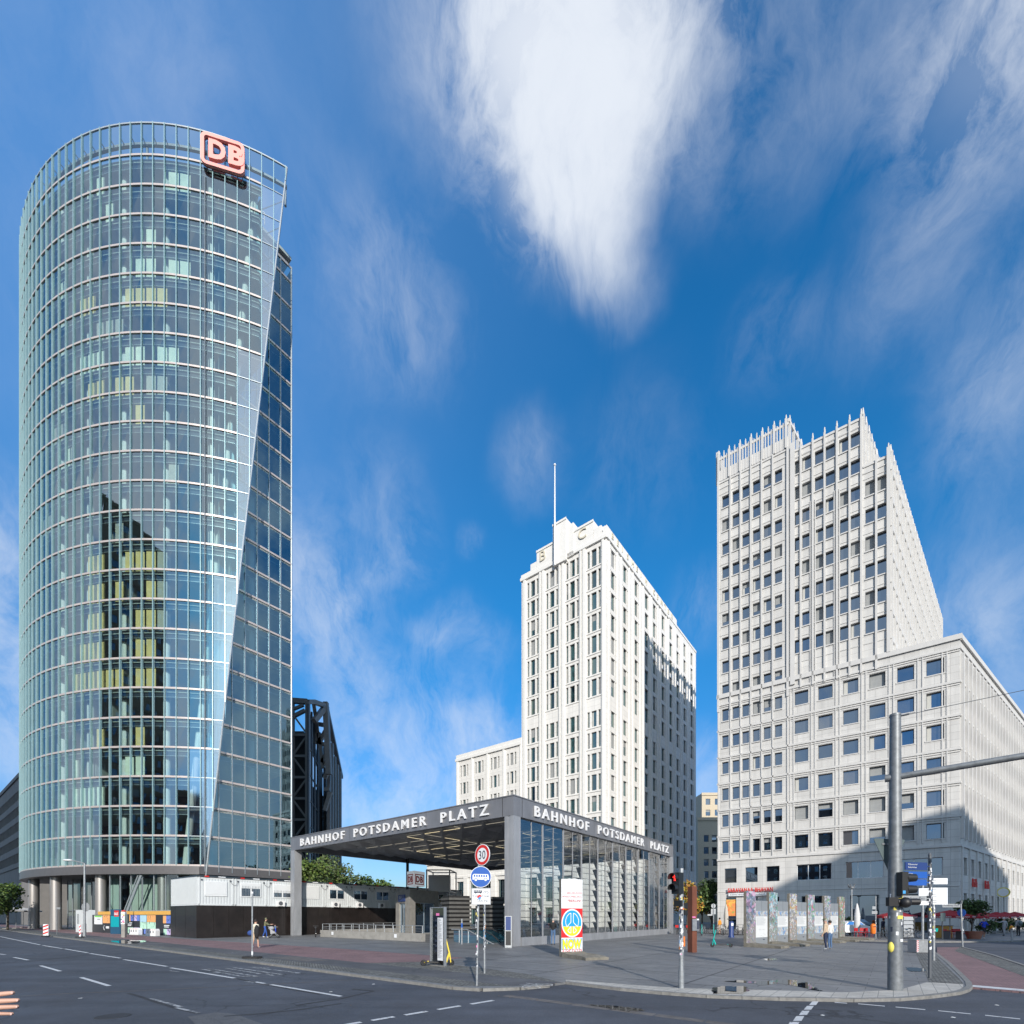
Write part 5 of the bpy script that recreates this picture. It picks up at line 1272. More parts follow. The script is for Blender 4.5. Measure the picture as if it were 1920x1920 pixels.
def wall_ramp():
    root = thing('ramp_wall', 'low concrete wall with steel railing beside the station stairs', 'wall', SN(20.4, 15.2, 0))
    b = MB(); b.prism([SN(20.4,15.0), SN(34.4,15.0), SN(34.4,15.4), SN(20.4,15.4)], 0, .62); b.prism([SN(34.0,15.41), SN(34.4,15.41), SN(34.4,25), SN(34.0,25)], 0, .62); b.build('wall', ['concrete'], root)
    b = MB()
    for z in (1.2, .95, .78): b.beam(SN(20.4,15.2,z), SN(34.3,15.2,z), .045, .045 if z > 1 else .02)
    for k in range(13): s = 20.5+k*1.15; b.beam(SN(s,15.2,.62), SN(s,15.2,1.2), .05, .05)
    for z in (1.2, .9): b.beam(SN(34.2,15.2,z), SN(34.2,25,z), .045, .04)
    for k in range(8): b.beam(SN(34.2,16+k*1.2,.62), SN(34.2,16+k*1.2,1.2), .05, .05)
    b.build('railing', ['galv'], root)
    b = MB()
    for s in (32.2, 23.3): b.prism([SN(s,14.985), SN(s+.3,14.985), SN(s+.3,14.999), SN(s,14.999)], .22, .5)
    b.build('notice', ['sign_white'], root)
wall_ramp()

def lift_house():
    P = D(742, 51); root = thing('lift_kiosk', 'grey stone lift house with blue sign and glass doors under the station roof', 'kiosk', (*P, 0))
    a = D(742, 51.5); c = D(768, 48.6); e = D(822, 53.5); f = (a[0]+e[0]-c[0], a[1]+e[1]-c[1])
    b = MB(); wins = []; W1 = math.hypot(c[0]-a[0], c[1]-a[1]); W2 = math.hypot(e[0]-c[0], e[1]-c[1])
    d1, d2 = nrm2((c[0]-a[0], c[1]-a[1])), nrm2((e[0]-c[0], e[1]-c[1]))
    facade(b, a, d1, W1, (0, 4.6), [(.9, W1-1.1)], [(.1, 3.25)], .25, wins); facade(b, c, d2, W2, (0, 4.6), [(1.0, W2-.7)], [(.1, 3.3)], .25, wins)
    b.face([(*e,0),(*f,0),(*f,4.6),(*e,4.6)]); b.face([(*f,0),(*a,0),(*a,4.6),(*f,4.6)]); b.face([(*a,4.6),(*c,4.6),(*e,4.6),(*f,4.6)])
    b.build('wall', ['concrete'], root); add_windows(root, wins, 'door', 'window_glass', 'frame_steel', None, mull=1, sill=False)
    s = MB(); s.obox(a, d1, .85, W1-1.0, .02, .1, 3.4, 4.1, 0)
    s.build('sign', ['dark_blue_sign'], root)
    letters(root, 'S U', (a[0]+d1[0]*1.3+d1[1]*.12, a[1]+d1[1]*1.3-d1[0]*.12, 3.72), (*d1,0), (0,0,1), 'sign_white', height=.22, depth=.02)
    # illuminated cube on the roof
    q = D(776, 50.5); r2 = thing('logo_cube', 'white box sign with red DB logos standing on the lift house roof', 'sign', (*q, 4.6))
    k = 1.75; w0 = (q[0]-d1[0]*k, q[1]-d1[1]*k); w1 = (q[0]+d2[0]*2.0, q[1]+d2[1]*2.0)
    b = MB(); b.prism([w0, q, w1, (w0[0]+w1[0]-q[0], w0[1]+w1[1]-q[1])], 5.05, 6.62); mat('lit_white', (.7,.72,.73), .5, var=0, emit=(.85,.92,1), emits=.3); b.build('box', ['lit_white'], r2)
    b = MB(); b.tube((q[0]+.2,q[1]+1,4.6), (q[0]+.2,q[1]+1,5.05), .1, n=8); b.build('stand', ['frame_dark'], r2)
    for (p, dd, ww) in ((w0, d1, k), (q, d2, 2.0)):
        b = MB(); nrm = (dd[1], -dd[0]); x0, x1, za, zb, t = ww*.1, ww*.9, 5.22, 6.3, .09
        for (l0, l1, z_0, z_1) in ((x0,x1,za,za+t),(x0,x1,zb-t,zb),(x0,x0+t,za+t,zb-t),(x1-t,x1,za+t,zb-t)): b.obox(p, dd, l0, l1, .01, .035, z_0, z_1)
        b.build('logo_frame', ['red_paint'], r2)
        o = (p[0]+dd[0]*(x0+.17)+nrm[0]*.012, p[1]+dd[1]*(x0+.17)+nrm[1]*.012, za+.2)
        letters(r2, 'DB', o, (*dd,0), (0,0,1), 'red_paint', width=x1-x0-.34, height=zb-za-.4, depth=.02, bold=.04)
    # steel-framed white box further back
    r3 = thing('steel_frame_box', 'white panelled box in a raised steel frame behind the lift house', 'structure', (*D(812,62), 0)); b = MB(); f_ = MB()
    A, B_, C_, D_ = D(800,62), D(843,62), D(855,66), D(812,66)
    b.prism([D(803,63), D(843,63), D(845,65), D(808,65)], 5.0, 7.2); b.build('panel', ['white_panel'], r3)
    for p in (A, B_, C_, D_): f_.beam((*p,0), (*p,7.8), .16, .16)
    for z in (7.75, 5.0, 4.0):
        for p, q_ in ((A,B_),(B_,C_),(C_,D_),(D_,A)): f_.beam((*p,z), (*q_,z), .14, .14)
    for k in range(5): f_.beam((*D(822+k*5,62),0.5+k*.8), (*D(826+k*5,62),1.3+k*.8), .1, .1); f_.beam((*D(826,62),k*.9), (*D(838,62),.9+k*.9), .08, .08)
    f_.build('frame', ['galv'], r3)
lift_house()

def louvre_blocks():
    for (x0, x1, Y, zt, lb) in ((842, 884, 42, 3.8, 'dark stacked-stone louvre block behind the escalators'), (918, 948, 40, 3.6, 'dark slatted ventilation block partly hidden by the front column of the station hall')):
        root = thing('vent_block', lb, 'vent', (*D(x0, Y), 0), group='ventilation blocks beside the escalators'); p = D(x0, Y); q = D(x1, Y+1.0); d = nrm2((q[0]-p[0], q[1]-p[1])); W_ = math.hypot(q[0]-p[0], q[1]-p[1])
        b = MB(); b.obox(p, d, .1, W_-.1, -2.0, -.15, 0, zt-.1); b.build('core', ['black'], root)
        b = MB(); n = int(zt/.36)
        for k in range(n): b.obox(p, d, 0, W_, -2.1, 0, .08+k*.36, .08+k*.36+.2)
        b.build('slats', ['dark_granite'], root)
louvre_blocks()

def escalator(s, n, lab):
    root = thing('escalator', lab, 'escalator', SN(s, n, 0), group='escalators going down under the station roof')
    for w in (0, 1.15):
        b = MB(); pts = []
        for k in range(9): a = R(90+k*22.5); pts.append(SN(s+.45*math.cos(a)*-1+.0, n+w, .5+.42*math.sin(a)))
        arcp = [SN(s+.45-.45*math.sin(R(k*22.5)), n+w, .5+.42*math.cos(R(k*22.5))) for k in range(9)]
        line = arcp[:5] and [SN(s-6.5, n+w, -2.2)]
        loop = [SN(s-7, n+w, -2.6), SN(s-2.4, n+w, .55), SN(s-1.4, n+w, .92)]+[SN(s+.42*math.sin(R(k*22.5)), n+w, .5+.42*math.cos(R(k*22.5))) for k in range(9)]
        b.path(loop, .045, 6); b.build('handrail', ['rubber'], root)
        g = MB(); f = [SN(s-7,n+w,-3.2), SN(s-7,n+w,-2.65), SN(s-2.4,n+w,.5), SN(s-1.4,n+w,.88), SN(s,n+w,.88), SN(s+.36,n+w,.5), SN(s,n+w,.1), SN(s-1.6,n+w,.1)]; g.face(f); g.build('balustrade', ['flat_glass'], root)
    b = MB(); b.prism([SN(s-1.4,n-.12), SN(s+.6,n-.12), SN(s+.6,n+1.27), SN(s-1.4,n+1.27)], 0, .03); b.build('landing_plate', ['galv'], root)
escalator(17.6, 17.2, 'escalator with black rubber handrail loops, the nearer of the two, beside the front column')
escalator(18.6, 19.8, 'escalator with black rubber handrail loops, the farther of the two, nearer the concrete wall')
def stair_rail():
    root = thing('stair_rail', 'steel and glass railing sloping down to the station stairs by the front column', 'railing', SN(13.6,16.2,0)); b = MB()
    for n in (16.0,):
        b.path([SN(18.2,n,.95), SN(16.6,n,.95), SN(12.6,n,-.6)], .05, 6)
        for k in range(6): s = 17.4-k*.9; b.beam(SN(s,n,-.3), SN(s,n,.93 if s > 16.6 else .93-(16.6-s)*.387), .05, .05)
    b.build('rail', ['galv'], root); g = MB(); g.face([SN(18,16.03,.08), SN(18,16.03,.85), SN(16.6,16.03,.85), SN(14,16.03,-.1), SN(14,16.03,-.9)]); g.build('panel', ['flat_glass'], root)
stair_rail()
def info_totem(px, Y, w, h, lab, wht=None):
    p = D(px, Y); root = thing('info_totem', lab, 'totem', (*p,0)); b = MB(); b.box(p[0]-w/2, p[0]+w/2, p[1]-.08, p[1]+.08, 0, h); b.build('body', ['galv'], root)
    b = MB(); b.box(p[0]-w/2+.05, p[0]+w/2-.05, p[1]-.1, p[1]-.082, h*.55, h-.04); b.build('blue_panel', ['dark_blue_sign'], root)
    b = MB(); b.box(p[0]-w/2+.05, p[0]+w/2-.05, p[1]-.1, p[1]-.082, .15, h*.52); b.build('screen', ['black'], root)
    return root
info_totem(953, 30.2, .42, 1.95, 'slim steel ticket totem with dark blue panel beside the front column')
b = MB(); p = D(866, 33.5); b.tube((*p,0), (*p,1.75), .06, n=10); b.tube((*p,1.15), (*p,1.45), .064, n=10, m=1); tag(b.build('bollard', ['galv', 'blue_sign']), 'slim steel post with a blue band in front of the escalators', 'post')

# ================================================================ site containers and hoardings
mat('container_white', (.66,.69,.70), .5, var=.05, scale=1)
mat('container_rib', (.58,.61,.62), .5, var=.05)
mat('shutter_white', (.78,.80,.81), .5, var=.02)
mat('plywood_black', (.02,.016,.015), .35, var=.35, scale=1.3, coat=.2)
mat('osb', (.72,.40,.09), .7, var=.18, scale=9)
mat('roof_edge', (.04,.055,.07), .5, var=.1)
mat('plastic_white', (.80,.80,.80), .4, var=.03)
for nm, c in (('p_orange',(.85,.42,.16)),('p_blue',(.14,.22,.62)),('p_mint',(.50,.78,.62)),('p_lilac',(.62,.52,.82)),('p_sky',(.42,.66,.78)),('p_dark',(.035,.038,.045)),('p_green',(.20,.66,.08)),('p_teal',(.0,.36,.42)),('p_navy',(.02,.09,.17)),('p_pink',(.75,.25,.45)),('p_yellow',(.85,.66,.08))):
    mat(nm, c, .6, var=.05)
mat('glow_orange', (.9,.35,.05), .5, var=0)
SX = S0+LU+.55; NX = 6.7
def containers():
    def rib_wall(b, p, d, L, z0, z1, step=.24):
        b.obox(p, d, 0, L, -.06, 0, z0, z1, 0); x = .1
        while x < L-.1: b.obox(p, d, x, x+step*.45, .0005, .02, z0+.12, z1-.12, 1); x += step
    lbls = ['white site container with closed roller shutter at the front corner of the row', 'white site container with two barred window panes, second from the front corner', 'white site container with half-closed shutter above barred panes and fan unit, third from corner',
            'white site container half hidden by the left station column', 'white site container just right of the left station column, dark twin window', 'white site container with dark twin window, second right of the left station column',
            'white site container with dark twin window, third right of the left station column', 'white site container with grey closed shutter, fourth right of the left station column', 'white site container partly hidden by the lift house', 'white site container behind the lift house', 'white site container farthest along the row behind the louvre block']
    kinds = ['shut', 'bars', 'half', 'shut', 'twin', 'twin', 'twin', 'grey', 'twin', 'twin', 'shut']
    cw = 2.98
    for k in range(11):
        n0 = NX+k*cw; z0, z1 = 2.86, 5.34
        root = thing('site_container', lbls[k], 'container', SN(SX, n0, z0), group='white site containers in a row on the black hoarding')
        P0 = SN(SX, n0); b = MB()
        rib_wall(b, P0, V, cw-.04, z0, z1)
        b.prism([SN(SX+.07,n0), SN(SX+.07,n0+cw-.04), SN(SX+6.2,n0+cw-.04), SN(SX+6.2,n0)], z0, z1-.02, 0)
        if k == 0: rib_wall(b, SN(SX+6.25,n0-.07), mU, 6.25, z0, z1)
        for x in (.04, cw-.2): b.obox(P0, V, x, x+.12, .001, .05, z0, z1, 0)
        b.obox(P0, V, 0, cw-.04, .001, .05, z0, z0+.14, 0); b.build('shell', ['container_white', 'container_rib'], root)
        b = MB(); b.prism([SN(SX-.08,n0-.02-(.08 if k == 0 else 0)), SN(SX-.08,n0+cw-.02), SN(SX+6.3,n0+cw-.02), SN(SX+6.3,n0-.02)], z1, z1+.13); b.build('roof', ['roof_edge'], root)
        b = MB(); b.obox(P0, V, .5, .85, .09, .11, z1+.0, z1+.12, 0); b.obox(P0, V, 1.6, 2.2, .09, .105, z1+.02, z1+.1, 1); b.build('roof_tags', ['red_paint', 'sign_white'], root)
        b = MB()
        for x in (.28, cw-.36): b.obox(P0, V, x-.05, x+.05, .02, .1, z1-.3, z1-.18, 0)
        pts = [(-.05,-.25),(.08,-.45),(.25,-.62),(.45,-.62),(.55,-.4),(.58,-.25)]
        if k > 0:
            pp = [SN(SX-.12, n0-.4+x*1.15, z1+y) for x, y in pts]; b.path(pp, .014, 5)
        b.build('power_cable', ['frame_dark'], root)
        kd = kinds[k]; a, c = (.5, 2.35); za, zb = 3.75, 4.95
        w = MB(); w.obox(P0, V, a, c, .021, .075, za-.06, zb+.05, 0)
        w.build('window_frame', ['shutter_white'], root)
        if kd in ('twin', 'bars', 'half'):
            zl, zh = (za+.03, zb-.25) if kd == 'twin' else ((za+.02, za+.72) if kd == 'bars' else (za+.02, za+.42))
            for (x0, x1) in ((a+.09, (a+c)/2-.06), ((a+c)/2+.06, c-.09)):
                w = MB(); w.obox(P0, V, x0, x1, .076, .082, zl, zh, 0); o = w.build('pane', ['window_glass'], root)
                if kd != 'twin':
                    w = MB()
                    for q in range(6): x = x0+.05+q*(x1-x0-.1)/5; w.obox(P0, V, x-.012, x+.012, .09, .11, zl, zh+.25, 0)
                    w.build('window_bars', ['galv'], root)
        if kd == 'grey':
            w = MB(); w.obox(P0, V, a+.05, c-.05, .076, .09, za, zb, 0); w.build('shutter', ['container_rib'], root)
        else:
            w = MB(); top = {'shut': za+.08, 'bars': za+.75, 'half': za+.45, 'twin': zb-.2}[kd]
            x = top
            while x < zb: w.obox(P0, V, a+.05, c-.05, .076, .095, x, x+.055, 0); x += .06
            w.build('shutter', ['shutter_white'], root)
        if k in (2, 4, 5, 6, 7, 8):
            w = MB(); x0 = .75; w.obox(P0, V, x0, x0+.75, .16, .42, z0+.02, z0+.56, 0)
            w.obox(P0, V, x0+.05, x0+.1, .03, .4, z0-.03, z0+.02, 0); w.obox(P0, V, x0+.65, x0+.7, .03, .4, z0-.03, z0+.02, 0)
            au = w.build('air_unit', ['plastic_white'], root)
            c_ = Vector(SN(SX-.43, n0+x0+.33, z0+.29)); w = MB(); w.tube(c_, c_+Vector((-U[0]*.02, -U[1]*.02, 0)), .2, n=16); f_ = w.build('fan', ['frame_dark'], root)
    # black plywood hoarding beneath
    root = thing('site_hoarding', 'glossy black plywood hoarding carrying the row of white containers', 'hoarding', SN(SX, NX, 0)); H = 2.84
    k = 0; n = NX
    while n < NX+11*2.98:
        b = MB(); b.obox(SN(SX, n), V, .006, 1.24, -.1, random.uniform(0,.012), 0, H); b.build('panel', ['plywood_black'], root); n += 1.25
    s = SX
    for k in range(5): b = MB(); b.obox(SN(SX+6.25-k*1.25, NX-.06), mU, .006, 1.244, -.08, random.uniform(.03,.045), 0, H); b.build('panel', ['plywood_black'], root)
    b = MB(); b.prism([SN(SX+.3,NX+.3), SN(SX+.3,NX+32), SN(SX+6,NX+32), SN(SX+6,NX+.3)], 0, 2.8); b.build('frame', ['black'], root)
containers()

def poster_hoarding():
    # runs from behind the containers to the white cabinet
    a = D(173, 57.5); c = D(322, 47.5); d = nrm2((c[0]-a[0], c[1]-a[1])); L = math.hypot(c[0]-a[0], c[1]-a[1]); X = lambda px: ((px-960)/915*a[1]-a[0])/(d[0]-(px-960)/915*d[1])
    root = thing('poster_hoarding', 'hoarding of coloured poster squares under a yellow chipboard strip in front of the glass tower', 'hoarding', (*a, 0))
    b = MB(); b.obox(a, d, 0, L, -.12, 0, 0, 2.05); b.build('board', ['p_dark'], root)
    b = MB(); b.obox(a, d, X(184), L, -.12, .02, 2.053, 2.42); b.build('chipboard_strip', ['osb'], root)
    def pan(x0, x1, z0, z1, m, k=0): w = MB(); w.obox(a, d, X(x0), X(x1), .004, .018, z0, z1); w.build('poster', [m], root)
    pan(156,163,1.35,1.98,'p_orange'); pan(156,163,.7,1.33,'p_mint'); pan(156,163,.1,.68,'p_lilac'); pan(164,171,1.35,1.98,'p_orange'); pan(164,171,.7,1.33,'p_mint'); pan(164,171,.1,.68,'p_lilac')
    pan(177,192,.95,1.95,'sign_white'); pan(193,206,1.1,2.0,'p_orange')
    pan(238,245,1.35,2.0,'p_orange'); pan(245,251,1.4,2.0,'p_blue'); pan(251,257,1.4,2.0,'p_lilac'); pan(257,262,1.4,2.0,'p_blue'); pan(263,275,1.3,2.0,'p_sky'); pan(276,292,1.3,2.0,'p_orange')
    pan(263,275,.6,1.28,'p_mint'); pan(276,292,.6,1.28,'p_mint'); pan(240,250,.08,.7,'p_mint'); pan(251,262,.08,.7,'p_lilac'); pan(270,280,.08,.55,'p_blue'); pan(306,312,1.2,1.95,'p_orange'); pan(312,320,1.2,1.95,'p_blue'); pan(307,313,.08,.65,'p_mint'); pan(313,320,.08,.65,'p_lilac')
    sc = MB(); random.seed(5)       # small dark drawings on the posters
    for (x0, x1, z0, z1) in ((264,274,.7,1.2),(278,290,.7,1.2),(279,290,1.4,1.9),(252,256,1.5,1.9),(313,319,1.3,1.8),(195,204,1.2,1.9),(246,250,1.5,1.9),(157,162,.8,1.2),(314,319,.15,.55),(241,249,.15,.6)):
        for q in range(7):
            x = X(random.uniform(x0,x1)); z = random.uniform(z0,z1); sc.obox(a, d, x, x+.05, .019, .024, z, z+random.uniform(.08,.25))
    sc.obox(a, d, X(183), X(188), .019, .024, 1.5, 1.56); sc.build('drawings', ['text_dark'], root)
    w = MB(); w.obox(a, d, X(178), X(191), .02, .024, 1.78, 1.93); w.build('green_band', ['p_green'], root)
    q = (a[0]+d[0]*X(241)+d[1]*.02, a[1]+d[1]*X(241)-d[0]*.02)
    w = MB()
    for k, z in enumerate((1.15,1.0,.85)): w.obox(a, d, X(240), X(248)-k*.1, .02, .024, z, z+.08)
    for k, z in enumerate((.95,.8)): w.obox(a, d, X(308), X(318)-k*.1, .02, .024, z, z+.08)
    w.obox(a, d, X(199), X(205), .02, .024, .5, .75)
    w.beam((a[0]+d[0]*X(196)+d[1]*.02,a[1]+d[1]*X(196)-d[0]*.02,.85),(a[0]+d[0]*X(194.5)+d[1]*.02,a[1]+d[1]*X(194.5)-d[0]*.02,.58),.03,.05); w.beam((a[0]+d[0]*X(194.5)+d[1]*.02,a[1]+d[1]*X(194.5)-d[0]*.02,.58),(a[0]+d[0]*X(196)+d[1]*.02,a[1]+d[1]*X(196)-d[0]*.02,.3),.03,.05)
    w.build('white_print', ['sign_white'], root)
    # white cabinet
    p = D(142, 58); r2 = thing('site_cabinet', 'tall white metal site cabinet with grille left of the poster hoarding', 'cabinet', (*p,0)); b = MB(); b.obox(p, d, 0, 2.0, -1.2, 0, 0, 2.62); b.build('body', ['container_white'], r2); b = MB()
    for k in range(9): b.obox(p, d, .5, .95, .003, .02, 1.0+k*.13, 1.08+k*.13)
    b.build('grille', ['galv'], r2)
    # city-light poster board
    p = D(207, 52.5); dd = nrm2((.9,-.42)); r2 = thing('advert_board', 'teal and navy sale advertisement board with red label on the pavement', 'advertising board', (*p,0)); b = MB(); b.obox(p, dd, 0, 1.75, -.12, 0, 0, 2.62, 0); b.build('case', ['p_navy'], r2)
    b = MB(); b.obox(p, dd, .1, 1.65, .003, .012, .75, 1.9, 0); b.build('poster', ['p_teal'], r2)
    b = MB(); b.obox(p, dd, .75, 1.6, .013, .02, 1.85, 2.5, 0); b.build('label', ['red_paint'], r2)
    letters(r2, 'SALE', (p[0]+dd[0]*.8+dd[1]*.022, p[1]+dd[1]*.8-dd[0]*.022, 2.0), (*dd,0), (0,0,1), 'sign_white', width=.72, height=.3, depth=.01, bold=.03)
poster_hoarding()

def barrier(px, Y, lab):
    p = D(px, Y); d = nrm2((.93,-.36)); r = thing('traffic_barrier', lab, 'barrier', (*p,0), group='white plastic barriers in front of the poster hoarding'); b = MB(); L = 1.45
    pr = [(0,0),(L,0),(L,.5),(L-.12,.68),(.12,.68),(0,.5)]
    f_ = [(p[0]+d[0]*x+d[1]*.2, p[1]+d[1]*x-d[0]*.2, z) for x, z in pr]; g_ = [(p[0]+d[0]*x-d[1]*.2, p[1]+d[1]*x+d[0]*.2, z) for x, z in pr]
    n = len(pr); b.mesh(f_+g_, [tuple(range(n)), tuple(range(2*n-1,n-1,-1))]+[(i,n+i,n+(i+1)%n,(i+1)%n) for i in range(n)]); b.build('body', ['plastic_white'], r)
    b = MB()
    for x in (.35,.72,1.1): b.obox(p, d, x-.05, x+.05, .201, .206, .26, .5, 0)
    for x in (.25,.5,.75,1.0,1.25): b.obox(p, d, x-.03, x+.03, .201, .206, .56, .62, 1)
    b.build('slots', ['text_dark', 'red_paint'], r)
barrier(246, 50.8, 'white plastic traffic barrier, the left one in front of the poster hoarding'); barrier(277, 47.6, 'white plastic traffic barrier, the right one nearest the black hoarding')
# ================================================================ trees and plants
mat('leaf_green', (.075,.135,.03), .6, var=.45, scale=1.3); mat('leaf_dark', (.04,.075,.022), .6, var=.45, scale=1.3); mat('leaf_light', (.12,.17,.035), .6, var=.4, scale=1.3)
mat('leaf_willow', (.10,.125,.05), .6, var=.4, scale=1.3); mat('leaf_orange', (.42,.20,.035), .7, var=.4, scale=1.3); mat('leaf_yellow', (.45,.36,.05), .7, var=.3)
mat('bark', (.085,.07,.055), .95, var=.3, scale=4, bump=.5); mat('terracotta', (.36,.15,.10), .8, var=.1)
def tree(name, label, cat, x, y, h, r, mats, n, seed, crown_z=.35, leaf=.35, trunk=.18, z0=0.0, lobes=9, group=None, droop=0.0):
    rnd = random.Random(seed); root = thing(name, label, cat, (x, y, z0), group=group)
    b = MB(); zc = z0+h*crown_z
    b.tube((x,y,z0), (x+.05*r,y,zc+.25*h), trunk, trunk*.55, 9); L = []
    for k in range(lobes):
        a = rnd.random()*6.28; e = rnd.uniform(.0, 1.0); rr = r*rnd.uniform(.25,.72)*(1-.35*e); c = Vector((x+rr*math.cos(a), y+rr*math.sin(a), zc+(h*(1-crown_z))*(.22+.62*e))); L.append((c, r*rnd.uniform(.34,.52)))
        b.tube((x, y, zc*.95+.1*h*rnd.random()), c, trunk*.4, trunk*.1, 6)
    L.append((Vector((x, y, zc+h*(1-crown_z)*.8)), r*.4))
    b.build('trunk', ['bark'], root)
    f = MB()
    for k in range(n):
        c, q = rnd.choice(L); d = Vector((rnd.gauss(0,1), rnd.gauss(0,1), rnd.gauss(0,.85))).normalized(); t = q*(rnd.random()**.35)
        if rnd.random() < .12: t *= rnd.uniform(1.05, 1.35)
        p = c+d*t
        if droop and p.z < c.z: p.z -= droop*rnd.random()*r
        s = leaf*rnd.uniform(.5, 1.15); u = Vector((rnd.gauss(0,1), rnd.gauss(0,1), rnd.gauss(0,.7))).normalized(); w = u.orthogonal().normalized(); w = (Matrix.Rotation(rnd.random()*6.28, 3, u) @ w)*s*.42; u = u*s*.62
        m = rnd.choices(range(len(mats)), [3, 1.2, 1][:len(mats)])[0]
        f.face([p-u, p-w*.9+u*.1, p+u, p+w*.9-u*.05], m)
    f.build('crown', list(mats), root); return root
def TP(px, Y): return D(px, Y)
for i, (px, Y, h, r, ms, nm, lb, dr) in enumerate([
    (578, 66, 9.8, 3.2, ('leaf_light','leaf_green','leaf_willow'), 'broadleaf_tree', 'bright green broadleaf tree just right of the left station column, behind the containers', 0),
    (612, 72, 11.2, 4.0, ('leaf_willow','leaf_green','leaf_light'), 'willow_tree', 'tall drooping olive-green tree, the highest behind the containers', .5),
    (648, 74, 10.2, 3.6, ('leaf_willow','leaf_green','leaf_light'), 'willow_tree', 'rounded olive-green drooping tree, right of the highest one behind the containers', .5),
    (688, 78, 8.6, 3.0, ('leaf_dark','leaf_green','leaf_dark'), 'broadleaf_tree', 'dark green tree between the olive trees and the light one behind the containers', 0),
    (713, 80, 8.0, 3.0, ('leaf_green','leaf_light','leaf_light'), 'broadleaf_tree', 'small light green tree nearest the logo cube, behind the containers', 0)]):
    x, y = TP(px, Y); tree(nm, lb, 'tree', x, y, h, r, ms, 2600, 100+i, .18, .42, .2, group='trees behind the containers', droop=dr)
x, y = D(1288, 66); tree('maple_tree', 'tree with orange autumn leaves between the station hall and the rusty steel post', 'tree', x, y, 6.6, 2.6, ('leaf_orange','leaf_yellow','leaf_light'), 2200, 31, .3, .36, .14)
x, y = D(1316, 74); tree('maple_tree', 'yellow-orange autumn tree partly hidden by the rusty steel post', 'tree', x, y, 6.4, 2.2, ('leaf_orange','leaf_yellow','leaf_green'), 1500, 32, .3, .36, .12)
x, y = D(1334, 70); tree('broadleaf_tree', 'dark green tree at the left edge of the tall office tower', 'tree', x, y, 7.4, 2.5, ('leaf_dark','leaf_green'), 2600, 33, .15, .36, .16)
x, y = D(14, 66); tree('broadleaf_tree', 'green street tree at the left edge of the picture, left of the pillars', 'tree', x, y, 6.2, 2.7, ('leaf_green','leaf_dark','leaf_light'), 3000, 34, .3, .34, .14)
x, y = D(-40, 60); tree('broadleaf_tree', 'green street tree cut off by the left edge of the picture', 'tree', x, y, 6.6, 2.8, ('leaf_green','leaf_dark','leaf_light'), 2400, 36, .3, .34, .14)
# ================================================================ street furniture
mat('pole_grey', (.20,.215,.23), .5, metal=.35, var=.25, scale=7)
mat('pole_galv', (.34,.36,.38), .45, metal=.45, var=.28, scale=9)
mat('sticker_yellow', (.75,.65,.12), .6, var=.1); mat('sticker_blue', (.05,.32,.68), .6, var=.1); mat('sticker_pink', (.75,.2,.45), .6); mat('sticker_orange', (.85,.28,.05), .6)
mat('signal_black', (.018,.020,.022), .45, var=.1); mat('signal_red', (.9,.03,.03), .5, var=0, emit=(1,.04,.03), emits=2.2)
mat('sign_back', (.13,.17,.175), .5, metal=.3, var=.1); mat('sign_back_grey', (.38,.40,.42), .45, metal=.4, var=.08)
mat('orange_plastic', (.85,.20,.02), .45, var=.05); mat('corten', (.16,.055,.032), .85, var=.22, scale=1.6, bump=.2, stretch=(1,1,.3)); mat('teal_paint', (.0,.42,.38), .4, var=.03)
mat('chrome', (.5,.5,.5), .25, metal=.9, var=0)
def cyl_patch(b, c, r, a0, a1, z0, z1, m=0, o=.004):
    K = 3
    for i in range(K):
        t0, t1 = a0+(a1-a0)*i/K, a0+(a1-a0)*(i+1)/K; p = lambda t, z: (c[0]+(r+o)*math.sin(t), c[1]-(r+o)*math.cos(t), z)
        b.face([p(t0,z0), p(t1,z0), p(t1,z1), p(t0,z1)], m)
def stickers(root, c, r, z0, z1, n, seed, big=1.0):
    rnd = random.Random(seed); b = MB()
    for k in range(n):
        a = rnd.uniform(-1.5,1.5); w = rnd.uniform(.02,.055)*big/r; z = rnd.uniform(z0,z1); h = rnd.uniform(.03,.11)*big
        cyl_patch(b, c, r, a-w/2, a+w/2, z, z+h, rnd.choices(range(6), [9,1,1.2,.5,.4,6])[0], .002+.0012*(k%5))
    b.build('stickers', ['sign_white','sticker_yellow','sticker_blue','sticker_pink','sticker_orange','text_dark'], root, kind='stuff')
def disc(b, c, n, r, t=.01, m=0, K=28, up=(0,0,1)):
    n = Vector(n).normalized(); b.tube(Vector(c)-n*t, Vector(c), r, n=K, m=m, smooth=False)
def flatshape(b, c, right, n, pts, o, m=0):
    right = Vector(right).normalized(); n = Vector(n).normalized(); up = Vector((0,0,1)); c = Vector(c)
    b.face([c+right*x+up*y+n*o for x, y in pts], m)

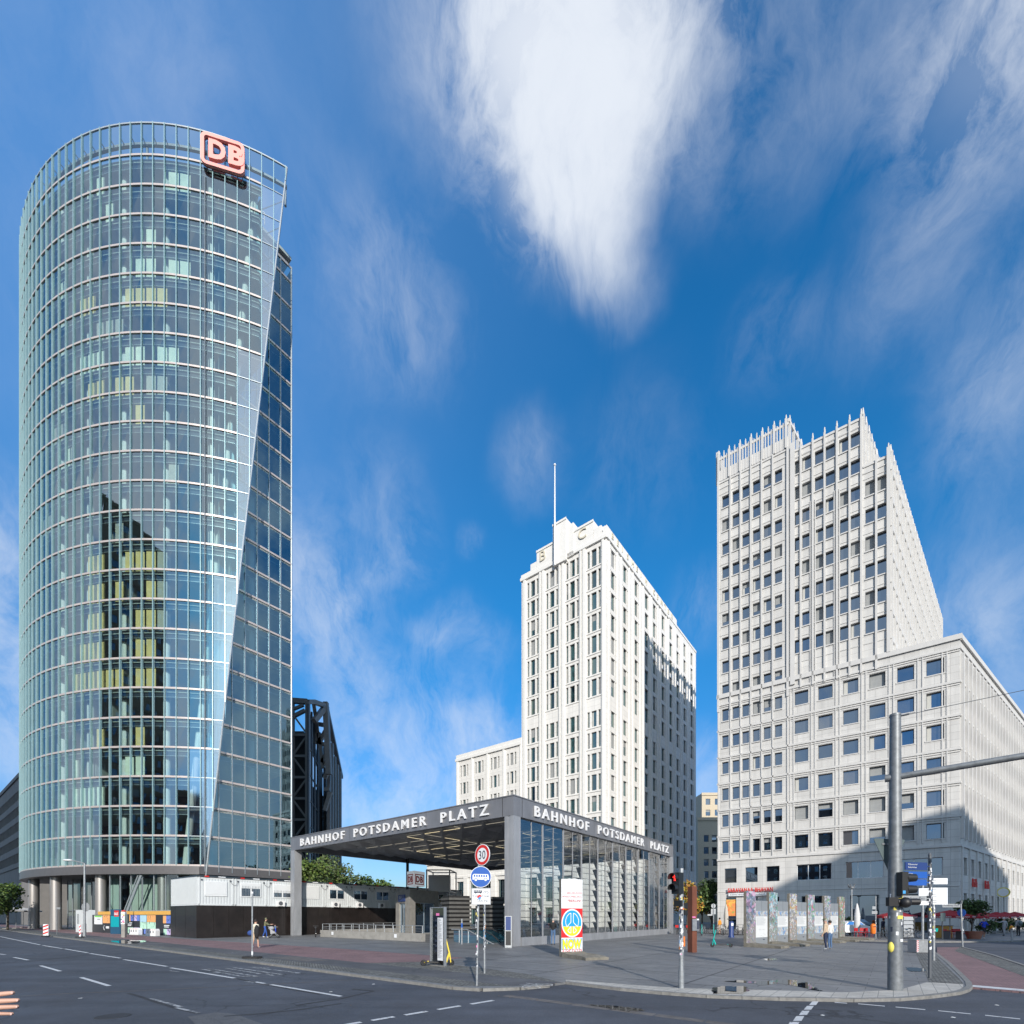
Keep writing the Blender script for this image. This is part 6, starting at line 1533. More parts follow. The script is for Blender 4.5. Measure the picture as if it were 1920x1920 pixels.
# twin posts with the 30 sign, the bus sign and a plate
def sign_posts():
    p = G(894, 1848); q = G(908.5, 1825); root = thing('road_sign', 'red-ringed 30 sign above a round blue bus sign on a grey pole in the pavement', 'road sign', (*p,0))
    b = MB(); b.tube((*p,0), (p[0]+.06,p[1]+.03,3.5), .034, n=12); b.build('pole', ['pole_galv'], root); stickers(root, p, .034, .5, 2.2, 26, 1, .8)
    f = Vector((p[0]+.05, p[1]-.12, 0))
    n1 = Vector((-.68,-.73,0)); r1 = Vector((.73,-.68,0)); c = f+Vector((.11,0,3.70))
    b = MB(); disc(b, c, n1, .30, .02, 0, 32); b.build('speed_plate', ['sign_white'], root)
    b = MB(); K = 32
    for i in range(K):
        t0, t1 = 2*math.pi*i/K, 2*math.pi*(i+1)/K
        b.face([c+n1*.003+r1*(ra*math.cos(t))+Vector((0,0,ra*math.sin(t))) for ra, t in ((.20,t0),(.283,t0),(.283,t1),(.20,t1))])
    b.build('red_ring', ['red_paint'], root)
    letters(root, '30', c+n1*.004-r1*.135-Vector((0,0,.12)), r1, (0,0,1), 'text_dark', width=.27, height=.24, depth=.003, bold=.0, name='digit')
    n2 = Vector((-.12,-.99,0)).normalized(); r2 = Vector((.99,-.12,0)).normalized(); c = f+Vector((.07,0,3.08))
    b = MB(); disc(b, c, n2, .30, .02, 0, 32); b.build('blue_plate_rim', ['sign_white'], root)
    b = MB(); disc(b, c+n2*.003, n2, .285, .002, 0, 32); b.build('blue_plate', ['blue_sign'], root)
    b = MB(); F = lambda pts, o=.005, m=0: flatshape(b, c, r2, n2, pts, o, m)
    F([(-.235,-.075),(.235,-.085),(.235,-.02),(.215,.06),(.20,.072),(-.20,.085),(-.235,.05)])
    for k in range(6): x = -.20+k*.068; F([(x,.005-k*.002),(x+.048,.003-k*.002),(x+.044,.06-k*.002),(x+.004,.062-k*.002)], .007, 1)
    for x in (-.14,.14):
        F([(x+.05*math.cos(t*.45), -.08+.05*math.sin(t*.45)) for t in range(14)], .007, 1); F([(x+.036*math.cos(t*.45), -.082+.036*math.sin(t*.45)) for t in range(14)], .009, 0)
    b.build('bus_symbol', ['sign_white','blue_sign'], root)
    c = f+Vector((.08,-.02,2.53)); n3 = n2; r3 = r2
    b = MB(); b.hexa([c+r3*x+n3*y+Vector((0,0,z)) for z in (-.23,.23) for (x,y) in ((-.27,0),(.27,0),(.27,-.015),(-.27,-.015))]); b.build('text_plate', ['sign_white'], root)
    b = MB(); F = lambda pts, o=.003, m=0: flatshape(b, c, r3, n3, pts, o, m)
    for (x0,x1,y0,y1) in ((-.262,.262,.215,.222),(-.262,.262,-.222,-.215),(-.262,-.255,-.222,.222),(.255,.262,-.222,.222)): F([(x0,y0),(x1,y0),(x1,y1),(x0,y1)])
    F([(-.21,.10),(.03,.10),(.03,.13),(.01,.18),(-.21,.18)]); 
    for k in range(4): F([(-.19+k*.05,.14),(-.155+k*.05,.14),(-.155+k*.05,.165),(-.19+k*.05,.165)], .005, 1)
    for x in (-.15,-.02): F([(x+.022*math.cos(t*.9), .098+.022*math.sin(t*.9)) for t in range(7)], .004)
    for x in (.10,.19): 
        for t in range(10): F([(x+ra*math.cos(u_), .11+ra*math.sin(u_)) for ra,u_ in ((.024,t*.63),(.033,t*.63),(.033,t*.63+.63),(.024,t*.63+.63))])
    F([(.10,.105),(.14,.155),(.145,.15),(.105,.10)]); F([(.19,.105),(.15,.155),(.145,.15),(.185,.10)])
    b.build('plate_symbols', ['text_dark','sign_white'], root)
    letters(root, 'Krankenfahrzeuge', c+n3*.003+r3*-.235+Vector((0,0,-.03)), r3, (0,0,1), 'text_dark', width=.47, height=.075, depth=.002, name='plate_letter')
    letters(root, 'TAXI frei', c+n3*.003+r3*-.13+Vector((0,0,-.16)), r3, (0,0,1), 'text_dark', width=.32, height=.075, depth=.002, name='plate_letter')
    b = MB(); flatshape(b, c, r3, n3, [(-.12,-.02),(-.06,.05),(0,.04),(.0,-.03),(-.04,-.08)], .006, 0); flatshape(b, c, r3, n3, [(-.09,-.06),(-.03,.0),(.01,-.04),(-.05,-.1)], .008, 1); b.build('plate_stickers', ['red_paint','sticker_blue'], root)
    r = thing('signpost', 'second slimmer galvanised pole covered in stickers just behind the 30 sign', 'post', (*q,0)); b = MB(); b.tube((*q,0), (*q,2.6), .04, n=10); b.build('pole', ['pole_galv'], r); stickers(r, q, .04, .7, 2.5, 30, 2, .8)
sign_posts()

# glass information stele with scooter behind
def info_stele():
    a, c = D(806, 19.6), D(832.5, 18.9); d = nrm2((c[0]-a[0], c[1]-a[1])); W_ = math.hypot(c[0]-a[0], c[1]-a[1])
    root = thing('info_stele', 'glass information stele in a steel frame with a white text column, on the cobble strip', 'information board', (*a,0)); H = 2.32
    b = MB(); b.obox(a, d, 0, .035, -.12, 0, 0, H); b.obox(a, d, W_-.035, W_, -.12, 0, 0, H); b.obox(a, d, .036, W_-.036, -.12, 0, H-.03, H); b.build('frame', ['galv'], root)
    b = MB(); b.obox(a, d, .04, W_-.04, -.07, -.055, .06, H-.04); b.build('glass', ['hall_glass'], root)
    b = MB(); b.obox(a, d, W_*.48, W_*.86, -.05, -.045, .22, 1.9); b.build('text_panel', ['sign_white'], root)
    b = MB(); rnd = random.Random(3)
    z = 1.86
    while z > .3: b.obox(a, d, W_*.5, W_*(.6+.22*rnd.random()), -.044, -.042, z, z+.007); z -= .022
    for k in range(7): z = 1.75-k*.2; b.obox(a, d, W_*.32, W_*.44, -.05, -.045, z, z+.08)
    b.build('text_lines', ['text_dark'], root)
    b = MB(); b.obox(a, d, W_*.38, W_*.6, -.05, -.045, 1.98, 2.08, 0); b.build('emblem', ['sticker_pink'], root)
    b = MB(); b.prism([(a[0]-.05,a[1]-.1),(c[0]+.05,c[1]-.1),(c[0]+.05,c[1]+.22),(a[0]-.05,a[1]+.22)], 0, .035); b.build('base', ['kerb_granite'], root)
info_stele()
def scooter(px, Y, rz, lab, main='teal_paint', second='black', z=0.0, grp=None, lean=0.0):
    p = D(px, Y); root = thing('electric_scooter', lab, 'scooter', (*p,z), rz, group=grp); M = WM[root.name]; T = lambda x, y, zz: tuple(M @ Vector((x, y, zz)))
    ax = M.to_3x3() @ Vector((0,1,0)); L = 1.02
    b = MB(); b.hexa([T(.12,-.08,.11), T(L-.12,-.08,.11), T(L-.12,.08,.11), T(.12,.08,.11), T(.12,-.08,.17), T(L-.12,-.08,.17), T(L-.12,.08,.17), T(.12,.08,.17)]); b.tube(T(L-.14,0,.15), T(L,0,.2), .05, n=6); b.build('deck', [second], root)
    b = MB(); b.tube(T(.14,0,.13), T(.02,0,.48), .05, .04, 8); b.tube(T(0,0,.45), T(.16,0,1.12), .035, .028, 8); b.tube(T(.0,0,.47), T(-.05,0,.12), .03, n=6); b.tube(T(L-.2,0,.16), T(L-.02,0,.16), .04, n=6); b.build('stem', [main], root)
    b = MB(); b.tube(T(.16,-.24,1.14), T(.16,.24,1.14), .02, n=6); b.box(*[v for pr in zip(T(.13,-.04,1.1), T(.2,.04,1.18)) for v in (min(pr), max(pr))]) ; b.build('handlebar', ['black'], root)
    for x in (-.06, L): b = MB(); b.wheel(T(x,0,.12), ax, .125, .05, 0, n=14); b.tube(Vector(T(x,0,.12))-ax*.02, Vector(T(x,0,.12))+ax*.02, .07, n=10, m=0); b.build('wheel', ['rubber'], root)
    return root
scooter(1337.5, 30.6, R(-12), 'turquoise electric scooter standing alone on the square right of the rusty post')
scooter(843, 19.4, R(188), 'dark electric scooter with a yellow stem parked behind the glass information stele', 'p_yellow', 'black')

# small post in a rubber foot
p = G(473, 1797); root = thing('temporary_post', 'grey temporary post in a black rubber foot by the kerb', 'post', (*p,0)); b = MB(); b.tube((*p,.08), (*p,3.04), .035, n=10); b.build('pole', ['pole_galv'], root)
b = MB(); b.prism([(p[0]-.48,p[1]-.02),(p[0]-.35,p[1]-.22),(p[0]+.35,p[1]-.22),(p[0]+.48,p[1]-.02),(p[0]+.35,p[1]+.2),(p[0]-.35,p[1]+.2)], .008, .1); b.build('foot', ['rubber'], root)
b = MB(); cyl_patch(b, p, .035, -1.4, 1.4, .16, .33, 0); b.tube((*p,3.0), (*p,3.09), .05, n=8); b.build('plate', ['sign_white'], root)

# pedestrian signal
def ped_signal():
    p = G(1277.5, 1853); root = thing('pedestrian_signal', 'sticker-covered galvanised signal pole showing a red pedestrian light', 'traffic light', (*p,0))
    b = MB(); b.tube((*p,0), (*p,3.28), .062, n=16); b.tube((*p,0), (*p,.5), .075, n=16); b.build('pole', ['pole_galv'], root); stickers(root, p, .062, .85, 2.5, 60, 4, 1.0)
    x, y = p[0]-.13, p[1]-.02; d = nrm2((.62,-.78)); 
    b = MB(); b.obox((x,y), d, -.10, .13, -.12, .10, 2.58, 3.16); b.build('housing', ['signal_black'], root)
    for z, on in ((3.02,1),(2.73,0)):
        b = MB(); c = Vector((x+.0, y-.0, z)); n = Vector((d[1], -d[0], 0)); r = Vector((d[0], d[1], 0)); cc = c+n*.105+r*.01
        K = 12
        for i in range(K):      # visor: open-bottomed hood
            t0, t1 = R(-20+220*i/K), R(-20+220*(i+1)/K)
            q = lambda t, o, ra: cc+r*(ra*math.cos(t))+Vector((0,0,ra*math.sin(t)))+n*o
            b.face([q(t0,0,.115), q(t1,0,.115), q(t1,.17,.12), q(t0,.17,.12)]); b.face([q(t0,0,.108), q(t0,.17,.113), q(t1,.17,.113), q(t1,0,.108)])
        b.build('visor', ['signal_black'], root)
        b = MB(); disc(b, cc+n*.004, n, .1, .01); b.build('lens', ['black'], root)
        if on:
            b = MB(); F = lambda pts: flatshape(b, cc, r, n, pts, .008)
            F([(.028*math.cos(t*.6), .058+.026*math.sin(t*.6)) for t in range(11)]); F([(-.075,.01),(.075,.01),(.075,.026),(-.075,.026)]); F([(-.03,.035),(.03,.035),(.026,-.03),(-.026,-.03)]); F([(-.024,-.03),(-.003,-.03),(-.006,-.088),(-.03,-.088)]); F([(.024,-.03),(.003,-.03),(.006,-.088),(.03,-.088)])
            b.build('red_man', ['signal_red'], root)
    b = MB(); b.obox((x+.05,y), d, -.12, .10, -.04, .05, 2.24, 2.41); b.build('small_box', ['signal_black'], root)
    b = MB(); cyl_patch(b, p, .062, -1.2, .9, 2.5-.35, 2.5-.3); b.tube((p[0]+.066,p[1]-.02,1.15), (p[0]+.066,p[1]-.02,1.42), .03, n=8); b.build('push_box', ['orange_plastic'], root)
    b = MB(); b.obox((p[0]+.07,p[1]), nrm2((.9,.4)), 0, .12, 0, .02, 2.18, 2.34); b.obox((p[0]+.07,p[1]), nrm2((.9,.4)), 0, .12, 0, .02, 2.0, 2.14); b.build('number_plate', ['signal_black'], root)
ped_signal()

# big mast with an arm, seen from behind its signs
def mast():
    p = G(1678.5, 1856.5); root = thing('signal_mast', 'thick dark grey traffic mast with long arm, back of a triangular sign and black signals', 'traffic light', (*p,0))
    b = MB(); b.tube((*p,0), (*p,3.4), .168, .158, 24); b.tube((*p,3.4), (*p,7.3), .148, .125, 24); b.tube((*p,7.3), (*p,7.36), .135, .13, 24); b.tube((*p,0), (*p,.9), .172, .17, 24); b.build('pole', ['pole_grey'], root)
    stickers(root, p, .16, 1.0, 2.55, 34, 6, 1.25)
    rnd = random.Random(9); b = MB()
    for (a, z, w, h, m) in ((.15,2.4,.13,.05,0),(.1,1.9,.15,.09,0),(-.35,2.25,.09,.08,1),(.3,1.3,.09,.07,2)): cyl_patch(b, p, .165, a-w/.32, a+w/.32, z, z+h, m, .006)
    b.build('large_stickers', ['sticker_yellow','sticker_blue','sign_white'], root)
    a = Vector((*p, 5.68)); e = Vector((p[0]+5.6, p[1]-4.2, 5.98)); b = MB(); b.tube(a, e, .085, .07, 14); b.tube(a-Vector((.1,-.07,0))*1.8, a, .1, n=12); b.build('arm', ['pole_grey'], root)
    b = MB(); b.path([(p[0]+.05,p[1],7.3), (p[0]+.25,p[1]-.15,7.31)], .025, 6); b.path([(p[0]+.25,p[1]-.15,7.3), (p[0]+5.5,p[1]-4.1,7.45)], .008, 5); b.build('guy_wire', ['frame_dark'], root)
    # back of a give-way sign
    d = nrm2((1, .22)); b = MB(); n = Vector((d[1], -d[0], 0)); r = Vector((d[0], d[1], 0)); c = Vector((p[0]+.02, p[1]+.22, 3.98))
    pts = [(-.52,.06),(-.48,.09),(.48,.09),(.52,.06),(.03,-.78),(-.03,-.78)]
    b.mesh([c+r*x+Vector((0,0,y)) for x, y in pts]+[c+r*x+Vector((0,0,y))-n*.012 for x, y in pts], [tuple(range(6))[::-1], tuple(range(6,12))]+[(i,(i+1)%6,6+(i+1)%6,6+i) for i in range(6)]); b.build('give_way_plate', ['sign_back'], root)
    b = MB(); b.obox((p[0],p[1]), d, -.2, .2, -.24, -.19, 3.9, 3.95); b.obox((p[0],p[1]), d, .26, .38, -.215, -.2, 3.92, 4.02, 0); b.build('sign_clamp', ['galv'], root)
    # side-on pedestrian signal
    q = (p[0]+.02, p[1]-.24); b = MB(); b.obox(q, (1,0), -.1, .06, -.1, .1, 2.52, 3.13); b.build('housing', ['signal_black'], root)
    for z in (2.98, 2.68):
        b = MB(); b.tube((q[0]+.06,q[1],z), (q[0]+.30,q[1]-.02,z), .115, .10, 16, caps=False); b.tube((q[0]+.30,q[1]-.02,z), (q[0]+.06,q[1],z), .095, .108, 16, caps=False); b.build('visor', ['signal_black'], root)
    b = MB(); cyl = (q[0]-.02, q[1]-.102); b.box(q[0]-.09, q[0]-.02, q[1]-.106, q[1]-.102, 2.56, 2.64); b.build('blue_sticker', ['sticker_blue'], root)
    b = MB(); b.tube((q[0]-.12,q[1]+.05,2.35), (q[0]+.38,q[1]-.05,2.35), .09, .085, 14); b.box(q[0]-.38, q[0]-.13, q[1]-.02, q[1]+.1, 2.24, 2.47); b.ball((q[0]+.02,q[1]-.05,2.33), .14, n=14); b.build('sensor', ['black'], root)
    b = MB(); b.ball((p[0]-.15, p[1]-.05, 1.15), .075, 0, 1, 1, 1.9, n=12); b.build('push_button', ['sticker_yellow'], root); b.build if 0 else None
    return p
MP = mast()
def direction_signs():
    p = G(1743.5, 1834.5); root = thing('direction_signpost', 'dark slim pole thick with stickers carrying blue and white direction boards by the kerb corner', 'signpost', (*p,0))
    b = MB(); b.tube((*p,0), (*p,3.9), .045, n=12); b.tube((*p,3.9), (*p,3.98), .055, .02, 10); b.build('pole', ['frame_dark'], root); stickers(root, p, .045, .9, 3.7, 95, 8, .9)
    def board(x0, x1, z0, z1, m, d=(1,.12), o=.06, nm='board', txt=None, c='sign_white', h=.05):
        dd = nrm2(d); b = MB(); b.obox(p, dd, x0, x1, -.015, .015, z0, z1); b.obox(p, dd, min(0,x1), max(0,x0), -.02, .02, (z0+z1)/2-.015, (z0+z1)/2+.015); b.build(nm, [m], root)
        if txt:
            for i, t in enumerate(txt): letters(root, t, (p[0]+dd[0]*(x0+.1)+dd[1]*.02, p[1]+dd[1]*(x0+.1)-dd[0]*.02, z1-.09*(i+1)-.0), (*dd,0), (0,0,1), c, height=h, depth=.003, name='board_letter')
    board(-.98, -.12, 3.42, 3.66, 'dark_blue_sign', (1,.22), txt=('Philharmonie','Kulturforum'), h=.045); board(-.98, -.12, 3.16, 3.37, 'blue_sign', (1,.2), txt=('Reichstag',), h=.045); board(-.98, -.12, 2.94, 3.13, 'blue_sign', (1,.05), txt=('Mitte',), h=.05)
    board(.10, .55, 2.98, 3.17, 'sign_white', (1,0)); board(.08, .55, 2.34, 2.87, 'sign_white', (1,0)); board(-.36, -.05, 2.62, 2.85, 'sign_white', (1,0)); board(-.36, -.05, 2.32, 2.44, 'sign_white', (1,0))
    board(-.90, -.12, 2.44, 2.62, 'sign_back_grey', (1,.02), nm='street_name_plate'); 
    letters(root, 'Potsdamer Platz', (p[0]-.84, p[1]-.03, 2.49), (1,.02,0), (0,0,1), 'text_dark', width=.66, height=.09, depth=.003, name='board_letter')
    b = MB()
    for z in (3.1, 3.02, 2.8, 2.66, 2.58, 2.46, 2.4): b.box(p[0]-.12, p[0]+.2, p[1]-.022, p[1]-.016, z, z+.012)
    b.build('clamps', ['frame_dark'], root)
    q = G(1750.5, 1801); r = thing('signpost', 'galvanised sticker-covered pole right behind the direction signpost', 'post', (*q,0)); b = MB(); b.tube((*q,0), (*q,3.1), .06, n=10); b.build('pole', ['pole_galv'], r); stickers(r, q, .06, 1.0, 2.9, 40, 12)
    q = G(1730, 1786.5); r = thing('ballast_post', 'grey post standing in a steel ballast box with red and white striped edge', 'post', (*q,0)); b = MB(); b.tube((*q,.5), (*q,3.7), .06, n=10); b.build('pole', ['pole_galv'], r)
    b = MB(); b.box(q[0]-.36, q[0]+.36, q[1]-.05, q[1]+.55, .02, .68); b.box(q[0]-.4, q[0]+.4, q[1]-.08, q[1]+.6, .685, .71); b.build('box', ['galv'], r)
    b = MB(); b.box(q[0]-.36, q[0]-.27, q[1]-.056, q[1]-.053, .04, .68, 0)
    for k in range(6): z = .06+k*.105; b.face([(q[0]-.36,q[1]-.059,z),(q[0]-.27,q[1]-.059,z+.05),(q[0]-.27,q[1]-.059,z+.1),(q[0]-.36,q[1]-.059,z+.05)], 1)
    b.build('stripes', ['sign_white','red_paint'], r)
    q = D(1805, 31.0); r = thing('street_name_post', 'thin galvanised post with white street name plate reading Potsdamer Platz by the side street', 'street sign', (*q,0)); t = (q[0]-.12, q[1]); b = MB(); b.tube((*q,-.02), (*t,2.85), .045, n=10); b.build('pole', ['pole_galv'], r); stickers(r, q, .05, .8, 2.0, 12, 14)
    b = MB(); b.box(t[0]-1.18, t[0]-.05, t[1]-.015, t[1]+.015, 2.5, 2.72); b.obox(t, nrm2((.5,.8)), -.3, 0, 0, .02, 2.74, 2.95); b.build('name_plate', ['sign_back_grey'], r)
    letters(r, 'Potsdamer Platz', (t[0]-1.1, t[1]-.018, 2.57), (1,0,0), (0,0,1), 'text_dark', width=.95, height=.1, depth=.003)
    b = MB(); disc(b, (t[0]+.1, t[1]+.05, 2.15), (1,.3,0), .24, .02); b.build('round_sign', ['blue_sign'], r)
direction_signs()

# left side: lamp, delineators, small posts
def street_lamp(px, Y, h, arm, lab):
    p = D(px, Y); r = thing('street_lamp', lab, 'street lamp', (*p,0)); b = MB(); b.tube((*p,0), (*p,h), .1, .07, 10); b.tube((*p,0), (*p,1.2), .13, n=10); b.build('pole', ['pole_galv'], r)
    b = MB(); b.path([(p[0],p[1],h), (p[0]-arm*.6,p[1],h+.2), (p[0]-arm,p[1],h+.28)], .05, 6); b.build('arm', ['pole_galv'], r); b = MB(); b.ball((p[0]-arm-.3,p[1],h+.3), .35, 0, 1.3, .5, .3); b.build('lamp_head', ['white_panel'], r)
    return r, p
r, p = street_lamp(158.5, 44.8, 6.75, 1.25, 'grey street lamp with short arm and round sign in front of the left pillars')
b = MB(); disc(b, (p[0], p[1]+.12, 2.75), (0.1,1,0), .42, .02); b.build('round_sign', ['sign_back_grey'], r)
for (x0, x1, y0, y1, lb) in ((81,91,1731,1755.5,'red and white warning beacon by the kerb left of the street lamp, seen face on'), (148.5,152,1735,1757.5,'red and white striped warning beacon beside the street lamp, seen edge on')):
    Y = 1830/(y1-1716+.5); p = D((x0+x1)/2, Y); w = (x1-x0)/915*Y; h = 1.15; r = thing('warning_beacon', lb, 'warning beacon', (*p,0), group='red and white warning beacons'); b = MB(); b.box(p[0]-w/2, p[0]+w/2, p[1]-.02, p[1]+.02, .1, h); b.build('blade', ['sign_white'], r)
    b = MB()
    for k in range(3): z = .2+k*.32; b.face([(p[0]-w/2+.01,p[1]-.024,z),(p[0]+w/2-.01,p[1]-.024,z+.16),(p[0]+w/2-.01,p[1]-.024,z+.3),(p[0]-w/2+.01,p[1]-.024,z+.14)])
    b.build('stripes', ['red_paint'], r); b = MB(); b.box(p[0]-.25, p[0]+.25, p[1]-.2, p[1]+.2, .0, .1); b.build('foot', ['rubber'], r)
p = D(107, 49.5); r = thing('sign_post', 'slim dark sign post with small plate between the left pillars and the lamp', 'post', (*p,0)); b = MB(); b.tube((*p,0), (*p,2.75), .04, n=8); b.build('pole', ['pole_grey'], r); b = MB(); b.box(p[0]-.05, p[0]+.32, p[1]-.03, p[1]+.03, 2.6, 2.8); b.build('plate', ['sign_back_grey'], r)
p = D(232.5, 44.0); r = thing('meter_post', 'concrete post with red cap, stickers and a grey box in front of the poster hoarding', 'post', (*p,0)); b = MB(); b.box(p[0]-.16, p[0]+.16, p[1]-.12, p[1]+.12, 0, 1.2); b.build('post', ['concrete'], r)
b = MB(); b.box(p[0]-.2, p[0]+.14, p[1]-.1, p[1]+.14, 1.2, 2.3, 0); b.build('housing', ['sign_white'], r); b = MB(); b.box(p[0]+.15, p[0]+.4, p[1]-.1, p[1]+.1, 1.25, 2.1); b.build('box', ['sign_back'], r); b = MB(); b.ball((p[0]-.02,p[1],2.38), .16, 0, 1.2, 1, .5); b.build('cap', ['red_paint'], r)
b = MB(); rnd = random.Random(4)
for k in range(14): x, z = p[0]-.2+rnd.random()*.26, 1.22+rnd.random()*.9; b.box(x, x+.08, p[1]-.106-.001*k, p[1]-.102-.001*k, z, z+.1, k % 4)
b.build('stickers', ['red_paint','sticker_pink','text_dark','sticker_yellow'], r)['kind'] = 'stuff'
# ================================================================ concrete wall slabs
def wall_paint(name, cols, seed, grey=(.24,.235,.22), scale=2.6, cover=.5, low=0.0):
    """weathered layers of spray paint over concrete: several noise masks of different colours"""
    m = bpy.data.materials.new(name); m.use_nodes = True; MATS[name] = m; nt = m.node_tree; N = nt.nodes; L = nt.links; b = N['Principled BSDF']; b.inputs['Roughness'].default_value = .85
    tc = N.new('ShaderNodeTexCoord'); rnd = random.Random(seed); src = None
    prev = N.new('ShaderNodeRGB'); prev.outputs[0].default_value = grey+(1,); src = prev.outputs[0]
    for i, c in enumerate(cols):
        mp = N.new('ShaderNodeMapping'); mp.inputs['Location'].default_value = (rnd.random()*50, rnd.random()*50, rnd.random()*50); L.new(tc.outputs['Object'], mp.inputs['Vector'])
        n = N.new('ShaderNodeTexNoise'); n.inputs['Scale'].default_value = scale*rnd.uniform(.4,1.1); n.inputs['Detail'].default_value = 4; n.inputs['Distortion'].default_value = 1.6; L.new(mp.outputs[0], n.inputs['Vector'])
        mr = N.new('ShaderNodeMapRange'); lo = .5+rnd.uniform(.0,.09); mr.inputs['From Min'].default_value = lo; mr.inputs['From Max'].default_value = lo+.04; mr.inputs['To Max'].default_value = .62; L.new(n.outputs['Fac'], mr.inputs['Value'])
        mx = N.new('ShaderNodeMix'); mx.data_type = 'RGBA'; L.new(mr.outputs[0], mx.inputs['Factor']); L.new(src, mx.inputs['A']); mx.inputs['B'].default_value = tuple(c)+(1,); src = mx.outputs['Result']
    # the lower half is chipped back to bare concrete
    sp = N.new('ShaderNodeSeparateXYZ'); L.new(tc.outputs['Object'], sp.inputs[0]); zr_ = N.new('ShaderNodeMapRange'); zr_.inputs['From Min'].default_value = 3.0; zr_.inputs['From Max'].default_value = .6; zr_.inputs['To Min'].default_value = 0.0; zr_.inputs['To Max'].default_value = low; L.new(sp.outputs['Z'], zr_.inputs['Value'])
    n = N.new('ShaderNodeTexNoise'); n.inputs['Scale'].default_value = 7; n.inputs['Detail'].default_value = 8; n.inputs['Roughness'].default_value = .75; L.new(tc.outputs['Object'], n.inputs['Vector'])
    mr = N.new('ShaderNodeMapRange'); mr.inputs['From Min'].default_value = cover; mr.inputs['From Max'].default_value = cover+.05; ad = N.new('ShaderNodeMath'); ad.operation = 'ADD'; L.new(n.outputs['Fac'], ad.inputs[0]); L.new(zr_.outputs[0], ad.inputs[1]); L.new(ad.outputs[0], mr.inputs['Value'])
    mx = N.new('ShaderNodeMix'); mx.data_type = 'RGBA'; L.new(mr.outputs[0], mx.inputs['Factor']); L.new(src, mx.inputs['A']); mx.inputs['B'].default_value = grey+(1,); L.new(mx.outputs['Result'], b.inputs['Base Color'])
PC = {'w':(.62,.64,.68),'b':(.10,.18,.34),'k':(.04,.05,.07),'r':(.42,.08,.08),'c':(.16,.42,.52),'g':(.08,.34,.14),'p':(.55,.28,.45),'o':(.60,.33,.10),'y':(.55,.50,.12),'l':(.40,.44,.52)}
for i, cs in enumerate(('lbwkbwpk','cwbrgwkcw','lbykworw','lpwckrbgw','wgolkwbr','gwolwkrg')):
    wall_paint('graffiti_%d' % (i+1), [PC[c] for c in cs], 20+i, cover=.585, low=.15)
mat('raw_concrete', (.20,.185,.155), .95, var=.3, scale=3, bump=.8, bscale=25); mat('chalk_white', (.80,.81,.84), .75, var=.04, scale=6, bump=.1)
def slab(root, a, t, H, w, th, seed, face_m, front=None):
    rnd = random.Random(seed); n = (t[1], -t[0])
    b = MB()
    # slab with a slightly broken top edge
    K = 8; tops = [H-(.0 if 0 < i < K else .05)-rnd.uniform(0,.05) for i in range(K+1)]
    P = lambda x, o, z: (a[0]+t[0]*x+n[0]*o, a[1]+t[1]*x+n[1]*o, z)
    for i in range(K):
        x0, x1 = w*i/K, w*(i+1)/K; b.face([P(x0,0,.22), P(x1,0,.22), P(x1,0,tops[i+1]), P(x0,0,tops[i])], 0); b.face([P(x0,-th,.0), P(x1,-th,.0), P(x1,-th,tops[i+1]), P(x0,-th,tops[i])][::-1], 0); b.face([P(x0,0,tops[i]), P(x1,0,tops[i+1]), P(x1,-th,tops[i+1]), P(x0,-th,tops[i])], 1)
    b.face([P(0,0,0), P(0,0,tops[0]), P(0,-th,tops[0]), P(0,-th,0)], 1); b.face([P(w,0,0), P(w,-th,0), P(w,-th,tops[K]), P(w,0,tops[K])], 1)
    b.build('slab', [face_m, 'raw_concrete'], root)
    f = MB(); J = 10; L_ = 2.05      # foot: thick rough wedge reaching forward, curved root
    prof = [(0,.25),(.07,.22),(.2,.21),(.5,.20),(1.1,.20),(1.7,.17),(L_,.13)]
    rows = []
    for j, (o, z) in enumerate(prof):
        rows.append([P(w*i/6+(rnd.uniform(-.03,.03) if j else 0), o+(rnd.uniform(-.05,.05) if j > 1 else 0), max(.04, z+(rnd.uniform(-.035,.03) if j > 1 else 0))) for i in range(7)])
    for j in range(len(rows)-1):
        for i in range(6): f.face([rows[j][i], rows[j+1][i], rows[j+1][i+1], rows[j][i+1]][::-1])
    for i in range(6): q, s = rows[-1][i], rows[-1][i+1]; f.face([q, s, (s[0],s[1],0), (q[0],q[1],0)][::-1] and [(q[0],q[1],0), (s[0],s[1],0), s, q])
    for j in range(len(rows)-1):
        for c in (0, 6): q, s = rows[j][c], rows[j+1][c]; f.face([q, s, (s[0],s[1],0), (q[0],q[1],0)])
    f.build('foot', ['raw_concrete'], root)
    return P
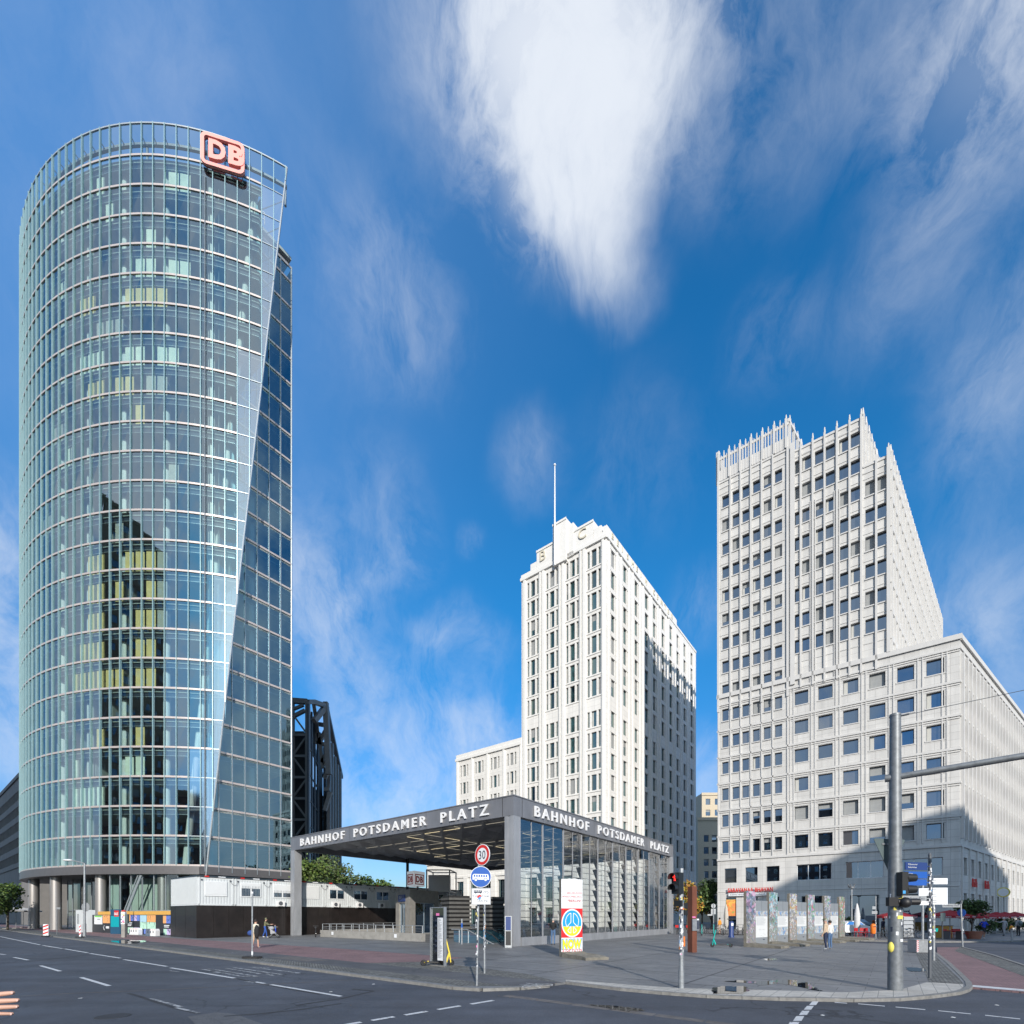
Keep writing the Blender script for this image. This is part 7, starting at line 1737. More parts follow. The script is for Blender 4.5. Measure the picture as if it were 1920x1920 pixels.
def peace_slab():
    a = D(1052.5, 23.3); t = nrm2((.90,.43)); n = (t[1], -t[0]); root = thing('wall_segment', 'single wall segment painted white with a blue and yellow peace sign and NOW', 'wall segment', (*a,0))
    W_, H = 1.2, 3.78; P = slab(root, a, t, H, W_, .2, 1, 'chalk_white')
    r = (t[0], t[1], 0); up = (0,0,1)
    def rect(x0, x1, z0, z1, o, m, nm='painted_field'): b = MB(); b.face([P(x0,o,z0), P(x1,o,z0), P(x1,o,z1), P(x0,o,z1)]); b.build(nm, [m], root)
    for nm, c in (('paint_red',(.66,.02,.025)),('paint_blue',(.01,.33,.68)),('paint_yellow',(.80,.66,.02)),('paint_dred',(.45,.03,.04))): mat(nm, c, .6, var=.08, scale=8)
    zc = 1.62; rect(.0, W_, .92, 2.33, .003, 'paint_red')
    def ell(rx, rz, z0, o, m, half=0, nm='painted_disc'):
        b = MB(); K = 36; cx = W_/2
        if half == 0: b.face([P(cx+rx*math.cos(2*math.pi*i/K), o, zc+rz*math.sin(2*math.pi*i/K)) for i in range(K)][::1])
        else:
            t0 = math.asin((z0-zc)/rz); ts = [math.pi-t0+(math.pi+2*t0)*i/20 for i in range(21)]; b.face([P(cx+rx*math.cos(t_), o, zc+rz*math.sin(t_)) for t_ in ts])
        b.build(nm, [m], root)
    ell(.59, .68, 0, .006, 'chalk_white'); ell(.53, .615, 0, .009, 'paint_blue'); ell(.53, .615, 1.46, .012, 'paint_yellow', 1)
    b = MB(); cx = W_/2
    def line(pts, w=.035, o=.015):
        for i in range(len(pts)-1):
            (x0,z0),(x1,z1) = [(q[0], q[1]*1.2) for q in (pts[i], pts[i+1])]; l = math.hypot(x1-x0, z1-z0); ux, uz = -(z1-z0)/l*w/2, (x1-x0)/l*w/2; ex, ez = (x1-x0)/l*w/3, (z1-z0)/l*w/3
            b.face([P(cx+x0-ux-ex,o,zc+z0-uz-ez), P(cx+x1-ux+ex,o,zc+z1-uz+ez), P(cx+x1+ux+ex,o,zc+z1+uz+ez), P(cx+x0+ux-ex,o,zc+z0+uz-ez)][::-1] if 0 else [P(cx+x0-ux-ex,o,zc+z0-uz-ez), P(cx+x1-ux+ex,o,zc+z1-uz+ez), P(cx+x1+ux+ex,o,zc+z1+uz+ez), P(cx+x0+ux-ex,o,zc+z0+uz-ez)])
    for s in (-1, 1):
        line([(s*.07,.40),(s*.07,.03),(s*.30,-.15),(s*.36,-.02),(s*.37,.12),(s*.30,.26),(s*.19,.36),(s*.07,.40)]); line([(s*.07,-.13),(s*.07,-.40),(s*.17,-.37),(s*.25,-.30),(s*.07,-.13)])
    b.build('peace_outline', ['chalk_white'], root)
    letters(root, 'NOW', P(.02,.004,.33), r, up, 'paint_blue', width=1.17, height=.55, depth=.003, bold=.11); letters(root, 'NOW', P(.06,.009,.36), r, up, 'paint_yellow', width=1.08, height=.48, depth=.003, bold=.065)
    letters(root, 'STOP PUTIN', P(.06,.004,.25), r, up, 'paint_red', width=1.1, height=.12, depth=.003, bold=.02)
    letters(root, '#BELARUS2020', P(.30,.004,3.02), r, up, 'paint_dred', width=.86, height=.10, depth=.003); letters(root, '#FREEDOMBELARUS', P(.05,.004,2.84), r, up, 'paint_dred', width=1.1, height=.10, depth=.003); letters(root, '*BERLIN!', P(.34,.004,2.64), r, up, 'paint_dred', width=.76, height=.12, depth=.003, bold=.015)
peace_slab()
mat('panel_grey', (.30,.32,.34), .45, metal=.2, var=.06); mat('panel_print', (.70,.71,.71), .6, var=.02); 
wall_paint('photo_print', [(.12,.17,.22),(.30,.40,.48),(.55,.60,.62),(.08,.22,.5),(.5,.38,.3)], 77, grey=(.4,.45,.48), scale=3, cover=.9)
def wall_row():
    t = nrm2((.792,.61)); a0 = D(1399.5, 30.7); n = (t[1], -t[0]); sp = 3.06
    lbs = ['wall segment with flaking grey-blue graffiti, the nearest and tallest-looking of the row', 'wall segment with pale blue and white graffiti, second of the row', 'wall segment with dark blue top and yellow patch, third of the row', 'wall segment with pinkish graffiti, fourth of the row', 'wall segment with a green top over grey graffiti, fifth of the row, beside the couple', 'wall segment with a green and white top, the last and farthest of the row']
    pl = ['grey exhibition panel with white text sheet and map, between first and second wall segments', 'grey exhibition panel with dark city picture, between second and third wall segments', 'grey exhibition panel with a red spot picture, between third and fourth wall segments', 'grey exhibition panel behind the man in the beige jacket', 'grey exhibition panel just right of the couple, before the last wall segment']
    for k in range(6):
        a = (a0[0]+t[0]*sp*k, a0[1]+t[1]*sp*k); root = thing('wall_segment', lbs[k], 'wall segment', (*a,0), group='row of graffiti-covered wall segments on the square')
        slab(root, a, t, 3.56, 1.2, .18, 30+k, 'graffiti_%d' % (k+1))
        if k < 5:
            p = (a[0]+t[0]*1.32+n[0]*-.06, a[1]+t[1]*1.32+n[1]*-.06); r = thing('exhibition_panel', pl[k], 'exhibition panel', (*p,0), group='exhibition panels between the wall segments'); W_ = sp-1.44
            b = MB(); b.obox(p, t, 0, W_, -.08, 0, .05, 2.95); b.build('board', ['panel_grey'], r)
            b = MB(); b.obox(p, t, W_/2-.008, W_/2+.008, .001, .003, 2.3, 2.95); b.build('joint', ['text_dark'], r)
            z0 = 1.2 if k != 0 else .55
            b = MB(); b.obox(p, t, .02, W_-.02, .002, .006, z0, 1.92); b.build('text_sheet', ['panel_print'], r)
            b = MB(); b.obox(p, t, .02, W_-.02, .002, .006, 1.93, 2.28); 
            if k != 0: b.obox(p, t, .02, W_-.02, .002, .006, .62, z0-.01)
            b.build('picture', ['photo_print'], r)
            b = MB(); rnd = random.Random(k)
            for q in range(12):
                x = .1; z = 1.84-q*.045; b.obox(p, t, x, W_-.12-rnd.random()*.5, .0065, .008, z, z+.012)
            if k == 0:
                for q in range(14): x = rnd.uniform(.1,W_-.3); z = rnd.uniform(.6,1.1); b.obox(p, t, x, x+rnd.uniform(.05,.25), .0065, .008, z, z+.01)
            b.build('text_lines', ['sign_back_grey'], r)
            b = MB(); b.obox(p, t, W_*.6, W_*.75, .002, .01, .38, .43); b.build('label_plate', ['text_dark'], r)
wall_row()
# rusty steel post with an information box
p = D(1298, 26.1); t = nrm2((.93,.36)); root = thing('steel_stele', 'tall rust-brown steel beam standing upright with a grey metal information box on it', 'stele', (*p,0)); b = MB(); n = (t[1], -t[0])
b.obox(p, t, 0, .27, -.36, 0, 0, 3.55); b.obox(p, t, .275, .44, -.30, -.14, 0, 3.56); b.build('beam', ['corten'], root)
b = MB(); b.obox(p, t, -.02, .27, .002, .05, 1.17, 1.80); b.obox(p, t, .276, .46, -.13, .0, 1.17, 1.82); b.build('info_box', ['galv'], root)
b = MB(); b.obox(p, t, .32, .44, .002, .006, 1.25, 1.7); b.obox(p, t, .3, .45, .004, .008, 1.74, 1.8, 1); b.build('display', ['text_dark', 'sign_white'], root)
b = MB(); b.obox(p, t, .0, .22, .002, .006, 1.86, 1.93); b.build('painted_patch', ['sticker_pink'], root)
b = MB(); b.beam((p[0]+t[0]*.2,p[1]+t[1]*.2,3.6), (p[0]+t[0]*.2,p[1]+t[1]*.2,3.66), .1, .1); b.build('cap', ['signal_black'], root)

# ================================================================ restaurant fronts on the office tower
A0, F, C0, edir, wpx, at = OT
mat('warm_poster', (.75,.28,.06), .5, var=0); wall_paint('food_poster', [(.85,.35,.05),(.75,.05,.04),(.85,.6,.1),(.2,.45,.1)], 5, grey=(.8,.3,.1), scale=2.2, cover=.95)
mat('umbrella_red', (.30,.008,.018), .75, var=.1); mat('umbrella_beige', (.52,.48,.42), .85, var=.15, scale=3, stretch=(4,4,.4)); mat('umbrella_white', (.62,.62,.62), .85, var=.1)
s = thing('shop_sign', 'red restaurant lettering above a white strip on the office tower front', 'sign', (*at(wpx(1366),.2), 4.9))
o = at(wpx(1366), .32); letters(s, 'SARAVANAA BHAVAN', (*o, 5.05), (*F,0), (0,0,1), 'red_paint', width=wpx(1450)-wpx(1366), height=.55, depth=.08, bold=.03)
b = MB(); b.obox(A0, F, wpx(1367), wpx(1449), .22, .34, 4.55, 4.92); b.build('strip', ['sign_white'], s)
o = at(wpx(1370), .35); letters(s, 'INDIAN VEGETARIAN RESTAURANT', (*o, 4.66), (*F,0), (0,0,1), 'text_dark', width=4.2, height=.15, depth=.01)
b = MB(); b.obox(A0, F, wpx(1362), wpx(1379), .02, .08, 1.9, 4.1); tag(b.build('window_poster', ['food_poster']), 'bright orange and red food poster in the restaurant window left of the wall segments', 'poster')
for (k, lb) in ((4.2, 'red cafe lettering on the side of the corner wing, the one nearer the corner'), (10.2, 'red cafe lettering on the side of the corner wing, the one farther from the corner')):
    q = (C0[0]+edir[0]*k+edir[1]*.2, C0[1]+edir[1]*k-edir[0]*.2, 5.15); s = thing('cafe_sign', lb, 'sign', q, group='red cafe signs'); letters(s, 'Irish', q, (*edir,0), (0,0,1), 'red_paint', width=1.9, height=.95, depth=.12, bold=.01)
q = (C0[0]+edir[0]*17.5, C0[1]+edir[1]*17.5, 4.6); s = thing('clock_sign', 'round white light-box sign with yellow rim projecting from the corner wing', 'sign', q); c = Vector((q[0]+edir[1]*.7, q[1]-edir[0]*.7, 4.9)); b = MB(); b.tube(c-Vector((*edir,0))*.15, c+Vector((*edir,0))*.15, .62, n=20, smooth=False); b.build('rim', ['sticker_yellow'], s); b = MB(); disc(b, c-Vector((*edir,0))*.155, (-edir[0],-edir[1],0), .5, .01); b.build('face', ['sign_white'], s); b = MB(); b.beam(c, c+Vector((-edir[1],edir[0],0))*.75, .08, .08); b.build('bracket', ['frame_dark'], s)
def umbrella(px, Y, w, zp, lab, m='umbrella_red', words=None, grp='red cafe umbrellas', rot=.2):
    p = D(px, Y); r = thing('cafe_umbrella', lab, 'umbrella', (*p,0), group=grp); b = MB(); b.tube((*p,0), (*p,zp), .03, n=8); b.build('pole', ['pole_galv'], r)
    b = MB(); n = 8; ze = zp-.48; rim = [(p[0]+w/2*math.cos(2*math.pi*i/n+rot), p[1]+w/2*math.sin(2*math.pi*i/n+rot)) for i in range(n)]
    for i in range(n):
        a, c = rim[i], rim[(i+1)%n]; b.face([(*a,ze), (*c,ze), (*p,zp)]); b.face([(*a,ze-.2), (*c,ze-.2), (*c,ze), (*a,ze)])
    b.build('canopy', [m], r)
    b = MB(); b.box(p[0]-.3, p[0]+.3, p[1]-.3, p[1]+.3, 0, .08); b.build('base', ['concrete'], r)
    if words:
        for i in (4, 5, 6):
            a, c = Vector((*rim[i],ze-.16)), Vector((*rim[(i+1)%n],ze-.16)); d = (c-a).normalized(); nn = d.cross(Vector((0,0,1)))
            letters(r, words, a+d*.15+nn*.015, d, (0,0,1), 'sign_white', width=(c-a).length-.3, height=.11, depth=.004)
umbrella(1680, 43.5, 3.0, 2.42, 'red cafe umbrella partly behind the thick traffic mast', words='VAPIANO'); umbrella(1781, 41.5, 3.3, 2.45, 'wide red cafe umbrella between the direction signs and the olive tree', words='VAPIANO')
for k, (px, Y, w) in enumerate(((1846,50,2.4),(1868,53,2.6),(1884,56,2.6),(1903,59,2.8))):
    umbrella(px, Y, w, 2.34+.03*k, ['red umbrella of the far cafe row, right beside the olive tree','red umbrella of the far cafe row, second from the olive tree','red umbrella of the far cafe row, third from the olive tree','red umbrella of the far cafe row, nearest the right edge'][k], words='VAPIANO')
umbrella(1826, 47, 2.2, 2.36, 'red umbrella seen through the olive tree', words=None)
for k, (px, Y) in enumerate(((30,74),(12,72),(44,77))): umbrella(px, Y, 4.4, 3.2, ['white cafe umbrella under the trees at the far left, the middle one','white cafe umbrella under the trees at the left edge','white cafe umbrella at the far left nearest the pillars'][k], 'umbrella_white', None, 'white cafe umbrellas at the far left')
def closed_umbrella(px, Y, h, m, lab):
    p = D(px, Y); r = thing('closed_umbrella', lab, 'umbrella', (*p,0)); b = MB(); b.tube((*p,0), (*p,h), .03, n=8); b.build('pole', ['pole_galv'], r); b = MB()
    b.lathe((*p,0), [(.12,.5),(.27,.9),(.24,1.5),(.26,h*.6),(.16,h*.85),(.05,h)], 9, 0); b.build('folded_canopy', [m], r)
closed_umbrella(1361.5, 56, 3.25, 'umbrella_beige', 'tall folded beige umbrella in front of the restaurant window'); closed_umbrella(1607, 46, 3.1, 'umbrella_white', 'folded grey-white umbrella in front of the dark shop entrance')
# planter and olive tree, shrubs
p = D(1826, 41); r = thing('planter', 'big round terracotta planter at the cafe corner', 'planter', (*p,0)); b = MB(); b.lathe((*p,0), [(.42,0),(.52,.3),(.60,.62),(.62,.66)], 18); b.build('pot', ['terracotta'], r)
tree('olive_tree', 'dark bushy olive tree growing in the terracotta planter', 'tree', p[0]-.1, p[1]+.1, 2.5, 1.45, ('leaf_dark','leaf_green'), 3200, 51, .22, .17, .06, z0=.6, lobes=8)
for k, (px, Y, h) in enumerate(((1880,56,1.6),(1893,58,1.7),(1907,60,1.7),(1852,52,1.5))):
    p = D(px, Y); tree('hedge_shrub', ['dark green shrub along the far cafe front, left of the grey-coated walker','dark green shrub along the far cafe front, behind the child','dark green shrub along the far cafe front, behind the backpack walker','dark green shrub beside the far umbrellas, behind the runner'][k], 'shrub', p[0], p[1], h, 1.0, ('leaf_dark','leaf_green'), 700, 60+k, .1, .2, .05, group='cafe hedge')
p = D(1592, 55); tree('hedge_shrub', 'dark green shrub behind the parked car', 'shrub', p[0], p[1], 1.8, 1.0, ('leaf_dark','leaf_green'), 800, 70, .1, .2, .05)
# lamp post, bin, bollard posts, crate stack
p = D(1597, 47); r = thing('lamp_post', 'slender grey lamp post with crown-shaped lantern in front of the dark shop entrance', 'street lamp', (*p,0)); b = MB(); b.tube((*p,0), (*p,4.7), .08, .05, 10); b.build('pole', ['pole_galv'], r); b = MB(); b.tube((*p,4.6), (*p,4.75), .25, n=10); 
for k in range(5): a = k*1.257; b.tube((p[0]+.22*math.cos(a),p[1]+.22*math.sin(a),4.7), (p[0]+.28*math.cos(a),p[1]+.28*math.sin(a),5.0), .05, n=6)
b.build('lantern', ['pole_grey'], r)
p = D(1642, 41); r = thing('sign_post', 'thin galvanised post beside the orange litter bin', 'post', (*p,0)); b = MB(); b.tube((*p,0), (*p,3.6), .045, n=8); b.build('pole', ['pole_galv'], r); stickers(r, p, .05, .8, 2.4, 14, 33); b = MB(); b.box(p[0]-.32, p[0]-.05, p[1]-.05, p[1]-.02, 2.5, 2.75); b.box(p[0]-.36, p[0]+.1, p[1]-.05, p[1]-.02, 2.1, 2.35); b.build('plate', ['sign_back_grey'], r)
p = D(1637, 40.8); r = thing('litter_bin', 'bright orange litter bin hanging on the thin post', 'litter bin', (*p,.45)); b = MB(); b.lathe((p[0],p[1],.45), [(.15,0),(.19,.1),(.2,.62),(.16,.78),(.06,.84)], 14); b.build('body', ['orange_plastic'], r); b = MB(); b.box(p[0]-.1, p[0]+.1, p[1]-.21, p[1]-.19, 1.0, 1.08); b.build('slot', ['black'], r)
p = D(1701, 41.5); r = thing('crate_trolley', 'tall stack of grey translucent crates on a trolley under the red umbrella', 'trolley', (*p,0)); b = MB()
for x in (-.55,.45): b.box(p[0]+x, p[0]+x+.04, p[1]-.2, p[1]+.2, .1, 1.9)
b.box(p[0]-.55, p[0]+.49, p[1]-.2, p[1]+.2, .1, .15); b.build('frame', ['frame_dark'], r)
for k in range(5): b = MB(); z = .17+k*.35; b.hexa([(p[0]-.46,p[1]-.2,z),(p[0]+.40,p[1]-.2,z),(p[0]+.40,p[1]+.2,z),(p[0]-.46,p[1]+.2,z),(p[0]-.42,p[1]-.16,z+.3),(p[0]+.36,p[1]-.16,z+.3),(p[0]+.36,p[1]+.16,z+.3),(p[0]-.42,p[1]+.16,z+.3)]); b.build('crate', ['sign_back_grey'], r)
p = D(1767, 39.5); r = thing('sign_post', 'dark thin post in front of the wide red umbrella', 'post', (*p,0)); b = MB(); b.tube((*p,0), (*p,2.1), .05, n=8); b.build('pole', ['frame_dark'], r); b = MB(); b.box(p[0]-.2,p[0]+.2,p[1]-.06,p[1]-.04,1.5,2.2); b.build('plate', ['sign_back'], r)
p = D(1897, 37.4); r = thing('sign_post', 'short galvanised post on the pavement edge near the walkers', 'post', (*p,0)); b = MB(); b.tube((*p,0), (*p,.9), .05, n=8); b.build('pole', ['pole_galv'], r); b = MB(); b.ball((p[0],p[1],.92), .07); b.build('cap', ['pole_grey'], r)
p = D(1327, 50); r = thing('sign_post', 'post with the backs of a round and two square signs before the dark green tree', 'road sign', (*p,0)); b = MB(); b.tube((p[0]+.6,p[1],0), (p[0]+.6,p[1],3.2), .04, n=8); b.build('pole', ['pole_galv'], r); b = MB(); disc(b, (p[0]+.6,p[1]+.06,2.95), (0,1,0), .23, .02); b.box(p[0]+.36,p[0]+.84,p[1]+.05,p[1]+.07,2.1,2.66); b.box(p[0]+.0,p[0]+.5,p[1]+.05,p[1]+.07,1.95,2.1); b.build('plates', ['sign_back_grey'], r)
p = D(1371, 44); r = thing('parking_machine', 'dark blue ticket machine with solar top in front of the parked bicycles', 'ticket machine', (*p,0)); b = MB(); b.lathe((*p,0), [(.26,0),(.26,.1),(.2,.2),(.22,1.35),(.16,1.45)], 14); b.build('body', ['dark_blue_sign'], r); b = MB(); b.box(p[0]-.3,p[0]+.3,p[1]-.2,p[1]+.2,1.62,1.68); b.tube((*p,1.4),(*p,1.65),.05,n=8); b.build('top', ['black'], r); b = MB(); b.box(p[0]-.1,p[0]+.1,p[1]-.23,p[1]-.2,1.05,1.3); b.build('display', ['sign_white'], r)
# chairs and tables of the cafe
mat('chair_red', (.42,.015,.02), .45, var=0)
def chair(px, Y, rz, lab):
    p = D(px, Y); r = thing('cafe_chair', lab, 'chair', (*p,0), rz, group='red cafe chairs'); M = WM[r.name]; T = lambda x, y, z: tuple(M @ Vector((x, y, z)))
    def bx(x0,x1,y0,y1,z0,z1,nm,m): b = MB(); b.hexa([T(x0,y0,z0),T(x1,y0,z0),T(x1,y1,z0),T(x0,y1,z0),T(x0,y0,z1),T(x1,y0,z1),T(x1,y1,z1),T(x0,y1,z1)]); b.build(nm, [m], r)
    bx(-.22,.22,-.22,.22,.43,.47,'seat','chair_red'); bx(-.22,.22,.19,.22,.55,.85,'backrest','chair_red')
    for x in (-.2,.18):
        for y in (-.2,.2): b = MB(); b.tube(T(x,y,0), T(x,y,.86 if y > 0 else .44), .014, n=5); b.build('leg', ['chair_red'], r)
    return r
ch = chair(1609, 44, .3, 'red metal cafe chair right of the parked car, the left one')
for k, (px, Y, rz, lb) in enumerate(((1616,44.5,2.8,'red metal cafe chair right of the parked car, the right one'),(1630,44,.6,'red metal cafe chair just left of the orange bin'),(1776,40.5,.2,'red cafe chair under the wide red umbrella, left end'),(1786,41.2,3.0,'red cafe chair under the wide red umbrella, behind the table'),(1797,40.6,-.3,'red cafe chair under the wide red umbrella, right end'),(1809,41,.8,'red cafe chair beside the terracotta planter'))):
    p = D(px, Y); dup(ch, p, rz, lb)
p = D(1787, 40.2); r = thing('cafe_table', 'red slatted cafe table under the wide red umbrella', 'table', (*p,0)); b = MB(); b.box(p[0]-.6,p[0]+.6,p[1]-.35,p[1]+.35,.7,.74); b.build('table_top', ['chair_red'], r)
for x in (-.5,.5): b = MB(); b.box(p[0]+x-.03,p[0]+x+.03,p[1]-.3,p[1]+.3,0,.7); b.build('leg', ['frame_dark'], r)
p = D(1765, 43); r = thing('wooden_bar', 'yellow-brown wooden serving counter behind the cafe chairs', 'counter', (*p,0)); b = MB(); b.box(p[0]-.7,p[0]+1.0,p[1],p[1]+.5,0,1.05); b.build('body', ['osb'], r); b = MB(); b.box(p[0]-.75,p[0]+1.05,p[1]-.05,p[1]+.55,1.053,1.1); b.build('counter_top', ['frame_dark'], r)
# bicycles
mat('bike_silver', (.45,.47,.48), .35, metal=.6, var=0); mat('bike_dark', (.05,.055,.06), .4, var=0)
def bicycle(px, Y, rz, fm, lab, grp='bicycles parked in front of the restaurant', basket=None):
    p = D(px, Y) if px is not None else Y; r = thing('bicycle', lab, 'bicycle', (*p,0), rz, group=grp); M = WM[r.name]; T = lambda x, y, z: tuple(M @ Vector((x, y, z))); ax = M.to_3x3() @ Vector((0,1,0))
    for x in (-.52,.52): b = MB(); b.wheel(T(x,0,.34), ax, .34, .04, 0, 1, 18, 8); b.build('wheel', ['rubber','chrome'], r)
    b = MB()
    for a, c in (((-.52,.34),(-.12,.32)),((-.12,.32),(.36,.74)),((-.12,.32),(-.22,.82)),((-.22,.76),(.36,.78)),((-.52,.34),(-.2,.72)),((.52,.34),(.36,.86))): b.tube(T(a[0],0,a[1]), T(c[0],0,c[1]), .018, n=6)
    b.build('frame', [fm], r); b = MB(); b.tube(T(.35,0,.84), T(.32,0,1.0), .014, n=5); b.tube(T(.30,-.26,1.02), T(.30,.26,1.02), .014, n=5); b.build('handlebar', ['bike_dark'], r)
    b = MB(); b.ball(T(-.24,0,.9), .12, 0, 1.1, .7, .35, 8); b.build('saddle', ['bike_dark'], r)
    if basket: b = MB(); b.hexa([T(-.75,-.14,.72),T(-.35,-.14,.72),T(-.35,.14,.72),T(-.75,.14,.72),T(-.78,-.17,.98),T(-.32,-.17,.98),T(-.32,.17,.98),T(-.78,.17,.98)]); b.build('basket', [basket], r)
    return r
bs = bicycle(1347, 49, .5, 'bike_silver', 'silver bicycle left of the dark blue ticket machine, tilted to the right')
bd = bicycle(1388, 48, -.6, 'bike_dark', 'dark bicycle against the nearest wall segment')
br = bicycle(1271, 51, 1.1, 'bike_dark', 'dark rental bicycle with red basket left of the signal pole', basket='red_paint', grp='rental bicycles with red baskets')
for (src, px, Y, rz, lb) in ((bs,1356,50,1.2,'silver bicycle seen nearly end on beside the folded beige umbrella'),(bd,1364,48.5,.3,'dark bicycle under the folded beige umbrella'),(bs,1381,49.5,.9,'silver bicycle right of the dark blue ticket machine'),(bd,1394,50,1.3,'dark bicycle farthest right, half behind the nearest wall segment'),(bs,1319,51,.8,'silver bicycle just right of the rusty steel post'),(bd,1341,51.5,2.2,'dark bicycle behind the person in the orange jacket'),(br,1294,50,.9,'dark rental bicycle with red basket just left of the rusty steel post')):
    dup(src, D(px, Y), rz, lb)
scooter(1316, 47.5, R(70), 'turquoise electric scooter half hidden right beside the rusty post'); scooter(1338, 48, R(60), 'turquoise electric scooter among the parked bicycles')
bicycle(592, 44.2, 1.9, 'bike_dark', 'dark bicycle leaning at the left end of the concrete ramp wall', grp='single bicycles'); bicycle(1657, 41, .4, 'bike_dark', 'dark bicycle parked left of the thick traffic mast', grp='single bicycles'); bicycle(1712, 41, -.2, 'bike_dark', 'dark bicycle right of the crate trolley', grp='single bicycles'); bicycle(1748, 38.5, 1.1, 'bike_dark', 'dark bicycle behind the direction signpost', grp='single bicycles', basket='teal_paint')
# parked car, mostly hidden by the last wall segment
def car():
    p = D(1588, 47.5); r = thing('parked_car', 'white parked car half hidden behind the last wall segment', 'car', (*p,0), R(12)); M = WM[r.name]; T = lambda x, y, z: M @ Vector((x, y, z))
    prof = [(-2.0,.35),(-2.05,.75),(-1.75,.95),(-1.15,1.0),(-.55,1.42),(.75,1.45),(1.35,1.02),(1.75,.95),(2.0,.72),(2.02,.35)]
    b = MB(); n = len(prof)
    for s_ in (1,):
        L_ = [T(x,-.82 if z < 1.05 else -.66,z) for x, z in prof]; R_ = [T(x,.82 if z < 1.05 else .66,z) for x, z in prof]
        b.mesh(L_+R_, [tuple(range(n)), tuple(range(2*n-1,n-1,-1))]+[(i,n+i,n+(i+1)%n,(i+1)%n) for i in range(n)])
    b.build('body', ['plastic_white'], r)
    b = MB()
    for sy in (-1,1): b.face([T(-1.0,sy*.80,1.04),T(-.5,sy*.72,1.36),T(.7,sy*.72,1.38),T(1.2,sy*.80,1.06)])
    b.face([T(1.40,-.6,1.04),T(.82,-.58,1.40),T(.82,.58,1.40),T(1.40,.6,1.04)]); b.build('windows', ['window_glass'], r)
    ax = M.to_3x3() @ Vector((0,1,0))
    for x in (-1.3,1.28):
        for sy in (-.78,.78): b = MB(); b.wheel(T(x,sy,.31), ax, .31, .18, 0, n=16); b.tube(T(x,sy-.06,.31), T(x,sy+.06,.31), .19, n=12, m=1); b.build('wheel', ['rubber','galv'], r)
    for sy in (-.6,.6): b = MB(); b.ball(T(1.92,sy,.72), .13, 0, .6, 1.2, .7); b.build('headlight', ['chrome'], r)
    b = MB(); b.hexa([T(2.0,-.7,.3),T(2.06,-.7,.3),T(2.06,.7,.3),T(2.0,.7,.3),T(2.0,-.7,.6),T(2.06,-.7,.6),T(2.06,.7,.6),T(2.0,.7,.6)]); b.build('bumper', ['black'], r)
car()
# ================================================================ people
mat('skin', (.58,.34,.25), .55, var=.06); mat('hair_dark', (.03,.022,.018), .7); mat('hair_grey', (.38,.36,.34), .8)
for nm, c in (('cloth_cream',(.66,.62,.50)),('cloth_beige',(.55,.42,.30)),('cloth_navy',(.02,.03,.07)),('denim',(.08,.15,.28)),('denim_light',(.15,.26,.42)),('cloth_olive',(.16,.16,.09)),('cloth_black',(.015,.016,.018)),('cloth_blue',(.02,.06,.55)),('cloth_grey',(.35,.35,.37)),('cloth_white',(.68,.66,.62)),('cloth_orange',(.75,.30,.03)),('shoe_white',(.72,.72,.72)),('track_blue',(.03,.09,.35)),('bag_blue',(.03,.07,.25))):
    mat(nm, c, .85, var=.12, scale=9, bump=.2, bscale=30)
def grow(verts, radii, edges, root_i=0, sub=2):
    me = bpy.data.meshes.new('s'); me.from_pydata([tuple(v) for v in verts], edges, []); o = bpy.data.objects.new('s', me); COL.objects.link(o)
    m = o.modifiers.new('k', 'SKIN'); m.use_smooth_shade = True
    sv = me.skin_vertices[0].data
    for i, r in enumerate(radii): sv[i].radius = r if isinstance(r, tuple) else (r, r); sv[i].use_root = (i == root_i)
    s = o.modifiers.new('u', 'SUBSURF'); s.levels = sub; s.render_levels = sub
    dg = bpy.context.evaluated_depsgraph_get(); dg.update(); e = bpy.data.meshes.new_from_object(o.evaluated_get(dg))
    vs = [v.co.copy() for v in e.vertices]; fs = [tuple(p.vertices) for p in e.polygons]
    bpy.data.objects.remove(o); bpy.data.meshes.remove(me); bpy.data.meshes.remove(e); return vs, fs
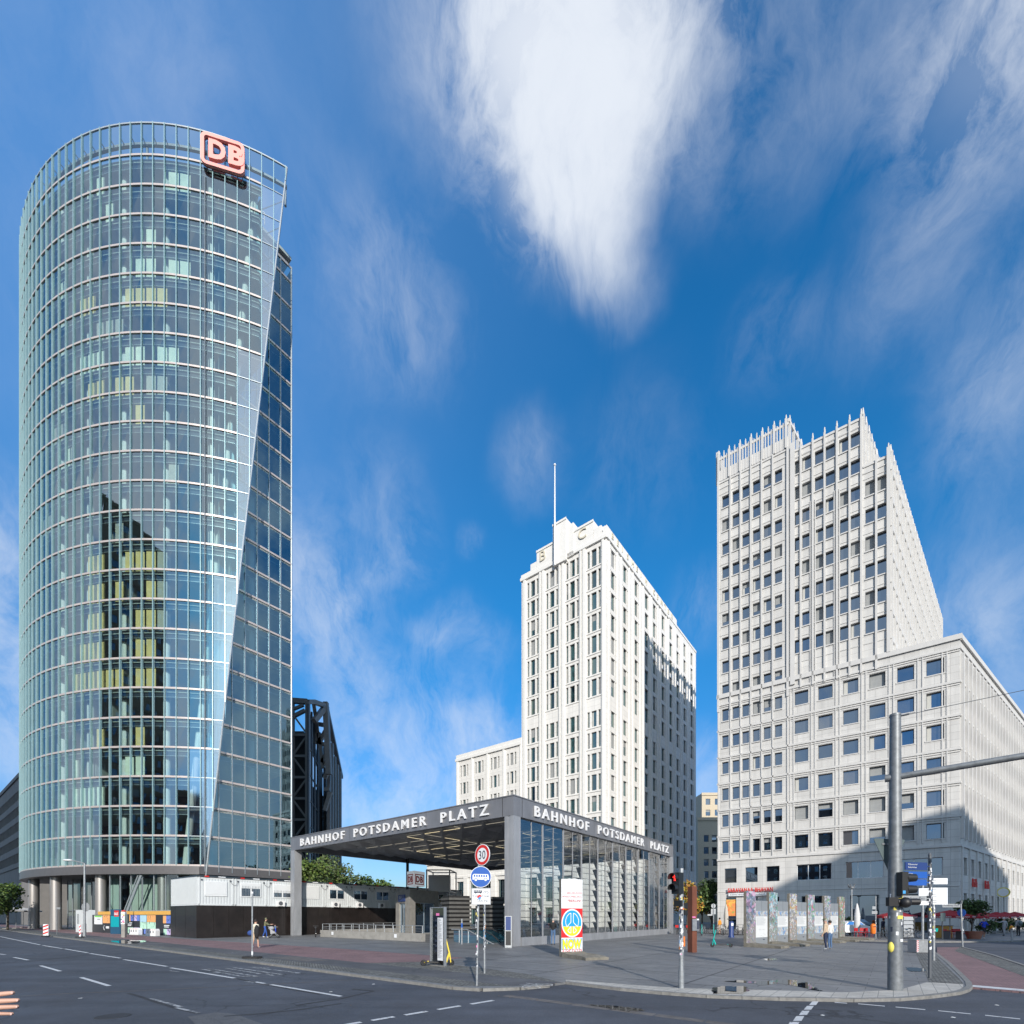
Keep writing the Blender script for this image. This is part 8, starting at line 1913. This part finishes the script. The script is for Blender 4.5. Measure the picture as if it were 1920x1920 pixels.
def person(px, Y, rz, h, lab, top, legs, shoes, stride=0.0, armL=None, armR=None, lean=0.0, hair='hair_dark', shorts=False, z=0.0, headdown=0.0, short_hair=True, group=None, hood=None, cap=None, knee=0.0):
    p = D(px, Y) if px is not None else Y; root = thing('person', lab, 'person', (*p, z), rz, group=group); M = WM[root.name]; k = h/1.75
    ln = lambda z_: lean*(z_-.95)
    J = {}; J['pelvis'] = (0,0,.96); J['waist'] = (0,ln(1.1),1.10); J['chest'] = (0,ln(1.30),1.30); J['sh'] = (0,ln(1.42),1.42); J['neck'] = (0,ln(1.5)+.01,1.50)
    J['head0'] = (0,ln(1.57)+.025+headdown*.3,1.575); J['head1'] = (0,ln(1.66)+.03+headdown,1.665-headdown*.2); J['head2'] = (0,ln(1.73)+.02+headdown*1.1,1.715-headdown*.25)
    for s, n in ((-1,'L'),(1,'R')):
        st = stride*s; a = armL if n == 'L' else armR
        J['shl'+n] = (s*.165,ln(1.42),1.425)
        if a: J['el'+n] = (s*.165+a[0][0]*s, ln(1.42)+a[0][1], 1.425+a[0][2]); J['wr'+n] = tuple(J['el'+n][i]+(a[1][i]*(s if i == 0 else 1)) for i in range(3))
        else: J['el'+n] = (s*.225, ln(1.2)-.02-st*.35, 1.14); J['wr'+n] = (s*.23, ln(1.1)+.06-st*.6, .90)
        w, e = Vector(J['wr'+n]), Vector(J['el'+n]); J['ha'+n] = tuple(w+(w-e).normalized()*.09); J['fi'+n] = tuple(w+(w-e).normalized()*.16)
        J['hip'+n] = (s*.088,0,.92); J['kn'+n] = (s*.095, st*.5+.03+(knee if s > 0 else 0), .50+(.08 if (knee and s > 0) else 0)); J['an'+n] = (s*.095, st*1.0-.02-(knee*1.6 if s > 0 else 0), .085+(.18 if (knee and s > 0) else (.03 if st < 0 else 0))); J['toe'+n] = (s*.105, J['an'+n][1]+.15, J['an'+n][2]-.045)
    names = list(J); idx = {n: i for i, n in enumerate(names)}
    rad = {'pelvis':(.155,.115),'waist':(.135,.105),'chest':(.165,.12),'sh':(.12,.09),'neck':.055,'head0':(.07,.08),'head1':(.082,.10),'head2':(.062,.075)}
    for n in 'LR': rad.update({'shl'+n:.068,'el'+n:.05,'wr'+n:.032,'ha'+n:(.042,.022),'fi'+n:(.03,.015),'hip'+n:.095,'kn'+n:.062,'an'+n:.043,'toe'+n:(.042,.028)})
    E = [('pelvis','waist'),('waist','chest'),('chest','sh'),('sh','neck'),('neck','head0'),('head0','head1'),('head1','head2')]
    for n in 'LR': E += [('sh','shl'+n),('shl'+n,'el'+n),('el'+n,'wr'+n),('wr'+n,'ha'+n),('ha'+n,'fi'+n),('pelvis','hip'+n),('hip'+n,'kn'+n),('kn'+n,'an'+n),('an'+n,'toe'+n)]
    vs, fs = grow([Vector(J[n])*k for n in names], [tuple(q*k for q in rad[n]) if isinstance(rad[n], tuple) else rad[n]*k for n in names], [(idx[a], idx[c]) for a, c in E], 0, 2)
    segs = []
    for a, c in E:
        if 'head' in a or a == 'neck' and 'head' in c: m = 3
        elif 'toe' in c: m = 2
        elif a[:2] in ('wr','ha'): m = 3
        elif a[:2] == 'kn': m = 3 if shorts else 1
        elif a[:3] == 'hip' or c[:3] == 'hip': m = 1
        else: m = 0
        segs.append((Vector(J[a])*k, Vector(J[c])*k, m))
    b = MB()
    def near(q):
        best = 9; m = 0
        for a, c, mm in segs:
            d = c-a; t = max(0, min(1, (q-a).dot(d)/d.length_squared)); l = (a+d*t-q).length
            if l < best: best = l; m = mm
        if m == 0 and q.z < .93*k and abs(q.x) < .17: m = 1
        return m
    mats_ = [near(sum((vs[i] for i in f), Vector())/len(f)) for f in fs]
    base = len(b.v); b.v += [M @ v for v in vs]
    for f, m in zip(fs, mats_): b.f.append(tuple(base+i for i in f)); b.m.append(m); b.sm.append(True)
    b.build('body', [top, legs, shoes, 'skin'], root)
    T = lambda v: M @ (Vector(v)*k)
    hd = Vector(J['head1']); b = MB()      # face
    for sx in (-1,1): b.ball(T(hd+Vector((sx*.032,.082,.0))), .012*k, 0, n=6)
    b.build('eyes', ['hair_dark'], root); b = MB(); b.ball(T(hd+Vector((0,.098,-.025))), .016*k, 0, .8, 1, 1.3, 6); 
    for sx in (-1,1): b.ball(T(hd+Vector((sx*.085,-.0,-.01))), .022*k, 0, .5, .8, 1.3, 6)
    b.build('nose_and_ears', ['skin'], root)
    b = MB(); vsn = []; c = T(hd+Vector((0,-.018,.03)))
    b.ball(c, .105*k, 0, .93, 1.03, 1.0 if not hood else 1.2, 12)
    if hood: b.build('hood', [hood], root)
    else: b.build('hair', [hair], root)
    if cap: b = MB(); c = T(hd+Vector((0,.0,.06))); b.ball(c, .105*k, 0, 1, 1.1, .75, 12); q = T(hd+Vector((0,.11,.065))); b.ball(q, .07*k, 0, 1.1, 1, .16, 8); b.build('cap', [cap], root)
    return root, (lambda x, y, zz: tuple(M @ Vector((x*k, y*k, zz*k))))
fwd = lambda el, wr: (el, wr)
# walker with a big bag, going away from the camera
r, T = person(479, 29.6, R(-8), 1.72, 'person in cream top and beige shorts walking away with black bag and blue bundle', 'cloth_cream', 'cloth_beige', 'shoe_white', stride=.16, shorts=True)
b = MB(); b.ball(T(.17,-.12,1.02), .2, 0, .8, .6, 2.1, 12); q = b.build('bag', ['cloth_black']); tag(q, 'long black instrument bag on the back of the walker in the cream top', 'bag')
b = MB(); b.ball(T(-.32,.0,.93), .2, 0, 1.0, .8, .85, 12); tag(b.build('bundle', ['bag_blue']), 'dark blue bundle carried at the left side of the walker in the cream top', 'bag')
# pushing a pram to the right
pa = ((.03,.22,-.24),(-.02,.24,.02))
r, T = person(497, 43.2, R(-78), 1.72, 'person in olive hooded jacket and blue track trousers pushing a grey pram', 'cloth_olive', 'track_blue', 'shoe_white', stride=.2, armL=pa, armR=pa, hood='cloth_olive', lean=.08)
b = MB()
p = D(514, 43.2); root = thing('pram', 'grey folding pram in front of the black hoarding, pushed to the right', 'pram', (*p,0), R(12)); M = WM[root.name]; T = lambda x, y, z: tuple(M @ Vector((x, y, z)))
b = MB(); b.tube(T(-.45,-.2,1.02), T(.35,-.2,.15), .018, n=6); b.tube(T(-.45,.2,1.02), T(.35,.2,.15), .018, n=6); b.tube(T(-.45,-.2,1.02), T(-.45,.2,1.02), .02, n=6); b.tube(T(-.35,-.2,.12), T(.15,-.2,.6), .016, n=6); b.tube(T(-.35,.2,.12), T(.15,.2,.6), .016, n=6); b.build('frame', ['galv'], root)
b = MB(); b.hexa([T(-.25,-.2,.35),T(.2,-.2,.42),T(.2,.2,.42),T(-.25,.2,.35),T(-.3,-.2,.85),T(.1,-.2,.5),T(.1,.2,.5),T(-.3,.2,.85)]); b.build('seat', ['cloth_grey'], root); b = MB(); b.ball(T(-.22,0,.85), .26, 0, 1, .8, .7, 10); b.build('hood', ['cloth_grey'], root)
for x in (-.36,.36):
    for y in (-.22,.22): b = MB(); b.wheel(T(x,y,.11), M.to_3x3() @ Vector((0,1,0)), .11, .04, n=12); b.build('wheel', ['rubber'], root)
r, T = person(None, (p[0]+.12, p[1]+.02), R(-78), .85, 'small child with blue top sitting in the grey pram', 'denim_light', 'cloth_blue', 'shoe_white', stride=0, z=.32, armL=((.02,.15,-.12),(0,.15,0)), armR=((.02,.15,-.12),(0,.15,0)), lean=-.2)
# man with his back to us at the glass wall
person(1037, 32.8, R(-12), 1.76, 'man in black jacket and blue jeans standing with his back turned at the glass wall', 'cloth_black', 'denim', 'cloth_black', armL=((.05,.06,-.26),(-.12,.2,.06)), armR=((.05,.06,-.26),(-.12,.2,.06)), hair='hair_grey', headdown=.03)
# couple at the wall segments
person(1548.5, 27.9, R(40), 1.78, 'man in beige jacket, cap and dark trousers looking at the exhibition panels', 'cloth_beige', 'cloth_navy', 'shoe_white', stride=.04, cap='cloth_olive', hair='hair_grey', headdown=.02, armR=((.05,.02,-.27),(-.02,.12,-.18)))
person(1556.5, 28.9, R(20), 1.66, 'woman in white jacket and jeans standing behind the man in beige', 'cloth_white', 'denim', 'shoe_white', hair='hair_dark')
# people on the right-hand pavement
person(1844.5, 41.0, R(170), 1.72, 'runner in bright blue jacket and black shorts with pale cap on the side street pavement', 'cloth_blue', 'cloth_black', 'shoe_white', stride=.12, knee=.2, shorts=True, cap='cloth_white', armL=((.1,.05,-.24),(-.02,.2,.05)), armR=((.1,-.08,-.24),(-.02,.16,.1)))
person(1883, 47.0, R(0), 1.72, 'walker in pale grey quilted coat and grey trousers pointing to the left', 'cloth_grey', 'cloth_grey', 'cloth_black', stride=.14, armL=((.26,.02,-.1),(.26,.05,.08)), hair='hair_grey', cap='cloth_white')
person(1896.5, 45.8, R(5), 1.18, 'child in orange jacket between the two grey-coated walkers', 'cloth_orange', 'cloth_grey', 'cloth_black', stride=.1, armR=((.18,.0,-.14),(.2,0,-.02)))
r, T = person(1909.5, 47.0, R(-5), 1.74, 'walker in grey jacket and black trousers with a dark backpack at the right edge', 'cloth_grey', 'cloth_black', 'cloth_black', hair='hair_dark', cap='cloth_grey')
b = MB(); b.ball(T(.04,-.17,1.25), .17, 0, 1, .7, 1.4, 10); tag(b.build('backpack', ['sign_back']), 'dark teal backpack worn by the rightmost walker', 'backpack')
person(1349.5, 52.0, R(30), 1.7, 'person in orange jacket beside the parked bicycles', 'cloth_orange', 'cloth_beige', 'cloth_black', shorts=True)
person(1655, 45.2, R(-90), 1.7, 'person in dark clothes by the bicycles left of the thick traffic mast', 'cloth_navy', 'cloth_black', 'cloth_black', stride=.1, lean=.1)
# person just outside the left edge whose hand reaches into the picture
def hand_person():
    hx, hy, hz = -2.08, 1.95, 1.645      # knuckles of the hand
    r, T = person(None, (-3.02, 1.98), R(-90), 1.76, 'hand of a person reaching in at the lower left edge with spread fingers', 'cloth_grey', 'denim', 'shoe_white', armL=((.06,.22,.08),(-.08,.27,.08)))
    b = MB(); V3 = Vector
    wr = V3((hx-.19, hy+.02, hz+.0)); palm = [wr, V3((hx-.10,hy,hz)), V3((hx-.03,hy,hz))]
    verts = [V3((hx-.42,hy+.06,hz-.02)), V3((hx-.30,hy+.04,hz-.01)), wr, V3((hx-.12,hy,hz-.0)), V3((hx-.06,hy,hz))]; rad = [.036,.031,.027,(.040,.018),(.042,.017)]; ed = [(0,1),(1,2),(2,3),(3,4)]
    vs, fs = grow(verts, rad, ed, 3, 2); b.mesh(vs, fs, 0, True)
    # fingers: index (top) to little (bottom), each its own bent chain
    for (dz, L_, up, cur, th) in ((.033,.098,.010,.006,.0102),(.011,.108,.000,.010,.0108),(-.012,.100,-.004,.012,.0102),(-.033,.078,-.012,.012,.0078)):
        base = V3((hx-.075, hy-.002, hz+dz*.85)); pts = [base, V3((hx-.02, hy-.006, hz+dz)), V3((hx-.02+L_*.42, hy-.004+cur*.6, hz+dz+up*.5)), V3((hx-.02+L_*.74, hy+cur*1.6, hz+dz+up*.8)), V3((hx-.02+L_, hy+cur*2.8, hz+dz+up))]
        vs, fs = grow(pts, [.012, th*1.12, th*1.05, th*.95, th*.78], [(0,1),(1,2),(2,3),(3,4)], 0, 2); b.mesh(vs, fs, 0, True)
    pts = [V3((hx-.15,hy-.01,hz-.02)), V3((hx-.11,hy-.035,hz-.045)), V3((hx-.075,hy-.05,hz-.062)), V3((hx-.045,hy-.055,hz-.072))]
    vs, fs = grow(pts, [.016,.0125,.0115,.009], [(0,1),(1,2),(2,3)], 0, 2); b.mesh(vs, fs, 0, True)
    b.build('hand', ['skin'], r)
    nb = MB()
    for (dz, L_, up, cur) in ((.033,.098,.010,.006),(.011,.108,.000,.010),(-.012,.100,-.004,.012),(-.033,.078,-.012,.012)): nb.ball((hx-.026+L_, hy+cur*2.6-.0075, hz+dz+up), .0058, 0, 1.2, .35, .9, 8)
    mat('nail', (.72,.46,.40), .3, var=0); nb.build('fingernails', ['nail'], r)
    s = MB(); vs, fs = grow([V3((hx-.86,hy+.07,hz-.20)), V3((hx-.62,hy+.08,hz-.10)), V3((hx-.40,hy+.055,hz-.02))], [.062,.055,.045], [(0,1),(1,2)], 0, 2); s.mesh(vs, fs, 0, True); s.build('sleeve', ['cloth_grey'], r)
hand_person()
